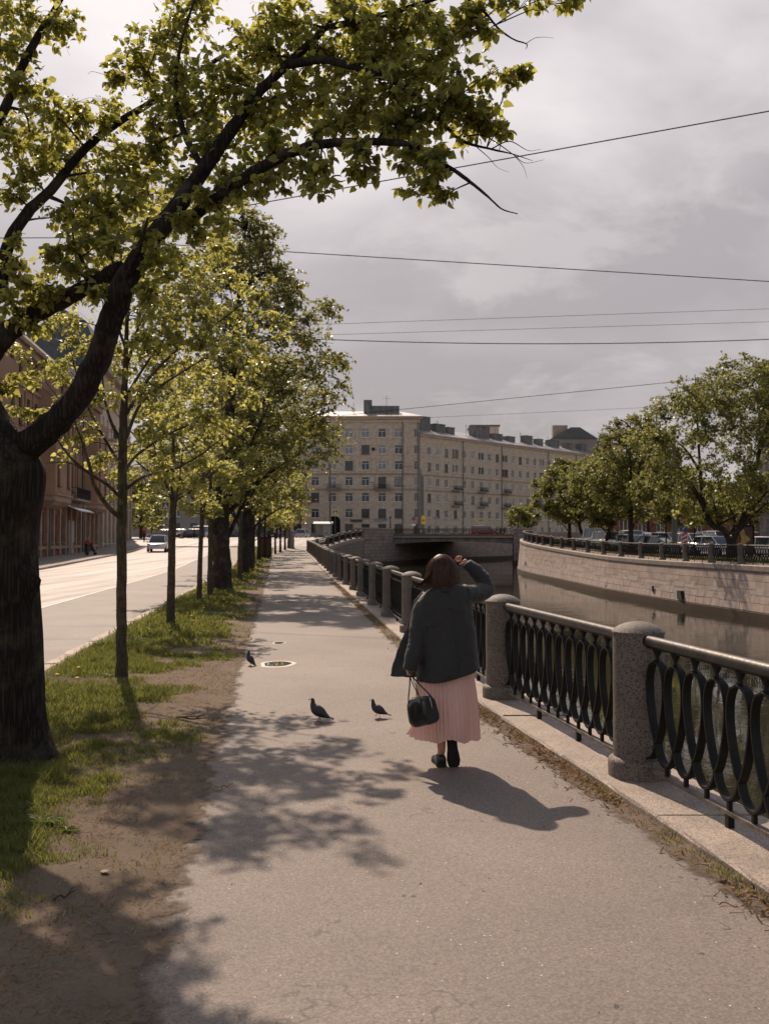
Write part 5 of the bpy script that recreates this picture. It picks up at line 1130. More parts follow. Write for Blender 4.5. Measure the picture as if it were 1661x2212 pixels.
M['house_grey'] = pbr('weathered_plaster', (.26, .27, .28), .9, col2=(.30, .22, .16), vscale=.25)
M['slate'] = pbr('slate_roof', (.10, .11, .115), .7, var=.2, vscale=2)
h_ = plain_house('attic_house', 'grey weathered gable end with tall chimney rising above the long roof', 1192, 1290, 275, 948, M['house_grey'], M['slate'], 3.2)
m = MB(); m.bbox(.5, 4.6, 1, 3, 24, 31.5); part('chimney', m, M['stone_trim'], h_)
plain_house('penthouse', 'cream rooftop penthouse with small tower above the long building', 1018, 1078, 262, 921, M['plaster'], M['slate'], 0, 10)
plain_house('attic_house', 'low cream attic behind the end of the long roof near the trees', 1240, 1345, 300, 962, M['plaster'], M['slate'], 1.5)
# grey building at the far left behind the crossing
GB = empty('street_building', (px2x(285, 200), 200, 1.9), label='plain grey building behind the crossing cars, with red door frames', cat='building')
WG = px2x(615, 200) - px2x(285, 200); wins = []
for k in range(9):
    for fl in range(4):
        x0 = 1.6 + k * 3.4; wins.append((round(x0, 3), round(x0 + 1.3, 3), round(.9 + fl * 3.3, 3), round(2.9 + fl * 3.3, 3)))
xs, zs, holes = cell_grid(wins, WG, 0, 14); m = MB(); facade_wall(m, xs, zs, holes); m.bbox(0, WG, .4, 10, 0, 13.99); part('wall', m, pbr('grey_plaster', (.27, .255, .23), .9, var=.12, vscale=.3), GB)
for w in wins: window(GB, w[0], w[1], w[2], w[3], .13, 'frame_w' if w[2] > 2 else 'frame_d', 'glass_far', 'C')
m = MB(); m.bbox(-.3, WG + .3, -.5, .4, 14, 14.3); part('cornice', m, M['plaster'], GB)
for px0, px1 in ((504, 522), (585, 600), (613, 640)):
    a, b = px2x(px0, 200) - px2x(285, 200), px2x(px1, 200) - px2x(285, 200); 
    if b > WG: b = WG - .1
    m = MB(); m.bbox(a, a + .25, -.12, 0, 0, 3.2); m.bbox(b - .25, b, -.12, 0, 0, 3.2); m.bbox(a + .25, b - .25, -.12, 0, 2.95, 3.2); part('door_frame', m, pbr('orange_red_paint', (.5, .09, .03), .5), GB)

# ============================================================ LEFT STREET BUILDINGS
M['orange'] = pbr('ochre_stucco', (.28, .170, .105), .85, var=.16, vscale=.5)
M['brick'] = masonry('dark_red_brick', (.24, .085, .05), (.19, .07, .045), (.20, .13, .09), .5, .14, .02, uv=False, bump=.3)
M['stone_dark'] = pbr('weathered_limestone', (.30, .22, .16), .9, var=.25, vscale=1.0)
M['door_grey'] = pbr('grey_door', (.30, .30, .29), .5)
AL = math.atan2(1, -.1275); KS = math.hypot(1, .1275)
def left_building(name, label, y0, y1, H):
    return empty(name, (facx(y0), y0, g(y0) - .05 if y0 < 70 else .3), AL, label=label, cat='building'), (y1 - y0) * KS
OB, Lo = left_building('townhouse', 'ochre stucco townhouse with arched windows, bay windows and red brick ground floor', 56, 107, 16)
so_ = lambda y: (y - 56) * KS
wins = []; arched = []
s = 2.0
bays = [(so_(77.2), so_(85.2)), (so_(97.8), so_(105.6)), (so_(58), so_(66))]
while s < Lo - 1.5:
    inb = [b for b in bays if b[0] - .9 < s < b[1] + .1]
    for fl, (z0, h) in enumerate(((1.5, 2.3), (6.1, 2.4), (10.0, 2.1), (13.3, 1.8))):
        if fl == 0 and abs(s + .5 - so_(90)) < 2.2: continue
        if fl > 0 and inb: continue
        wins.append((round(s, 3), round(s + 1.1, 3), z0, z0 + h))
    s += 2.55
xs, zs, holes = cell_grid(wins, Lo, -.6, 16); m = MB(); facade_wall(m, xs, [z for z in zs if z >= 4.9] if False else zs, holes)
mm = MB(); m2 = MB()
def fw(lo, hi, mbx):
    w_ = [w for w in wins if w[2] >= lo and w[3] <= hi]; a, b, h_ = cell_grid(w_, Lo, lo, hi); facade_wall(mbx, a, b, h_)
fw(4.9, 16, mm); fw(-.6, 4.9, m2)
mm.bbox(0, Lo, .4, 12, 4.9, 15.99); m2.bbox(0, Lo, .4, 12, -.6, 4.9)
part('wall', mm, M['orange'], OB); part('brick_ground_floor', m2, M['brick'], OB)
for w in wins: window(OB, w[0], w[1], w[2], w[3], .14, 'frame_d', 'glass_far', 'T')
m = MB(); m.bbox(-.2, Lo + .2, -.55, .3, 15.7, 16.0); m.bbox(-.1, Lo + .1, -.3, .3, 15.2, 15.66); m.bbox(0, Lo, -.14, .1, 12.7, 12.95); m.bbox(0, Lo, -.2, .1, 4.75, 5.0); m.bbox(0, Lo, -.16, .05, .9, 1.15); part('cornice', m, M['stone_dark'], OB)
s = 1.2
while s < Lo - .6:
    m = MB(); m.bbox(s - .1, s + .5, -.17, .02, -.6, 4.72); part('rusticated_pilaster', m, M['stone_dark'], OB); s += 2.55
m = MB(); s = 1.2
while s < Lo: m.bbox(s, s + .45, -.09, .02, 5.02, 12.68); s += 2.55
part('stucco_pilaster', m, M['orange'], OB)
for b0, b1 in bays:
    m = MB(); c0 = b0 + .7; c1 = b1 - .7; d = 1.15
    w_ = [(round(c0 + .7 + k * (c1 - c0 - 1.4 - 1.3) / 1, 3), round(c0 + .7 + k * (c1 - c0 - 1.4 - 1.3) + 1.3, 3), z, z + 2.5) for k in (0, 1) for z in (6.0, 9.9)]
    L2 = [(x0 - c0, x1 - c0, z0, z1) for x0, x1, z0, z1 in w_]; a, b, h_ = cell_grid(L2, c1 - c0, 5.2, 13.4); facade_wall(m, [x + c0 for x in a], b, h_, -d)
    for p, q in (((b0, 0), (c0, -d)), ((c1, -d), (b1, 0))): m.add([(p[0], p[1], 5.2), (q[0], q[1], 5.2), (q[0], q[1], 13.4), (p[0], p[1], 13.4)], [(0, 1, 2, 3)])
    o = part('bay_window', m, M['orange'], OB)
    for w in w_: window(o, w[0], w[1], w[2], w[3], -d + .14, 'frame_d', 'glass_cur', 'T')
    m = MB(); 
    for z0, z1, e in ((4.75, 5.2, .02), (5.2, 5.35, .15)): m.loft([[Vector((b0 - e, 0, z)), Vector((c0 - e * .5, -d - e, z)), Vector((c1 + e * .5, -d - e, z)), Vector((b1 + e, 0, z))] for z in (z0, z1)])
    m.loft([[Vector((b0 + k_ * 1.2, 0, z)), Vector((c0 + k_ * .8, -d * (1 - k_), z)), Vector((c1 - k_ * .8, -d * (1 - k_), z)), Vector((b1 - k_ * 1.2, 0, z))] for z, k_ in ((4.2, .8), (4.45, .3), (4.74, 0))]); part('bay_cornice', m, M['stone_dark'], o)
bq = balcony(OB, so_(88.5), so_(95.5), 5.35, 1.0)
m = MB(); c0, c1 = so_(87.2), so_(94.2); m.loft([[Vector((x, -1.5, 4.15)), Vector((x, 0, 4.75)), Vector((x, 0, 4.81)), Vector((x, -1.5, 4.21))] for x in (c0, c1)])
x = c0
while x < c1 - .1: m.loft([[Vector((x, -1.5, 4.21)), Vector((x + .16, -1.5, 4.25)), Vector((x + .16, 0, 4.86)), Vector((x, 0, 4.82))], [Vector((x + .2, -1.5, 4.21)), Vector((x + .32, -1.5, 4.21)), Vector((x + .32, 0, 4.82)), Vector((x + .2, 0, 4.82))]]); x += .55
part('door_canopy', m, pbr('corrugated_canopy', (.45, .45, .46), .35, .4), OB)
m = MB(); m.bbox(so_(89.5), so_(92), -.1, .02, -.4, 3.4); o = part('door', m, M['door_grey'], OB); m = MB(); m.tube([(so_(91.6), -.14, 1.1), (so_(91.6), -.14, 1.4)], .03, 5); part('handle', m, M['iron'], o)
m = MB()
for yy, zt in ((80.5, 4.6), (95.9, 15.3)): s = so_(yy); m.tube([(s, -.25, -.1), (s, -.22, .3), (s, -.22, zt)], .09, 8)
part('drainpipe', m, M['tarmetal'], OB)
m = MB(); m.loft([[Vector((x, -.2, 16.02)), Vector((x, 2.2, 18.6)), Vector((x, 6, 19.4)), Vector((x, 12, 16.02))] for x in (0, Lo)]); part('roof', m, M['slate'], OB)
CBl, Lc = left_building('tall_house', 'cream pilastered house with dark slate mansard roof at the end of the left street', 107.3, 133, 20)
wins = [(round(1.6 + 3.1 * k, 3), round(2.9 + 3.1 * k, 3), z0, z0 + h) for k in range(8) for z0, h in ((.9, 2.6), (5.2, 2.3), (9, 2.2), (12.8, 2.1), (16.4, 1.9))]
xs, zs, holes = cell_grid(wins, Lc, -.4, 20); m = MB(); facade_wall(m, xs, zs, holes); m.bbox(0, Lc, .4, 12, -.4, 19.99); part('wall', m, M['plaster'], CBl)
for w in wins: window(CBl, w[0], w[1], w[2], w[3], .14, 'frame_w', 'glass_far', 'T')
m = MB()
for k in range(9): m.bbox(.35 + 3.1 * k, 1.15 + 3.1 * k - .05, -.25, .02, .2, 8.4)
part('column', m, M['stone_trim'], CBl)
m = MB(); m.bbox(-.1, Lc, -.5, .2, 8.45, 8.9); m.bbox(-.2, Lc + .2, -.7, .3, 19.7, 20.1); part('cornice', m, M['stone_trim'], CBl)
m = MB(); m.loft([[Vector((x, -.3, 20.12)), Vector((x, 1.6, 25.0)), Vector((x, 4, 26.2)), Vector((x, 12, 20.12))] for x in (0, Lc)]); part('roof', m, M['slate'], CBl)
for y_ in (112, 119, 127): balcony(CBl, (y_ - 107.3) * KS - 1.2, (y_ - 107.3) * KS + 1.2, 12.6)
# grey building at the right edge
RB = empty('grey_building', (px2x(1641, 104), 104, go(104)), R(-68), label='tall grey stone building at the right edge behind the advertising board', cat='building')
wins = [(round(1.2 + 3.4 * k, 3), round(2.5 + 3.4 * k, 3), z0, z0 + h) for k in range(7) for z0, h in ((.8, 2.9), (5.2, 2.6), (9, 2.3), (12.6, 2.2), (16.0, 2.0))]
xs, zs, holes = cell_grid(wins, 25, 0, 18.7); m = MB(); facade_wall(m, xs, zs, holes); m.bbox(0, 25, .4, 14, 0, 18.69)
M['grey_stone'] = masonry('grey_stone_front', (.33, .30, .28), (.28, .26, .245), (.19, .17, .16), 1.1, .45, .02, uv=False, bump=.3); part('wall', m, M['grey_stone'], RB)
for w in wins: window(RB, w[0], w[1], w[2], w[3], .14, 'frame_d', 'glass_far', 'T')
m = MB()
for k in range(7): m.bbox(.15 + 3.4 * k, 1.05 + 3.4 * k, -.2, .02, .3, 18.2)
part('pilaster', m, M['grey_stone'], RB); m = MB(); m.bbox(-.3, 25.3, -.6, .3, 18.7, 19.1); m.bbox(-.1, 25, -.3, .01, 4.3, 4.6); part('cornice', m, M['stone_trim'], RB)
m = MB()
for k in (0,): m.box((.6 + 3.4 * k, -.35, 3.6), (.25, .3, .45))
part('wall_lamp', m, M['iron'], RB)
m = MB(); m.box((-1.2, -.5, 3.0), (1.5, .08, 1.0), M=Matrix.Rotation(.2, 4, 'Y')); part('red_flag', m, M['sign_red'], RB)
rbh = empty('brick_building', (px2x(1322, 140), 140, go(140)), label='low red brick building behind the car park, seen under the trees', cat='building')
wins = [(round(1 + 2.6 * k, 3), round(2.2 + 2.6 * k, 3), z0, z0 + 2) for k in range(12) for z0 in (.9, 4.4)]
xs, zs, holes = cell_grid(wins, 34, 0, 7.5); m = MB(); facade_wall(m, xs, zs, holes); m.bbox(0, 34, .4, 10, 0, 7.49); part('wall', m, M['brick'], rbh)
for w in wins: window(rbh, w[0], w[1], w[2], w[3], .14, 'frame_w', 'glass_far', 'C')
m = MB(); m.bbox(-.3, 34.3, -.4, 10.3, 7.5, 7.9); part('roof', m, M['slate'], rbh)

# ============================================================ CARS
def paint(n, c, r=.28, mt=0.0): return pbr(n, c, r, mt, coat=.6, var=.04, vscale=2)
PAINT = dict(white=paint('white_car_paint', (.80, .79, .78)), silver=paint('silver_car_paint', (.55, .56, .57), .3, .5), dark=paint('dark_car_paint', (.02, .022, .026)), grey=paint('grey_car_paint', (.13, .14, .15), .3, .5), red=paint('dark_red_car_paint', (.22, .015, .02)), blue=paint('blue_grey_car_paint', (.09, .12, .16), .3, .4))
M['carglass'] = pbr('car_glass', (.10, .11, .115), .06, .55, spec=.9); M['tyre'] = pbr('tyre', (.018, .018, .018), .85); M['rim'] = pbr('alloy_rim', (.35, .35, .36), .3, .8)
M['lampglass'] = pbr('headlamp_glass', (.75, .76, .78), .08, .3, spec=1.0); M['taillamp'] = pbr('tail_lamp', (.35, .01, .01), .15); M['plate'] = pbr('plate_white', (.6, .6, .6), .5); M['blackplastic'] = pbr('black_plastic', (.02, .02, .02), .55)
def make_car(kind):
    S = dict(suv=(4.6, 1.88, 1.70, .98, .62), sedan=(4.6, 1.80, 1.45, .88, .60), hatch=(4.1, 1.75, 1.50, .90, .58), van=(4.9, 1.95, 1.95, 1.05, .62))[kind]; L_, W, H, belt, hoodf = S; r = bpy.data.objects.new('parked_car', None); C.objects.link(r); hw = W / 2
    gc = .20 if kind != 'suv' else .26
    if kind == 'sedan': st = [(-.5, .55, .84, .78), (-.485, .42, .90, .9), (-.44, .30, .97, .97), (-.30, .24, .98, 1), (0, .22, .94, 1), (.18, .22, .93, 1), (.30, .24, .88, .99), (.42, .28, .78, .95), (.475, .34, .68, .86), (.5, .42, .58, .70)]; GHf = [(-.40, .0), (-.24, 1), (.06, 1), (.27, 0)]
    elif kind == 'van': st = [(-.5, .5, .95, .92), (-.48, .36, 1.0, .97), (-.3, .26, 1.0, 1), (0, .24, 1.0, 1), (.25, .24, .98, 1), (.36, .26, .9, .98), (.46, .32, .78, .92), (.5, .42, .6, .8)]; GHf = [(-.49, 0), (-.455, 1), (.17, 1), (.36, 0)]
    else: st = [(-.5, .52, .90, .85), (-.48, .38, .97, .94), (-.42, .28, 1.0, .99), (-.2, .24, 1.0, 1), (.1, .24, .98, 1), (.25, .25, .95, 1), (.38, .28, .88, .97), (.46, .34, .78, .9), (.49, .40, .68, .8), (.5, .46, .62, .72)]; GHf = [(-.49, 0), (-.43, 1), (.06, 1), (.26, 0)]
    rings = []
    for fx, lo, hi, wf in st:
        x = fx * L_; w = hw * wf; zt = belt * hi; zb = gc + lo * .12; sh = .08
        rings.append([Vector((x, -w * .90, zb)), Vector((x, -w, zb + .14)), Vector((x, -w, (zb + zt) * .55)), Vector((x, -w * .97, zt - sh)), Vector((x, -w * .86, zt)), Vector((x, w * .86, zt)), Vector((x, w * .97, zt - sh)), Vector((x, w, (zb + zt) * .55)), Vector((x, w, zb + .14)), Vector((x, w * .90, zb))])
    m = MB(); m.loft(rings); o = part('body', m, PAINT['white'], r, ang=35)
    x0, x1, x2, x3 = [f * L_ for f, _ in GHf]; zb = belt - .06; m = MB(); wb = hw * .90; wt = hw * .70; zr = H - .05
    m.loft([[Vector((x0, -wb, zb)), Vector((x0, wb, zb)), Vector((x0 + .02, wb * .98, zb + .05)), Vector((x0 + .02, -wb * .98, zb + .05))], [Vector((x1, -wb, zb)), Vector((x1, wb, zb)), Vector((x1, wt, zr)), Vector((x1, -wt, zr))],
            [Vector((x2, -wb, zb)), Vector((x2, wb, zb)), Vector((x2, wt, zr)), Vector((x2, -wt, zr))], [Vector((x3, -wb * .96, zb)), Vector((x3, wb * .96, zb)), Vector((x3 - .02, wb * .95, zb + .04)), Vector((x3 - .02, -wb * .95, zb + .04))]]); part('windows', m, M['carglass'], r, ang=30)
    m = MB(); xm = (x1 + x2) / 2; m.loft([[Vector((x, -wt * k - .01, z0)), Vector((x, wt * k + .01, z0)), Vector((x, wt * k * .85, z1)), Vector((x, -wt * k * .85, z1))] for x, z0, z1, k in ((x1 - .05, zr - .01, zr + .015, 1), (xm - .4, zr, H + .0, 1), (xm + .3, zr, H, 1), (x2 + .05, zr - .01, zr + .015, 1))])
    for sy in (-1, 1):
        for (xa, xb, t) in ((x3, x2, .05), (x0 + .02, x1, .07)): m.tube([(xa, sy * wb * .97, zb + .03), (xb, sy * wt, zr)], t * .6, 4)
        for f in ((.45,) if kind != 'van' else (.35, .7)): xx = x1 + (x2 - x1) * f; m.tube([(xx, sy * wb * 1.0, zb), (xx, sy * (wt + .005), zr)], .035, 4)
        if kind != 'sedan': xx = x1 + .02; m.tube([(xx, sy * wb, zb), (xx, sy * wt, zr)], .07, 4)
    part('roof', m, PAINT['white'], r, ang=35)
    for fx in (-.30, .31):
        for sy in (-1, 1):
            m = MB(); R_ = .34 if kind in ('suv', 'van') else .31; yy = sy * (hw - .10)
            rg = [[Vector((fx * L_ + math.cos(a) * q, yy + off, R_ + math.sin(a) * q)) for a in np.linspace(0, 2 * math.pi, 17)[:-1]] for q, off in ((R_ * .6, -.115), (R_ * .95, -.11), (R_, -.08), (R_, .08), (R_ * .95, .11), (R_ * .6, .115))]
            m.loft(rg); w_ = part('wheel', m, M['tyre'], r, ang=40); m = MB()
            m.loft([[Vector((fx * L_ + math.cos(a) * q, yy + off * sy, R_ + math.sin(a) * q)) for a in np.linspace(0, 2 * math.pi, 17)[:-1]] for q, off in ((R_ * .62, .118), (R_ * .58, .125), (R_ * .2, .10), (R_ * .15, .12))]); part('rim', m, M['rim'], w_)
    for sy in (-1, 1):
        m = MB(); xf = L_ * .462; z = belt * .66 + .05; m.loft([[Vector((xf - .16, sy * hw * .93, z + .02)), Vector((xf - .16, sy * hw * .93, z + .14)), Vector((xf - .14, sy * hw * .7, z + .15)), Vector((xf - .1, sy * hw * .7, z + .03))], [Vector((xf + .03, sy * hw * .86, z)), Vector((xf + .0, sy * hw * .86, z + .12)), Vector((xf + .06, sy * hw * .52, z + .10)), Vector((xf + .10, sy * hw * .52, z - .01))]]); part('headlight', m, M['lampglass'], r)
        m = MB(); m.box((-L_ * .485, sy * hw * .74, belt * .80), (.10, hw * .36, .2)); part('tail_light', m, M['taillamp'], r)
        m = MB(); m.box((x3 - .45, sy * (hw + .06), belt + .04), (.14, .2, .14)); part('mirror', m, PAINT['white'], r)
    m = MB(); m.box((L_ * .488, 0, belt * .60), (.06, hw * .9, .20)); m.box((L_ * .49, 0, gc + .16), (.05, hw * 1.3, .14)); part('grille', m, M['blackplastic'], r)
    m = MB(); m.box((L_ * .502, 0, gc + .27), (.02, .5, .11)); m.box((-L_ * .502, 0, belt * .62), (.02, .5, .11)); part('number_plate', m, M['plate'], r)
    return r
PROTO = {k: make_car(k) for k in ('suv', 'sedan', 'hatch', 'van')}; USED = set(); PD = {}
def car(kind, col, X, Y, z, hd, label, group, name='parked_car'):
    if kind not in USED: USED.add(kind); o = PROTO[kind]; 
    else: o = copy_tree(PROTO[kind])
    o.name = name; o.location = (X, Y, z); o.rotation_euler = (0, 0, R(hd)); tag(o, label, 'car', group)
    for ch in o.children:
        nm = ch.name.split('.')[0]
        if nm in ('body', 'roof', 'mirror'):
            key = (kind, nm, col, len(ch.data.vertices), round(sum(v.co.y for v in ch.data.vertices), 2))
            if key not in PD:
                me = ch.data.copy(); me.materials[0] = PAINT[col]; PD[key] = me
            ch.data = PD[key]
    return o
GJ, GP = 'cars at the far crossing', 'cars in the car park on the far bank'
car('suv', 'white', -22.9, 101, g(101) - .12, -83, 'white crossover driving towards the camera on the sunlit road', 'cars on the road', 'moving_car')
car('suv', 'red', px2x(1047, 161.5), 161.5, 2.12, 0, 'dark red estate car crossing the bridge', 'cars on the bridge', 'moving_car')
zj = 1.62
car('hatch', 'dark', px2x(412, 142), 142, zj, 185, 'dark hatchback behind the crossing, left of the white van', GJ, 'moving_car')
car('van', 'white', px2x(432, 149), 149, zj + .05, 185, 'white van stopped behind the dark hatchback at the crossing', GJ, 'moving_car')
car('sedan', 'dark', px2x(500, 146), 146, zj + .05, 5, 'black sedan at the crossing between thick trunks', GJ, 'moving_car')
car('suv', 'dark', px2x(601, 140), 140, zj - .05, 75, 'dark car seen from behind with red tail lights at the crossing', GJ, 'moving_car')
car('hatch', 'silver', px2x(655, 158), 158, zj + .1, 82, 'silver hatchback parked before the cream building, seen from behind', GJ)
car('sedan', 'silver', px2x(794, 178), 178, zj + .25, 10, 'silver car behind the railing near the left bridge pier', GJ)
car('hatch', 'red', px2x(772, 180), 180, zj + .25, 80, 'red car just left of the archway kerb behind the shelter', GJ)
car('sedan', 'grey', px2x(352, 150), 150, zj + .05, 175, 'grey sedan at the far left of the crossing', GJ, 'moving_car')
car('hatch', 'white', px2x(380, 156), 156, zj + .1, 175, 'white hatchback behind the standing pedestrian at the crossing', GJ, 'moving_car')
PK = [(1301, 98, 'van', 'white', -70), (1316, 94, 'suv', 'white', -75), (1336, 97, 'hatch', 'grey', -80), (1359, 92, 'sedan', 'silver', -65), (1369, 101, 'suv', 'white', -80), (1390, 89, 'sedan', 'silver', -62), (1414, 98, 'hatch', 'white', -85), (1420, 84, 'sedan', 'blue', -50),
      (1450, 87, 'suv', 'white', -70), (1497, 82, 'suv', 'white', -75), (1513, 93, 'sedan', 'grey', -165), (1545, 79.5, 'hatch', 'white', -68), (1553, 97, 'suv', 'white', -80), (1634, 80, 'sedan', 'silver', -60), (1663, 75, 'hatch', 'white', -45), (1475, 98, 'hatch', 'silver', -75), (1436, 104, 'sedan', 'dark', -80), (1285, 104, 'sedan', 'silver', -70), (1598, 86, 'sedan', 'white', -70)]
PLb = ['white van at the left end of the parked row across the canal', 'white SUV beside the white van, behind the far bank trunks', 'grey hatchback between the two far trunks across the canal', 'silver sedan parked just left of the dark pointed tree trunk', 'white SUV in the second row behind the silver sedan',
       'silver sedan right of the dark pointed tree trunk, turned to the canal', 'white hatchback in the back row right of the pointed tree', 'low blue grey sedan nearest the railing, left of the street pole', 'white SUV parked directly left of the street pole', 'white SUV parked below the red striped sign',
       'grey sedan seen from the side behind the sapling', 'white hatchback parked just left of the forked tree', 'white SUV in the back row above the white hatchback, by the forked tree', 'silver sedan parked right of the advertising board', 'white hatchback cut by the right edge of the picture',
       'silver hatchback in the back row under the striped sign', 'dark sedan in the back row left of the street pole', 'silver sedan at the far left of the parked row near the trunks', 'white sedan hidden mostly behind the forked trunk']
for (px, Y, kd, col, hd), lb in zip(PK, PLb): car(kd, col, px2x(px, Y), Y, go(Y) - .03, hd, lb, GP)

# ============================================================ STREET FURNITURE
def sign_pole(x, y, z, h, label, cat='street sign', nm='traffic_sign'):
    r = empty(nm, (x, y, z), label=label, cat=cat); m = MB(); m.tube([(0, 0, 0), (0, 0, h)], .035, 8); part('pole', m, M['tarmetal'], r); return r
def disc(parent, z, rad, mat, y=-.05, nm='sign_face', n=20):
    m = MB(); m.loft([[Vector((math.cos(a) * rad, yy, z + math.sin(a) * rad)) for a in np.linspace(0, 2 * math.pi, n + 1)[:-1]] for yy in (y, y - .01)]); return part(nm, m, mat, parent)
def nostop(parent, z, r=.34):
    disc(parent, z, r, M['sign_red']); disc(parent, z, r * .84, M['sign_blue'], -.063, 'blue_field')
    m = MB()
    for a in (.785, -.785): m.box((0, -.08, z), (r * 1.7, .006, .09), M=Matrix.Rotation(a, 4, 'Y'))
    part('cross_bar', m, M['sign_red'], parent)
s = sign_pole(px2x(1477, 77), 77, go(77), 3.3, 'no stopping sign above blue arrow sign and red striped marker across the canal')
nostop(s, 3.05); disc(s, 2.15, .3, M['sign_blue'], -.05, 'arrow_sign'); m = MB(); m.box((0, -.075, 2.15), (.07, .01, .42), M=Matrix.Rotation(.7, 4, 'Y')); part('arrow', m, M['sign_white'], s)
m = MB(); m.bbox(-.3, .3, -.06, -.04, 2.5, 2.68); part('small_plate', m, M['sign_white'], s)
m = MB(); m.bbox(-.25, .25, -.07, -.05, .72, 1.72); sb = part('striped_board', m, M['sign_white'], s)
for k in range(3):
    z = .80 + k * .32; m = MB(); m.add([(-.22, -.075, z), (.22, -.075, z + .22), (.22, -.075, z + .38), (-.22, -.075, z + .16)], [(0, 1, 2, 3)]); part('red_stripe', m, M['sign_red'], sb)
def crosswalk(x, y, z, h, size, label, yaw=0):
    s = sign_pole(x, y, z, h, label); s.rotation_euler.z = yaw; m = MB(); q = size / 2; m.bbox(-q, q, -.06, -.04, h - size, h); b_ = part('yellow_board', m, M['sign_yellow'], s)
    m = MB(); m.bbox(-q * .74, q * .74, -.068, -.062, h - q - q * .74, h - q + q * .74); part('blue_field', m, M['sign_blue'], b_)
    m = MB(); m.add([(-q * .6, -.075, h - q - q * .55), (q * .6, -.075, h - q - q * .55), (0, -.075, h - q + q * .58)], [(0, 1, 2)]); part('white_triangle', m, M['sign_white'], b_)
    m = MB(); y_ = -.08; cz_ = h - q
    m.tube([(-.02 * size * 4, y_, cz_ + .02 * size), (.0, y_, cz_ - .12 * size)], .03 * size, 4); m.tube([(0, y_, cz_ - .12 * size), (-.14 * size, y_, cz_ - .26 * size)], .025 * size, 4); m.tube([(0, y_, cz_ - .12 * size), (.13 * size, y_, cz_ - .26 * size)], .025 * size, 4); m.lathe([(.001, 0), (.045 * size, .04 * size), (.001, .09 * size)], 8, (-.06 * size, y_, cz_ + .03 * size)); part('pedestrian_symbol', m, M['sign_dark'], b_); return s
crosswalk(px2x(724.5, 150), 150, 1.7, 4.4, 1.0, 'yellow bordered pedestrian crossing sign before the dark archway')
crosswalk(px2x(1039.5, 185), 185, 2.0, 3.4, 1.0, 'yellow bordered pedestrian crossing sign above the red car on the bridge')
crosswalk(px2x(358, 128), 128, 1.3, 5.2, 1.15, 'yellow bordered pedestrian crossing sign over the road behind the young trees')
s = sign_pole(px2x(893.6, 186), 186, 2.0, 3.7, 'round no stopping sign beside the tall lamp posts behind the bridge'); nostop(s, 3.4, .38); m = MB(); m.bbox(-.35, .35, -.06, -.04, 2.1, 2.45); part('small_plate', m, M['sign_white'], s)
s = sign_pole(px2x(914.5, 170), 170, 2.1, 3.6, 'narrow yellow warning board on the lamp post by the bridge'); m = MB(); m.bbox(-.33, .33, -.06, -.04, 2.1, 3.5); part('yellow_board', m, M['sign_yellow'], s); m = MB(); m.add([(-.25, -.07, 2.5), (.25, -.07, 2.5), (0, -.07, 3.1)], [(0, 1, 2)]); part('triangle', m, M['sign_red'], s)
s = sign_pole(px2x(940.6, 190), 190, 2.0, 4.2, 'grey diamond shaped sign seen from behind, above the bridge railing'); m = MB(); m.box((0, -.05, 3.7), (.75, .02, .75), M=Matrix.Rotation(.785, 4, 'Y')); part('sign_face', m, M['sign_grey'], s)
def lamp_post(x, y, z, h, arm, label, rad=.11, lamp=True, cat='street lamp'):
    r = empty('street_lamp' if lamp else 'utility_pole', (x, y, z), label=label, cat=cat); m = MB(); m.tube([(0, 0, 0), (0, 0, .9), (0, 0, 1.0), (0, 0, h)], [rad * 1.5, rad * 1.4, rad, rad * .65], 12); part('pole', m, M['tarmetal'], r)
    if lamp:
        m = MB(); m.tube(crom([(0, 0, h - .1), (arm * .35, 0, h + .45), (arm, 0, h + .6)], 5), .05, 6); part('arm', m, M['tarmetal'], r); m = MB(); m.loft([[Vector((arm + x_ * (1 if arm > 0 else -1), y_, h + .62 + z_)) for y_, z_ in ((-w_, 0), (w_, 0), (w_ * .6, .13), (-w_ * .6, .13))] for x_, w_ in ((-.1, .07), (.3, .16), (.8, .12))]); part('lamp_head', m, M['tarmetal'], r)
    return r
lamp_post(px2x(909, 180), 180, 2.0, 12.2, -3.2, 'tall street lamp with long arm before the cream building corner', .16)
lamp_post(px2x(912.5, 172), 172, 2.1, 10.4, 0, 'thick grey utility pole beside the tall street lamp', .30, False, 'pole')
lamp_post(px2x(713, 146), 146, 1.7, 11, 0, 'dark utility pole left of the yellow crossing sign', .15, False, 'pole')
lamp_post(px2x(1456, 72), 72, go(72), 9.5, 0, 'thick dark utility pole among the far bank trees', .21, False, 'pole')
lamp_post(px2x(1277, 112), 112, go(112), 8, 0, 'greenish square pole behind the leaning trunks on the far bank', .3, False, 'pole')
lamp_post(px2x(625.5, 107), 107, g(107), 9, 0, 'dark pole beside the advertising column at the end of the walkway', .16, False, 'pole')
r = empty('lantern_post', (px2x(843, 153.6), 153.6, 3.3), label='short black lantern post standing on the left bridge pier', cat='lamp'); m = MB(); m.tube([(0, 0, 0), (0, 0, 1.5)], [.1, .05], 8); part('pole', m, M['iron'], r); m = MB(); m.lathe([(.08, 1.5), (.16, 1.6), (.15, 1.8), (.02, 1.9)], 8); part('lantern', m, M['iron'], r)
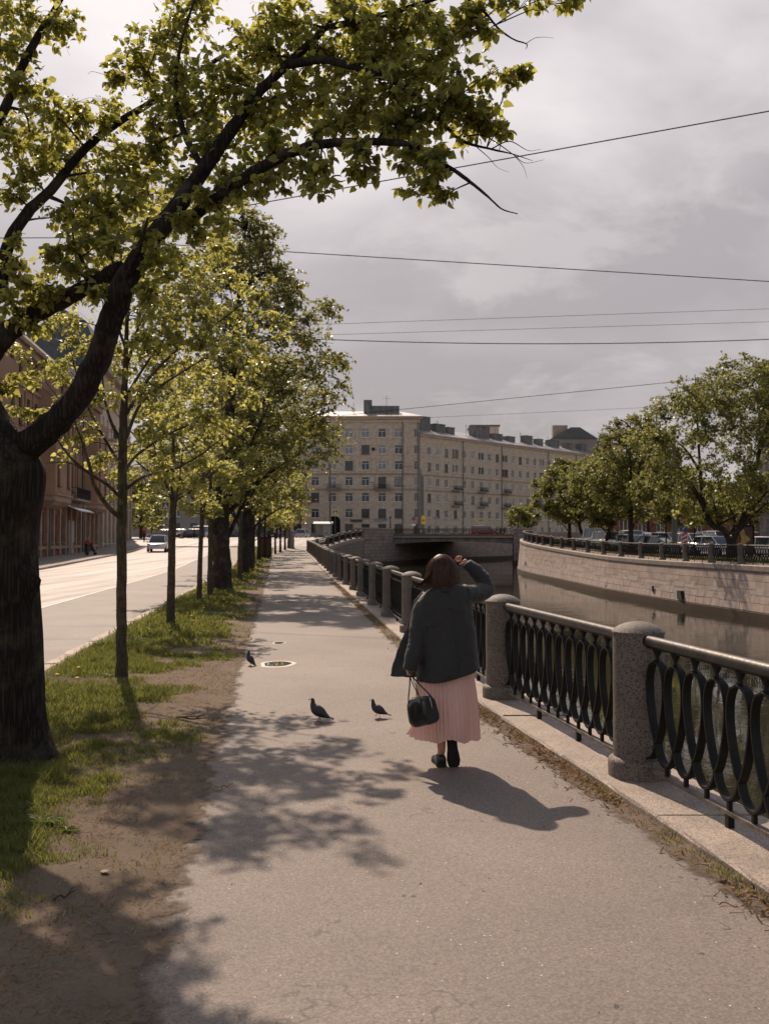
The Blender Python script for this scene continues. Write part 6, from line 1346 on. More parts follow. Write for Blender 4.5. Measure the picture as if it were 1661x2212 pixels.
# advertising column
r = empty('advertising_column', (px2x(632, 106), 106, g(106)), label='short round poster column at the end of the verge', cat='advertising column'); m = MB(); m.lathe([(.20, 0), (.20, 1.8)], 18); part('drum', m, pbr('torn_posters', (.42, .38, .33), .8, col2=(.12, .10, .09), vscale=6), r); m = MB(); m.lathe([(.24, 1.8), (.24, 1.86), (.05, 2.0)], 18); part('cap', m, M['stone_trim'], r); m = MB(); m.lathe([(.27, -.1), (.27, .14)], 18); part('base', m, M['concrete'], r)
M['poster'] = pbr('brown_poster_print', (.025, .016, .012), .25, col2=(.09, .03, .014), vscale=1.6)
def lightbox(x, y, z, w, h, leg, yaw, label, face=True):
    r = empty('advertising_board', (x, y, z), yaw, label=label, cat='advertising board'); m = MB()
    m.bbox(-w / 2, w / 2, -.11, .11, leg, leg + .12); m.bbox(-w / 2, w / 2, -.11, .11, leg + h - .12, leg + h); m.bbox(-w / 2, -w / 2 + .09, -.11, .11, leg + .12, leg + h - .12); m.bbox(w / 2 - .09, w / 2, -.11, .11, leg + .12, leg + h - .12); m.bbox(-w / 2 + .09, w / 2 - .09, .0, .08, leg + .12, leg + h - .12); part('frame', m, M['iron'], r)
    m = MB(); m.add([(-w / 2 + .09, -.03, leg + .12), (w / 2 - .09, -.03, leg + .12), (w / 2 - .09, -.03, leg + h - .12), (-w / 2 + .09, -.03, leg + h - .12)], [(0, 1, 2, 3)]); p = part('poster', m, M['poster'], r)
    for a, b in ((-w * .3, .0), (w * .3, 0)):
        m = MB(); m.bbox(a - .06, a + .06, -.06, .06, 0, leg); part('leg', m, M['iron'], r)
    return r, p
r, p = lightbox(px2x(1605, 66), 66, go(66), 1.35, 1.95, .35, R(-8), 'advertising lightbox with golden shape on brown poster, right of the forked tree')
m = MB(); P_ = [(-.28, 2.1), (-.05, 2.12), (.05, 1.9), (.12, 1.62), (.3, 1.5), (.42, 1.3), (.2, 1.15), (.08, 1.0), (-.12, .86), (-.2, 1.1), (-.14, 1.4), (-.26, 1.75)]
m.add([(a, -.036, b) for a, b in P_], [tuple(reversed(range(len(P_))))]); part('gold_print', m, pbr('gold_print', (.42, .30, .09), .35, var=.3, vscale=4), p)
m = MB(); P_ = [(-.55, 1.5), (-.3, 1.6), (-.2, 1.2), (-.3, .95), (-.52, 1.0)]; m.add([(a, -.034, b) for a, b in P_], [tuple(reversed(range(len(P_))))]); part('red_print', m, pbr('red_print', (.18, .035, .015), .35), p)
glyphs(p, M['sign_grey'], -.42, .22, -.04, .76, .11, 9, 5); glyphs(p, M['sign_grey'], -.40, .30, -.04, .62, .07, 13, 6)
r, p = lightbox(px2x(572, 76), 76, g(76), 1.05, 1.55, .1, R(6), 'dark advertising lightbox among the row trees left of the walkway')
# bus shelter
r = empty('bus_shelter', (px2x(700, 146), 146, 1.75), label='small glass bus shelter with pale curved roof beyond the railing corner', cat='bus shelter')
m = MB(); m.loft([[Vector((x, -1.0 + 2 * t, 2.15 + .3 * math.sin(math.pi * t))) for t in np.linspace(0, 1, 7)] + [Vector((x, 1.0 - 2 * t, 2.08 + .3 * math.sin(math.pi * t))) for t in np.linspace(0, 1, 7)] for x in (-1.5, 1.3)]); part('roof', m, pbr('shelter_roof', (.5, .48, .45), .5), r)
for x in (-1.3, 1.1):
    for y_ in (-.8, .8): m = MB(); m.tube([(x, y_, 0), (x, y_, 2.15)], .05, 6); part('post', m, M['tarmetal'], r)
m = MB(); m.bbox(-.1, 1.05, -.8, -.77, .1, 2.05); m.bbox(-1.25, 1.05, .78, .81, .1, 2.05); part('glass_panel', m, pbr('milky_glass', (.30, .31, .28), .2, var=.3, vscale=2), r)
m = MB(); m.bbox(-1.0, .9, .3, .7, .42, .48); part('bench_seat', m, M['tarmetal'], r)
# overhead wires
def wire(label, a, b, rad, sag=0.0):
    A_, B_ = Vector(a), Vector(b); d = B_ - A_; A_ = A_ - d * .25; B_ = B_ + d * .25; pts = [A_.lerp(B_, i / 24) - Vector((0, 0, sag * 4 * (i / 24) * (1 - i / 24))) for i in range(25)]
    m = MB(); m.tube([p - pts[0] for p in pts], rad, 5, False); o = m.build('overhead_wire', M['iron']); o.location = pts[0]; tag(o, label, 'cable', 'wires over the street and canal')
wire('thick black wire rising to the right just under the big tree branch', at(540, 443, 30), at(1661, 240, 24), .016)
wire('black wire sloping down to the right across the middle of the sky', at(430, 532, 34), at(1661, 608, 34), .015)
wire('stranded dark wire lowest of the three low ones above the roofs', at(745, 724, 60), at(1661, 722, 60), .026, .55)
wire('thin pale wire uppermost of the three low ones above the roofs', at(740, 699, 66), at(1661, 667, 66), .012)
wire('thin pale wire in the middle of the three low ones above the roofs', at(745, 722, 66), at(1661, 695, 66), .012)
wire('thin wire rising from the cornice to the far bank tree top', at(860, 885, 90), at(1425, 828, 80), .022)
wire('faint thin wire running just above the rooftops', at(880, 904, 130), at(1400, 880, 130), .018)
wire('dark wire with insulator crossing behind the big tree at the left', at(0, 514, 30), at(165, 513.5, 30), .013)

# ============================================================ PEOPLE
def skin_obj(name, verts, edges, radii, mat, parent, root=0, sub=2, smooth_=True):
    me = bpy.data.meshes.new(name); me.from_pydata([tuple(v) for v in verts], edges, []); o = bpy.data.objects.new(name, me); C.objects.link(o)
    if parent is not None: o.parent = parent
    sk = o.modifiers.new('skin', 'SKIN'); sk.use_smooth_shade = True
    if not me.skin_vertices: me.skin_vertices.new()
    for i, r in enumerate(radii): me.skin_vertices[0].data[i].radius = (r, r) if not isinstance(r, tuple) else r
    me.skin_vertices[0].data[root].use_root = True
    s = o.modifiers.new('sub', 'SUBSURF'); s.levels = sub; s.render_levels = sub; me.materials.append(mat)
    dg = bpy.context.evaluated_depsgraph_get(); m2 = bpy.data.meshes.new_from_object(o.evaluated_get(dg)); o.modifiers.clear(); o.data = m2
    m2.polygons.foreach_set('use_smooth', [True] * len(m2.polygons))
    if not m2.materials: m2.materials.append(mat)
    return o
def bake(o):
    dg = bpy.context.evaluated_depsgraph_get(); m2 = bpy.data.meshes.new_from_object(o.evaluated_get(dg)); mats = [m for m in o.data.materials]; o.modifiers.clear(); o.data = m2
    if not len(m2.materials):
        for m in mats: m2.materials.append(m)
    m2.polygons.foreach_set('use_smooth', [True] * len(m2.polygons)); return o
M['skin'] = pbr('skin', (.50, .27, .18), .5, spec=.4); M['skin'].node_tree.nodes['Principled BSDF'].inputs['Subsurface Weight'].default_value = .12
M['skin'].node_tree.nodes['Principled BSDF'].inputs['Subsurface Radius'].default_value = (.02, .006, .003)
M['nail'] = pbr('red_nails', (.55, .02, .02), .2)
def wp(c, r, dy=0.0):
    """a point of the walking woman read from the detail view, at depth 7.7 + dy"""
    Y = 7.7 + dy; p = at(804.6 + .2464 * c, 1155 + .2464 * r, Y); return p
W = empty('person', (.47, 7.7, g(7.7)), label='person walking away in grey blazer and pink pleated skirt, one hand raised to the brow', cat='person')
WL = Vector(W.location)
def wl_(p): return Vector(p) - WL
# body: one continuous figure
hd = [wl_(wp(612, 330, .02)), wl_(wp(612, 430, .01))]
J = {}; V = []; RAD = []; ED = []
def J_(n, p, r, par=None):
    J[n] = len(V); V.append(p); RAD.append(r)
    if par: ED.append((J[par], J[n]))
Z = lambda x, y, z: Vector((x, y, z)) - WL
J_('pelvis', Z(.47, 7.70, .86), (.15, .11)); J_('waist', Z(.465, 7.70, 1.02), (.125, .095), 'pelvis'); J_('chest', Z(.46, 7.71, 1.20), (.14, .10), 'waist'); J_('neck0', Z(.455, 7.72, 1.33), .06, 'chest'); J_('neck1', Z(.452, 7.73, 1.40), .05, 'neck0')
J_('head0', Z(.45, 7.745, 1.46), (.070, .082), 'neck1'); J_('head1', Z(.45, 7.74, 1.53), (.078, .092), 'head0'); J_('head2', Z(.45, 7.735, 1.585), (.055, .065), 'head1')
J_('lsh', wl_(wp(425, 600)), .05, 'chest'); J_('lel', wl_(wp(375, 900, -.06)), .04, 'lsh'); J_('lwr', wl_(wp(325, 1165, -.12)), .027, 'lel'); J_('lpalm', wl_(wp(318, 1205, -.12)), (.032, .018), 'lwr')
J_('rsh', wl_(wp(800, 520)), .05, 'chest'); J_('rel', wl_(wp(1000, 480, .20)), .04, 'rsh'); J_('rwr', wl_(wp(835, 265, .27)), .026, 'rel'); J_('rpalm', wl_(wp(795, 225, .29)), (.030, .018), 'rwr')
J_('lhip', Z(.40, 7.70, .82), .09, 'pelvis'); J_('lknee', Z(.425, 7.77, .45), .055, 'lhip'); J_('lcalf', Z(.432, 7.72, .32), .052, 'lknee'); J_('lankle', Z(.438, 7.69, .10), .032, 'lcalf'); J_('lfoot', Z(.435, 7.80, .03), .030, 'lankle')
J_('rhip', Z(.54, 7.70, .82), .09, 'pelvis'); J_('rknee', Z(.53, 7.84, .46), .055, 'rhip'); J_('rcalf', Z(.527, 7.78, .36), .050, 'rknee'); J_('rankle', Z(.512, 7.70, .225), .032, 'rcalf'); J_('rfoot', Z(.52, 7.705, .08), .028, 'rankle')
body = skin_obj('body', V, ED, RAD, M['skin'], W, 0, 2)
def finger(base, mid, tip, r, nm='finger'):
    o = skin_obj(nm, [base, mid, tip], [(0, 1), (1, 2)], [r * 1.05, r, r * .8], M['skin'], None, 0, 2); return o
def joinmesh(objs, target):
    """append the baked geometry of objs to the target mesh"""
    v = [tuple(x.co) for x in target.data.vertices]; f = [tuple(p.vertices) for p in target.data.polygons]
    for o in objs:
        k = len(v); v += [tuple(x.co) for x in o.data.vertices]; f += [tuple(i + k for i in p.vertices) for p in o.data.polygons]; bpy.data.objects.remove(o)
    me = bpy.data.meshes.new('body'); me.from_pydata(v, [], f); me.materials.append(M['skin']); me.polygons.foreach_set('use_smooth', [True] * len(f)); target.data = me
# raised right hand: fingers curl left towards the brow
fs = []
for k, (c0, r0, c1, r1, c2, r2) in enumerate([(790, 200, 762, 192, 735, 203), (785, 212, 755, 203, 728, 216), (782, 224, 752, 218, 727, 228), (785, 236, 760, 234, 738, 238)]):
    dy = .29 + .018 * k; fs.append(finger(wl_(wp(c0, r0, dy)), wl_(wp(c1, r1, dy + .01)), wl_(wp(c2, r2, dy - .005)), .0082 - .0006 * (k == 3)))
fs.append(finger(wl_(wp(800, 250, .27)), wl_(wp(780, 262, .265)), wl_(wp(762, 255, .265)), .009))
# left hand closed round the bag handles
for k in range(4): fs.append(finger(wl_(wp(308 + 9 * k, 1212, -.105)), wl_(wp(306 + 9 * k, 1236, -.13)), wl_(wp(312 + 9 * k, 1240, -.16)), .0082))
fs.append(finger(wl_(wp(300, 1200, -.14)), wl_(wp(304, 1224, -.165)), wl_(wp(318, 1236, -.17)), .009))
joinmesh(fs, body)
m = MB()
for (c, r, dy) in ((733, 202, .285), (726, 215, .303), (725, 227, .32)):
    p = wl_(wp(c, r, dy)); m.loft([[p + Vector((math.cos(a) * q * 1.2 - .002, off, math.sin(a) * q)) for a in np.linspace(0, 6.28, 9)[:-1]] for q, off in ((.003, -.009), (.0055, -.007), (.0055, .002))])
part('painted_nail', m, M['nail'], W)
# --- hair
def hair_mat():
    m, t, b = mat_new('chestnut_hair'); L = t.links.new; geo = N(t, 'ShaderNodeNewGeometry'); r = N(t, 'ShaderNodeValToRGB'); e = r.color_ramp.elements
    e[0].color = (.008, .0035, .002, 1); e[1].color = (.125, .050, .018, 1); L(geo.outputs['Random Per Island'], r.inputs[0]); L(r.outputs[0], b.inputs['Base Color']); b.inputs['Roughness'].default_value = .38; b.inputs['Specular IOR Level'].default_value = .3; b.inputs['Anisotropic'].default_value = .5
    return m
M['hair'] = hair_mat()
hc = wl_(wp(612, 318, .03)); m = MB(); rings = []
for i in range(15):
    t = i / 14; zt = .118 - t * .238; rx = .128 * (max(.02, 1 - ((t - .52) / .56) ** 4)) ** .5 if t < .5 else .128 * (1 - .10 * ((t - .5) / .5) ** 2); 
    if t < .5: rx = .104 * math.sin(math.pi / 2 * min(1, (t + .012) / .42)) ** .52
    else: rx = .104 + .020 * ((t - .5) / .5) - .03 * max(0, t - .85) / .15
    ring = []
    for j in range(28):
        a = 2 * math.pi * j / 28; w = 1 + .05 * math.sin(a * 7 + t * 5) + .02 * math.sin(a * 13 + t * 9); lo = (.018 * math.sin(a * 5) if t > .8 else 0)
        ring.append(hc + Vector((math.cos(a) * rx * w, math.sin(a) * rx * .96 * w + .01, zt + lo + .012 * math.cos(a * 2))))
    rings.append(ring)
m.loft(rings); o = part('hair', m, M['hair'], W, sm=True)
sv, sf = [], []; rh = random.Random(12)
for i in range(2600):
    a = rh.uniform(0, 2 * math.pi); a0 = a + rh.gauss(0, .25); L_ = rh.uniform(.7, 1.02); k0 = len(sv); n = 9; fly = rh.random() < .17; bo = rh.gauss(0, .006) + .016 * (float(fbm(a * 4.5 + 9, 2.2, 2)) - .5) + (.022 if fly else 0); wd = rh.uniform(.0010, .0022); side = rh.uniform(-.012, .012) * (3 if fly else 1)
    st = rh.random() ** 1.5 * .35
    for k in range(n):
        t = st + (L_ - st) * k / (n - 1); z = .122 - t * .250; 
        rx = .107 * math.sin(math.pi / 2 * min(1, (t + .02) / .44)) ** .52 if t < .46 else .107 + .030 * ((t - .46) / .54) ** 1.3
        out = rx + bo * (.3 + t) + (.026 * max(0, t - .75) * 4 * math.sin(a * 5.0 + 1) if t > .75 else 0); aa = a0 + (a - a0) * t + side * k
        p = hc + Vector((math.cos(aa) * out, math.sin(aa) * out * .96 + .01, z + .006 * math.sin(a * 5) - .01 * t))
        tang = Vector((-math.sin(aa), math.cos(aa), 0)) * wd * (1 - .6 * k / (n - 1)); sv += [tuple(p - tang), tuple(p + tang)]
    for k in range(n - 1): sf.append((k0 + 2 * k, k0 + 2 * k + 1, k0 + 2 * k + 3, k0 + 2 * k + 2))
# the lock blown out at the left of the nape
for i in range(420):
    k0 = len(sv); n = 7; a = rh.gauss(0, .02); b_ = rh.gauss(0, .02)
    for k in range(n):
        t = k / (n - 1); p = hc + Vector((-.094 - .042 * math.sin(t * 2.0) + a * (.6 + t) , -.03 + b_, -.02 - .105 * t + .03 * t * t + a * .8)); sv += [tuple(p - Vector((0.0012, .001, 0))), tuple(p + Vector((.0012, .001, 0)))]
    for k in range(n - 1): sf.append((k0 + 2 * k, k0 + 2 * k + 1, k0 + 2 * k + 3, k0 + 2 * k + 2))
m = MB(); m.add(sv, sf); part('hair_strands', m, M['hair'], o)
# --- blazer
def cloth(name, col, rough=.85, bump=.25, sc=900, sheen=.25, trans=None):
    m, t, b = mat_new(name); L = t.links.new; o = N(t, 'ShaderNodeTexCoord').outputs['Object']; b.inputs['Base Color'].default_value = (*col, 1); b.inputs['Roughness'].default_value = rough; b.inputs['Sheen Weight'].default_value = sheen; b.inputs['Specular IOR Level'].default_value = .4
    n = N(t, 'ShaderNodeTexNoise', i_Scale=sc, i_Detail=2); L(o, n.inputs['Vector']); n2_ = N(t, 'ShaderNodeTexNoise', i_Scale=9, i_Detail=4, i_Distortion=1.2); L(o, n2_.inputs['Vector'])
    ad = N(t, 'ShaderNodeMath', operation='MULTIPLY_ADD'); L(n.outputs[0], ad.inputs[0]); ad.inputs[1].default_value = .04; L(n2_.outputs[0], ad.inputs[2]); bp = N(t, 'ShaderNodeBump', i_Strength=bump, i_Distance=.03); L(ad.outputs[0], bp.inputs['Height']); L(bp.outputs[0], b.inputs['Normal'])
    if trans:
        out = t.nodes['Material Output']; tr = N(t, 'ShaderNodeBsdfTranslucent'); tr.inputs[0].default_value = (*trans, 1); mx_ = N(t, 'ShaderNodeMixShader'); mx_.inputs[0].default_value = .45; L(b.outputs[0], mx_.inputs[1]); L(tr.outputs[0], mx_.inputs[2])
        L(mx_.outputs[0], out.inputs[0])
    return m
M['blazer'] = cloth('grey_wool_blazer', (.0195, .0190, .0175), .62, .35, sheen=.13)
BR_ = [((.385, 1.362), (.515, 1.372), .065, .03), ((.325, 1.330), (.585, 1.382), .092, .02), ((.272, 1.290), (.640, 1.372), .108, .01), ((.243, 1.235), (.672, 1.315), .122, 0), ((.238, 1.15), (.682, 1.22), .132, 0), ((.243, 1.03), (.695, 1.09), .142, 0), ((.248, .90), (.712, .96), .155, 0), ((.248, .78), (.726, .845), .172, .0), ((.246, .69), (.732, .775), .186, 0), ((.246, .638), (.733, .738), .192, 0)]
m = MB(); rings = []
for i, (Lp, Rp, d, dy) in enumerate(BR_):
    cxx, czz = (Lp[0] + Rp[0]) / 2, (Lp[1] + Rp[1]) / 2; hwx, hwz = (Rp[0] - Lp[0]) / 2, (Rp[1] - Lp[1]) / 2; ring = []
    for j in range(36):
        a = 2 * math.pi * j / 36; ca, sa = math.cos(a), math.sin(a); q = (abs(ca) ** 2.6 + abs(sa) ** 2.6) ** (-1 / 2.6)
        fold = (.006 + .010 * (i / 9)) * (math.sin(a * 5 + i * .5) + .6 * math.sin(a * 8 - i * .7)) * (i / 9)
        zc = -.032 * (math.sin(math.pi * (ca * .5 + .5)) * (i > 7)) 
        ring.append(wl_((cxx + ca * q * hwx, 7.71 + dy + sa * q * (d + fold), czz + ca * q * hwz + zc + (.03 * math.sin(math.pi * (ca * .5 + .5)) if i < 3 else 0))))
    rings.append(ring)
m.loft(rings)
# sleeves
def sleeve(pts, rads, seed):
    P = crom(pts, 8); r = np.interp(np.linspace(0, 1, len(P)), np.linspace(0, 1, len(rads)), rads); q = random.Random(seed)
    m.tube(P, list(r), 22, True, lambda a, i, p: 1 + .05 * math.sin(a * 2 + i * 1.3 + seed) * math.sin(i * .55) + .035 * math.sin(i * 2.1 + a + seed))
sleeve([wl_(wp(452, 600, .0)), wl_(wp(420, 690, 0)), wl_(wp(393, 880, -.06)), wl_(wp(372, 1000, -.09)), wl_(wp(345, 1110, -.115)), wl_(wp(322, 1205, -.13))], [.062, .066, .064, .063, .060, .054], 1)
sleeve([wl_(wp(790, 535, 0)), wl_(wp(860, 530, .06)), wl_(wp(940, 510, .13)), wl_(wp(1000, 478, .19)), wl_(wp(965, 395, .22)), wl_(wp(905, 325, .25)), wl_(wp(826, 256, .27))], [.085, .080, .072, .066, .066, .060, .048], 2)
# open front panel blown out to the left, and its lapel
pan = [((.30, 1.33), (.33, 1.30), 7.80), ((.232, 1.25), (.30, 1.24), 7.86), ((.205, 1.15), (.30, 1.12), 7.90), ((.165, 1.02), (.30, 1.0), 7.93), ((.118, .90), (.30, .88), 7.95), ((.078, .78), (.30, .77), 7.95), ((.048, .70), (.30, .70), 7.94), ((.040, .640), (.30, .638), 7.93)]
for side in (0,):
    rg = []
    for i, (a, b_, yy) in enumerate(pan):
        A0, B0 = Vector((a[0], yy - .03 * math.sin(i), a[1])), Vector((b_[0], 7.80, b_[1])); ring = []
        for t in np.linspace(0, 1, 8): p = A0.lerp(B0, t); ring.append(wl_(p + Vector((0, -.011 + .012 * math.sin(t * 9 + i), 0))))
        for t in np.linspace(1, 0, 8): p = A0.lerp(B0, t); ring.append(wl_(p + Vector((0, .011 + .012 * math.sin(t * 9 + i), 0))))
        rg.append(ring)
    m.loft(rg)
bz = m.build('blazer', M['blazer'], W, True)
rm = bz.modifiers.new('remesh', 'REMESH'); rm.mode = 'VOXEL'; rm.voxel_size = .0075; rm.use_smooth_shade = True
sm_ = bz.modifiers.new('smooth', 'SMOOTH'); sm_.factor = .7; sm_.iterations = 7
tx = bpy.data.textures.new('folds', 'CLOUDS'); tx.noise_scale = .13; tx.noise_depth = 1; dp = bz.modifiers.new('folds', 'DISPLACE'); dp.texture = tx; dp.strength = .016; dp.mid_level = .5; dp.texture_coords = 'LOCAL'
tx2 = bpy.data.textures.new('creases', 'CLOUDS'); tx2.noise_scale = .045; dq = bz.modifiers.new('creases', 'DISPLACE'); dq.texture = tx2; dq.strength = .0065; dq.mid_level = .5; dq.texture_coords = 'LOCAL'
bake(bz)
m = MB(); sp_ = [wl_(wp(c, r, -.145 - d)) for c, r, d in ((655, 500, -.02), (690, 640, .0), (715, 800, .005), (735, 950, .015), (755, 1050, .025), (765, 1150, .03), (768, 1275, .035))]
def outer(p, pad=.004):
    hit, loc, nrm, _ = bz.ray_cast(Vector((p.x, -1.0, p.z)), Vector((0, 1, 0))); return (loc + Vector((0, -pad * .3, 0))) if hit else None
pts = [outer(p) for p in crom(sp_, 8)]; pts = [p for p in pts if p]
m.tube([p - Vector((0, .002, 0)) for p in pts], .0022, 4); part('back_seam', m, M['sign_dark'], bz)
m = MB(); c_ = [wl_(wp(c, r, dy)) for c, r, dy in ((505, 500, .09), (540, 478, .0), (600, 488, -.075), (690, 490, -.078), (760, 478, -.03), (800, 452, .06))]; P = crom(c_, 5)
m.loft([[p + Vector((0, 0, .020)), p + Vector((0, -.016, .004)), p + Vector((0, -.018, -.020)), p + Vector((0, .012, -.012))] for p in P]); cl = part('collar', m, M['blazer'], bz, sm=True)
for nm_, cc in (('sleeve_seam', ((405, 560), (440, 610), (468, 680), (478, 760))), ('sleeve_seam', ((845, 440), (858, 500), (868, 560), (885, 615))), ('side_seam', ((478, 800), (482, 950), (470, 1100), (465, 1240)))):
    pts = [outer(wl_(wp(c, r, -.3))) for c, r in [(a_[0] * (1 - t) + b_[0] * t, a_[1] * (1 - t) + b_[1] * t) for a_, b_ in zip(cc[:-1], cc[1:]) for t in (0, .25, .5, .75)]]; pts = [p for p in pts if p]
    if len(pts) > 3: m = MB(); m.tube(pts, .0015, 4); part(nm_, m, M['sign_dark'], bz)
# --- skirt
M['skirt'] = cloth('pink_pleated_fabric', (.82, .65, .60), .75, .12, 500, .15, trans=(.90, .66, .58))
m = MB(); rings = []; NS = 260
for i in range(23):
    t = i / 22; z = .80 - t * (.80 - .185); cxx = .462 + .016 * t; hwx = .205 + .026 * t + .012 * math.sin(t * 3); dd = .135 + .075 * t; ring = []
    for j in range(NS):
        a = 2 * math.pi * j / NS; ca, sa = math.cos(a), math.sin(a); pl = .004 + .0115 * t; u = (j * 46 / NS + .18 * math.sin(a * 3 + 1)) % 1; tri = abs(u * 2 - 1) * 2 - 1
        big = (.010 + .020 * t) * math.sin(a * 5 + t * 1.6 + .7); flare = .075 * t ** 5 * math.exp(-((a - 3.35) / .35) ** 2)
        lift = .030 * t ** 6 * math.exp(-((a - 4.75) / .30) ** 2) + .045 * t ** 6 * math.exp(-((a - 3.45) / .3) ** 2); sway = -.030 * math.exp(-((a - 4.7) / .5) ** 2) * math.exp(-((t - .78) / .2) ** 2)
        r_ = 1 + (pl * tri + big * .55) / .2
        ring.append(wl_((cxx + ca * (hwx * r_ + flare), 7.73 + sa * (dd * r_) + sway * .6, z + lift + .007 * t * math.sin(a * 9 + 2 + 1.5 * math.sin(a * 2)))))
    rings.append(ring)
m.loft(rings, True, False); part('skirt', m, M['skirt'], W, sm=True)
# --- shoes
M['shoe'] = pbr('black_leather_shoe', (.012, .012, .012), .35, bump=.1, bscale=80); M['sole'] = pbr('black_rubber_sole', (.010, .010, .010), .8, bump=.5, bscale=120)
def shoe(X4, nm='shoe'):
    m = MB(); rg = []
    for y, hw_, zt, lo in ((-.058, .020, .06, .03), (-.055, .033, .085, .028), (-.03, .040, .098, .026), (.02, .040, .10, .026), (.06, .040, .085, .026), (.10, .046, .065, .026), (.15, .050, .055, .026), (.185, .042, .047, .028), (.205, .022, .038, .03)):
        ring = []
        for j in range(14):
            a = math.pi * j / 13; ring.append(Vector((math.cos(a) * hw_ * (1 if math.sin(a) < .5 else 1), y, lo + max(0.0, math.sin(a)) ** .7 * (zt - lo))))
        rg.append([X4 @ v for v in ring])
    m.loft(rg); up = part(nm, m, M['shoe'], W, sm=True); m = MB(); rg = []
    out = [(-.062, .012), (-.058, .032), (-.03, .041), (.02, .038), (.06, .040), (.10, .047), (.15, .052), (.19, .043), (.212, .016)]
    loop = [(w, y) for y, w in out] + [(-w, y) for y, w in reversed(out)]
    for z, k in ((.0, .96), (.004, 1.0), (.026, 1.0), (.030, .97)): rg.append([X4 @ Vector((x * k, y, z)) for x, y in loop])
    m.loft(rg); part('sole', m, M['sole'], up); return up
gz = g(7.7)
shoe(Matrix.Translation(wl_((.434, 7.74, gz + .003))) @ Matrix.Rotation(R(6), 4, 'Z'))
shoe(Matrix.Translation(wl_((.519, 7.66, gz + .198))) @ Matrix.Rotation(R(-8), 4, 'Y') @ Matrix.Rotation(R(-80), 4, 'X') @ Matrix.Rotation(R(3), 4, 'Z') @ Matrix.Scale(1.0, 4))
# --- handbag (held, a thing of its own)
M['bag'] = pbr('black_glossy_leather', (.010, .010, .011), .22, bump=.08, bscale=120, coat=.25); M['metal'] = pbr('silver_metal', (.6, .6, .62), .2, 1.0)
HB_ = empty('handbag', tuple(wp(437, 1565, -.27)), R(-50), label='black glossy leather handbag with zip hanging from the walking person\'s hand', cat='handbag')
m = MB(); rg = []
for x in np.linspace(-.108, .108, 13):
    e_ = 1 - .16 * abs(x / .108) ** 6; ring = []
    for j in range(28):
        a = 2 * math.pi * j / 28; ca, sa = math.cos(a), math.sin(a); q = (abs(ca) ** 4 + abs(sa) ** 4) ** -.25; zz_ = sa * q * .108 * e_; yy_ = ca * q * (.082 - .022 * (sa * .5 + .5)) * e_; ring.append(Vector((x, yy_ + .003 * math.sin(x * 40), zz_ + .004 * math.sin(x * 25))))
    rg.append(ring)
m.loft(rg); bd = part('bag_body', m, M['bag'], HB_, ang=50); bd.rotation_euler = (R(4), R(-12), 0)
m = MB(); m.tube([(x, -.004 + .0, .1105 - .004 * abs(x / .108) ** 6) for x in np.linspace(-.10, .10, 12)] + [(.109, 0, .09), (.112, 0, .03)], .0028, 6); part('zip', m, M['metal'], bd)
m = MB(); m.box((.115, -.004, .045), (.003, .012, .032)); m.box((.115, -.004, .020), (.002, .006, .02)); part('zip_pull', m, M['metal'], bd)
iv = (HB_.matrix_world if False else (Matrix.Translation(HB_.location) @ Matrix.Rotation(R(-50), 4, 'Z'))).inverted()
hand = [wp(332, 1236, -.15), wp(322, 1234, -.13)]
bm_ = Matrix.Rotation(R(4), 4, 'X') @ Matrix.Rotation(R(-12), 4, 'Y')
for s_, hnd in ((-1, hand[0]), (1, hand[1])):
    h_ = iv @ hnd; a = bm_ @ Vector((-.075, s_ * .052, .055)); b_ = bm_ @ Vector((.065, s_ * .052, .055)); P = [a, bm_ @ Vector((-.072, s_ * .055, .10)), a.lerp(h_, .6) + Vector((-.006, 0, .01)), h_ + Vector((-.008, 0, 0)), h_ + Vector((0, 0, .006)), h_ + Vector((.008, 0, 0)), b_.lerp(h_, .6) + Vector((.006, 0, .01)), bm_ @ Vector((.062, s_ * .055, .10)), b_]
    m = MB(); m.tube(crom(P, 5), .0052, 6, sx=.7); part('handle', m, M['bag'], HB_, sm=True)
    for q in (a, b_): m = MB(); m.tube([q + Vector((math.cos(t) * .011, s_ * .006, math.sin(t) * .013)) for t in np.linspace(0, 6.28, 11)], .0022, 5); part('ring', m, M['metal'], HB_)

W.location += Vector((.004, .08, 0)); HB_.location += Vector((.004, .08, 0))
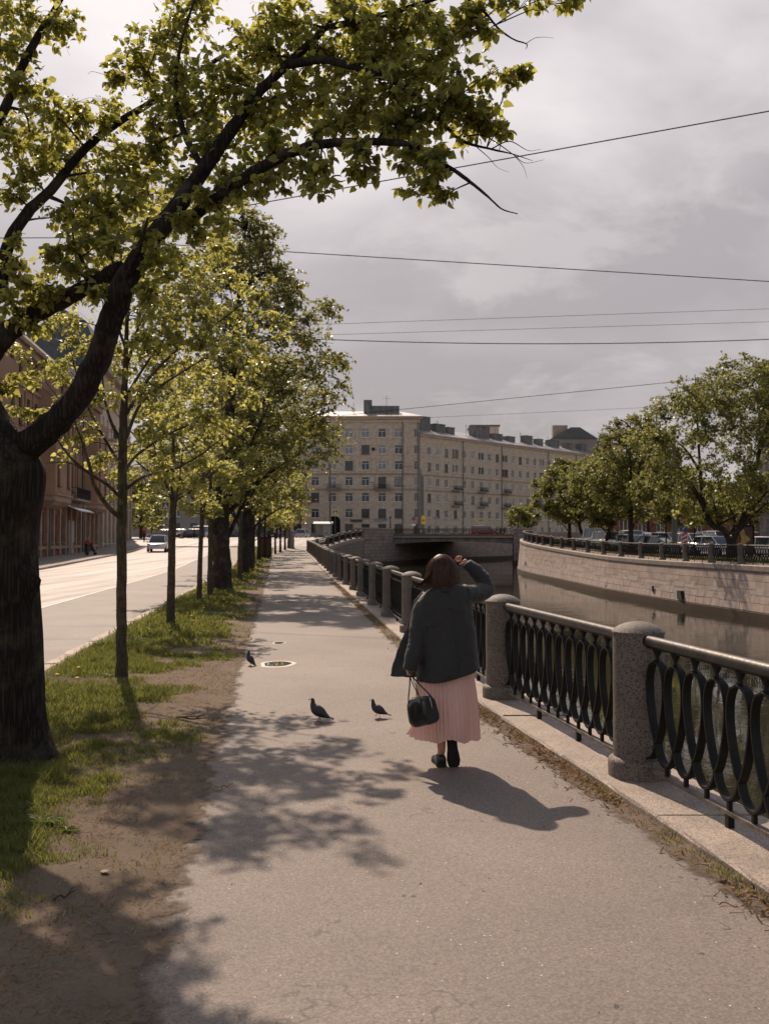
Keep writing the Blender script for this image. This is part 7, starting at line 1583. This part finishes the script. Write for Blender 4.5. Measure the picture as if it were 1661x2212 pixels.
# ---- distant figures
def figure(x, y, z, h, label, top, bottom, hair=(.03, .02, .015), facing=0, walk=.16, lean=0.0, arms=.05, coat=0.0, group=None, reach=0.0, topm=None):
    r = empty('person', (x, y, z), facing, label=label, cat='person', group=group); s = h / 1.7; P = lambda a, b, c_: Vector((a * s, b * s, c_ * s)); ln = lean
    V = [P(0, 0, .92), P(0, ln * .4, 1.12), P(0, ln * .8, 1.34), P(0, ln, 1.46), P(0, ln * 1.1, 1.58), P(0, ln * 1.1, 1.66), P(-.17, ln * .8, 1.36), P(-.22, ln * .7 - .02 + reach * .5, 1.12), P(-.22, ln * .7 + .05 + reach, .90 + reach * .4), P(.17, ln * .8, 1.36), P(.22, ln * .7 + reach * .5, 1.12), P(.22, ln * .7 - .05 + reach, .90 + reach * .4),
         P(-.09, 0, .88), P(-.09, walk * .6, .48), P(-.09, walk * .8, .08), P(-.09, walk * .8 + .12, .03), P(.09, 0, .88), P(.09, -walk * .3, .48), P(.09, -walk, .10), P(.09, -walk + .10, .04)]
    E_ = [(0, 1), (1, 2), (2, 3), (3, 4), (4, 5), (2, 6), (6, 7), (7, 8), (2, 9), (9, 10), (10, 11), (0, 12), (12, 13), (13, 14), (14, 15), (0, 16), (16, 17), (17, 18), (18, 19)]
    Rd = [.13, .115, .13, .05, .085, .07, .05, .04, .03, .05, .04, .03, .085, .06, .04, .035, .085, .06, .04, .035]
    skin_obj('body', V, E_, [q * s for q in Rd], M['skin'], r, 0, 1)
    tm_ = pbr('top_cloth', top, .8); bmm = pbr('bottom_cloth', bottom, .85)
    Vt = [V[0] + Vector((0, 0, -.06 - coat)), V[1], V[2], V[3] - Vector((0, 0, .03)), V[6], V[7], V[8] + Vector((0, 0, .06)), V[9], V[10], V[11] + Vector((0, 0, .06))]
    skin_obj('jacket', Vt, [(0, 1), (1, 2), (2, 3), (2, 4), (4, 5), (5, 6), (2, 7), (7, 8), (8, 9)], [q * s for q in (.165 + coat * .1, .145, .155, .06, .075, .058, .048, .075, .058, .048)], tm_, r, 1, 1)
    skin_obj('trousers', [V[0], V[12], V[13], V[14] + Vector((0, 0, .03)), V[16], V[17], V[18] + Vector((0, 0, .03))], [(0, 1), (1, 2), (2, 3), (0, 4), (4, 5), (5, 6)], [q * s for q in (.135, .10, .075, .055, .10, .075, .055)], bmm, r, 0, 1)
    skin_obj('hair', [V[4] + Vector((0, -.015, .02)) * s, V[5] + Vector((0, -.015, .02)) * s], [(0, 1)], [.098 * s, .075 * s], pbr('hair_cloth', hair, .6), r, 0, 1)
    return r
f1 = figure(px2x(187, 85), 85, g(85) + .0, 1.62, 'person in red jacket bending over a pushchair by the ochre building', (.45, .02, .02), (.03, .03, .035), facing=R(-80), lean=.16, walk=.1, reach=.28)
pc = empty('pushchair', (px2x(197.5, 85), 85, g(85)), R(-80), label='black pushchair with pink blanket before the person in red jacket', cat='pushchair')
m = MB()
for x in (-.22, .22): m.tube([(x, -.35, 1.0), (x, -.05, .55), (x, .35, .18)], .02, 5); m.tube([(x, .2, .75), (x, -.3, .18)], .018, 5)
m.tube([(-.22, -.35, 1.0), (.22, -.35, 1.0)], .02, 5); part('frame', m, M['iron'], pc)
m = MB(); m.loft([[Vector((x * w_, y_, z_)) for x, y_, z_ in ((-1, -.12, .95), (-1, .05, 1.05), (-1, .25, .6), (-1, .4, .42), (1, .4, .42), (1, .25, .6), (1, .05, 1.05), (1, -.12, .95))] for w_ in (.2,)] + [[Vector((x * .2, y_ - .04, z_ - .1)) for x, y_, z_ in ((-1, -.12, .95), (-1, .05, .75), (-1, .2, .5), (-1, .4, .38), (1, .4, .38), (1, .2, .5), (1, .05, .75), (1, -.12, .95))]]); part('seat', m, M['sign_dark'], pc)
m = MB(); m.loft([[Vector((x, y_, z_)) for x, y_ in ((-.16, .0), (.16, .0), (.16, .36), (-.16, .36))] for z_ in (.5, .66)]); part('blanket', m, pbr('pink_blanket', (.6, .28, .32), .9, var=.3, vscale=8), pc)
for x in (-.24, .24):
    for y_ in (-.3, .35): m = MB(); m.loft([[Vector((x + o_, y_ + math.cos(a) * .12, .12 + math.sin(a) * .12)) for a in np.linspace(0, 6.28, 13)[:-1]] for o_ in (-.02, .02)]); part('wheel', m, M['tyre'], pc)
figure(px2x(312, 124), 124, g(124) - .02, 1.75, 'person in red jacket walking on the pavement past the corner tree', (.42, .03, .03), (.02, .022, .03), facing=R(180), walk=.2)
figure(px2x(420, 137), 137, 1.52, 1.68, 'person in long black dress crossing before the dark hatchback', (.02, .018, .018), (.02, .018, .018), facing=R(90), coat=.35, walk=.15)
figure(px2x(393, 139), 139, 1.52, 1.66, 'person in pale clothes standing at the kerb left of the dark hatchback', (.45, .40, .36), (.30, .25, .20), facing=R(160), walk=.05)
figure(px2x(1081, 156.6), 156.6, 2.08, 1.74, 'person in black jacket crossing the bridge, nearer its centre', (.018, .018, .02), (.02, .02, .022), facing=R(90), walk=.22, hair=(.25, .15, .06))
figure(px2x(1088, 157.2), 157.2, 2.08, 1.68, 'person in dark coat on the bridge close to its right pier', (.022, .022, .025), (.02, .02, .02), facing=R(100), walk=.15, coat=.2)
figure(px2x(703.5, 145.3), 145.3, 1.75, 1.62, 'person in white top with long dark hair standing at the bus shelter', (.6, .58, .55), (.10, .10, .12), facing=R(180), walk=.04)

# ============================================================ PIGEONS
M['pig'] = pbr('dark_slate_feathers', (.030, .032, .038), .6, var=.4, vscale=30, bump=.3, bscale=60); M['pig2'] = pbr('neck_feathers', (.022, .030, .028), .35, .2); M['pigleg'] = pbr('red_bird_leg', (.30, .05, .04), .6); M['beak'] = pbr('dark_beak', (.04, .035, .03), .5)
def pigeon(x, y, size, yaw, label, lift=False, steep=0.0):
    z = g(y); r = empty('pigeon', (x, y, z), yaw, label=label, cat='pigeon', group='pigeons on the asphalt path'); s = size
    P = lambda a, b, c_: Vector((a, b, c_)) * s
    k = steep
    sp = [(-.105, .082, .010), (-.085, .088, .022), (-.055, .101, .037), (-.02, .117, .050), (.02, .131, .055), (.052, .148, .049), (.074, .172, .037), (.085, .198, .027), (.089, .220, .0225), (.096, .238, .0215), (.108, .245, .015), (.116, .244, .005)]
    ang_ = k * .28; rt = lambda q: (math.cos(ang_) * q[0] - math.sin(ang_) * (q[1] - .1), math.sin(ang_) * q[0] + math.cos(ang_) * (q[1] - .1) + .092)
    pp = [rt(q) for q in sp]; P = lambda a, b, c_: Vector((rt((a, c_))[0], b, rt((a, c_))[1])) * s
    cr_ = crom([Vector((q[0], 0, q[1])) * s for q in pp], 3); m = MB(); m.tube(cr_, list(np.interp(np.linspace(0, 1, len(cr_)), np.linspace(0, 1, len(sp)), [q[2] * s * (1.22 if q[0] < .07 else 1.12) for q in sp])), 16, sx=.92); part('body', m, M['pig'], r, sm=True)
    m = MB(); c_ = P(.112, 0, .243); m.loft([[c_ + Vector((dx, math.cos(a) * q, math.sin(a) * q - dz)) * s for a in np.linspace(0, 6.28, 9)[:-1]] for dx, q, dz in ((.012, .007, 0), (.024, .005, .003), (.034, .0012, .008))]); part('beak', m, M['beak'], r)
    for sy in (-1, 1):
        m = MB(); rg = []
        for t in np.linspace(0, 1, 10):
            xx = .058 - t * .195; w = float(np.interp(t, [0, .12, .35, .7, .92, 1], [.004, .024, .033, .024, .010, .002])); zc = float(np.interp(t, [0, .2, .5, 1], [.146, .138, .112, .072])); yo = float(np.interp(t, [0, .2, .5, .8, 1], [.042, .060, .056, .032, .012]))
            rg.append([P(xx, sy * (yo - .012), zc + w), P(xx, sy * yo, zc + w * .5), P(xx, sy * (yo + .002), zc - w * .2), P(xx, sy * (yo - .006), zc - w), P(xx, sy * (yo - .02), zc)])
        m.loft(rg); part('wing', m, M['pig'], r, sm=True)
        m = MB(); fx = .018 * (1 if sy < 0 else -1) + (.03 if (lift and sy < 0) else 0); fz = .028 if (lift and sy < 0) else 0
        P = lambda a, b, c_: Vector((a, b, c_)) * s; m.tube([P(.0, sy * .018, .085), P(-.008 + fx * .5, sy * .018, .045 + fz * .5), P(fx, sy * .018, .005 + fz)], [.006 * s, .004 * s, .003 * s], 6)
        for a in (-.5, 0, .5, 3.14): m.tube([P(fx, sy * .018, .004 + fz), P(fx + math.cos(a) * .028, sy * .018 + math.sin(a) * .028, .0025 + fz * .7)], [.003 * s, .0018 * s], 5)
        part('leg', m, M['pigleg'], r); P = lambda a, b, c_: Vector((rt((a, c_))[0], b, rt((a, c_))[1])) * s
    m = MB(); m.loft([[P(x_, sy * w_, z_ + t_) for sy, t_ in ((-1, 0), (-.5, .006), (.5, .006), (1, 0), (.5, -.004), (-.5, -.004))] for x_, w_, z_ in ((-.085, .020, .086), (-.13, .026, .074), (-.175, .028, .064))]); part('tail', m, M['pig'], r, sm=True)
    for sy in (-1, 1): m = MB(); m.lathe([(.001, -.003), (.0035, 0), (.001, .003)], 8, P(.112, sy * .0165, .25)); part('eye', m, M['sign_red'], r)
    return r
def gx(px, py):
    y = FPX * (CAMZ - g(8)) / (py - 1163 + 0); 
    for _ in range(6): y = FPX * (CAMZ - g(y)) / (py - 1163)
    return ((px - CX) * y / FPX, y)
X, Y = gx(690, 1557); pigeon(X, Y, .86, R(172), 'largest pigeon walking left in the middle of the path', False, .5)
X, Y = gx(818, 1549); pigeon(X, Y, .72, R(170), 'pigeon with lifted red foot between the largest pigeon and the handbag', True, .3)
X, Y = gx(542, 1437); pigeon(X, Y, .76, R(150), 'upright pigeon standing beside the puddle at the grass edge', False, 1.4)

# ============================================================ PUDDLES AND SMALL THINGS
M['puddle'] = pbr('puddle_water', (.03, .028, .012), .02, spec=.9); M['rimsalt'] = pbr('dried_pale_rim', (.60, .55, .50), .8, var=.12, vscale=30)
def puddle(px, py, w, d, label):
    X, Y = gx(px, py); r = empty('puddle', (X, Y, g(Y) + .003), label=label, cat='puddle'); rr_ = random.Random(px); ph = rr_.random() * 6
    def ringp(k, z, off=0): return [(math.cos(a) * w / 2 * k * (1 + .07 * math.sin(3 * a + ph) + .05 * math.sin(5 * a)) + .05 * w * max(0, -math.cos(a)) * -1, math.sin(a) * d / 2 * k * (1 + .08 * math.sin(2 * a + ph)), z) for a in np.linspace(0, 2 * math.pi, 49)[:-1]]
    m = MB(); m.loft([ringp(1.32, 0), ringp(1.22, .004), ringp(1.0, .004), ringp(.97, .0035)], True, False); part('pale_rim', m, M['rimsalt'], r)
    m = MB(); v = ringp(.985, .0045); m.add(v, [tuple(range(48))]); part('water_surface', m, M['puddle'], r)
puddle(601, 1434, .36, .62, 'oval puddle with pale dried rim reflecting leaves, beside the upright pigeon'); puddle(604, 1389, .16, .34, 'small nearly dry puddle with pale rim, farther along the path')
M['twig'] = pbr('dead_twig', (.05, .032, .022), .9)
def twig(p0, p1, rad, label, side=0.0):
    a = Vector((*gx(*p0), 0)); b_ = Vector((*gx(*p1), 0)); za = vergez(a.x, a.y) if a.x < pathL(a.y) else g(a.y); a.z = za + rad + .004; b_.z = a.z + .004; d = b_ - a; o = MB(); pts = [a + d * t + Vector((.0, .02 * math.sin(t * 7), .006 * math.sin(t * 9))) for t in np.linspace(0, 1, 9)]
    o.tube([p - a for p in pts], list(np.linspace(rad, rad * .5, 9)), 6)
    if side: q = pts[5] - a; o.tube([q, q + Vector((d.x * .18, .05 * side, .02)), q + Vector((d.x * .3, .07 * side, .025))], [rad * .6, rad * .5, rad * .3], 5)
    ob = o.build('fallen_twig', M['twig'], None, True); ob.location = a; tag(ob, label, 'twig', 'twigs fallen on the ground')
twig((383, 1558), (446, 1561), .010, 'longer of two crossed dark sticks on the bare earth by the path', 1); twig((398, 1556), (447, 1550), .007, 'shorter stick resting beside the longer dark stick on the earth', -1)
twig((1546, 1949), (1608, 1952), .003, 'thin twig on the asphalt at the lower right near the kerb'); twig((1085, 1608), (1125, 1604), .004, 'thin reddish twig in the litter below the nearest railing panel'); twig((125, 1955), (168, 1940), .006, 'dark twig lying on the earth in the lower left shade', 1); twig((480, 1700), (505, 1694), .004, 'short twig on the earth edge under the tree shadow')
def scrap(px, py, w, col, label, nm='paper_scrap', cat='litter'):
    X, Y = gx(px, py); z = (vergez(X, Y) if X < pathL(Y) else g(Y)) + .008; m = MB(); rr_ = random.Random(px); P_ = [(w * math.cos(a) * rr_.uniform(.35, .55), w * math.sin(a) * rr_.uniform(.3, .5), .004 * rr_.random()) for a in np.linspace(0, 6.28, 8)[:-1]]
    m.loft([P_, [(x * .97, y_ * .97, z_ + .003) for x, y_, z_ in P_]]); o = m.build(nm, pbr(nm, col, .8)); o.location = (X, Y, z); tag(o, label, cat)
scrap(232, 1888, .06, (.26, .19, .14), 'pale dry leaf lying on shaded earth in the lower left', 'dead_leaf', 'leaf'); scrap(278, 1545 - 96, .05, (.55, .55, .57), 'small white paper scrap on the grass beside the lichen spotted trunk'); scrap(1488, 1810, .06, (.35, .22, .14), 'brown dead leaf on the asphalt at the lower right', 'dead_leaf', 'leaf')
M['yellow'] = pbr('dandelion_yellow', (.75, .48, .02), .7)
def dandelion(px, py, label):
    X, Y = gx(px, py + 12); z = vergez(X, Y); r = empty('dandelion', (X, Y, z), label=label, cat='flower'); m = MB(); m.tube([(0, 0, 0), (.005, 0, .09)], .002, 5); part('stem', m, M['weed'], r); m = MB(); m.lathe([(.004, .088), (.022, .098), (.024, .104), (.012, .110), (.002, .111)], 12); part('flower_head', m, M['yellow'], r)
dandelion(173, 1452, 'yellow dandelion farthest from the big trunk, nearest the kerb of the three'); dandelion(170, 1479, 'yellow dandelion lowest of the three in the grass by the kerb'); dandelion(127, 1468, 'yellow dandelion closest to the big trunk in the grass')
n = 240; y = 18 + rng.random(n) ** .8 * 80; x = lerp_arr(kerbR, y) + .25 + rng.random(n) * 1.7; m = MB()
for a, b_ in zip(x, y): s_ = .022 + .0006 * b_; zc = vergez(a, b_) + .08; m.add([(a - s_, b_, zc), (a, b_ - s_, zc), (a + s_, b_, zc), (a, b_ + s_, zc), (a, b_, zc + s_ * .6)], [(0, 1, 4), (1, 2, 4), (2, 3, 4), (3, 0, 4)])
tag(m.build('dandelion_flowers', M['yellow']), kind='stuff')
def rosette(px, py, n_, L_, label):
    X, Y = gx(px, py); z = vergez(X, Y); r = empty('broadleaf_weed', (X, Y, z), label=label, cat='plant'); m = MB(); q = random.Random(px)
    for i in range(n_):
        a = 2 * math.pi * i / n_ + q.uniform(-.2, .2); l = L_ * q.uniform(.6, 1.1); el = q.uniform(.15, .75); d = Vector((math.cos(a), math.sin(a), 0)); s_ = Vector((-d.y, d.x, 0)); rows = []
        for t in np.linspace(0, 1, 6): w = .28 * l * math.sin(math.pi * (t * .85 + .08)) ** .8 * .5; p = d * (l * t) + Vector((0, 0, l * math.sin(el) * t * (1.5 - t))); rows.append([p - s_ * w + Vector((0, 0, .008)), p - Vector((0, 0, .004)), p + s_ * w + Vector((0, 0, .008))])
        vs = [v for rw in rows for v in rw]; fsx = [(k * 3 + j, k * 3 + j + 1, (k + 1) * 3 + j + 1, (k + 1) * 3 + j) for k in range(5) for j in range(2)]; m.add(vs, fsx)
    part('leaf_rosette', m, M['weed'], r, sm=True)
rosette(100, 1795, 16, .13, 'broad leaved weed rosette in the grass at the lower left'); rosette(60, 1765, 12, .09, 'smaller broad leaved weed left of the large rosette'); rosette(150, 1810, 10, .07, 'small weed rosette at the edge of the bare earth'); rosette(240, 1470, 14, .10, 'leafy weed growing at the foot of the lichen spotted young tree'); rosette(190, 1560, 12, .09, 'broad leaved weed in sunny grass between the two nearest trunks')
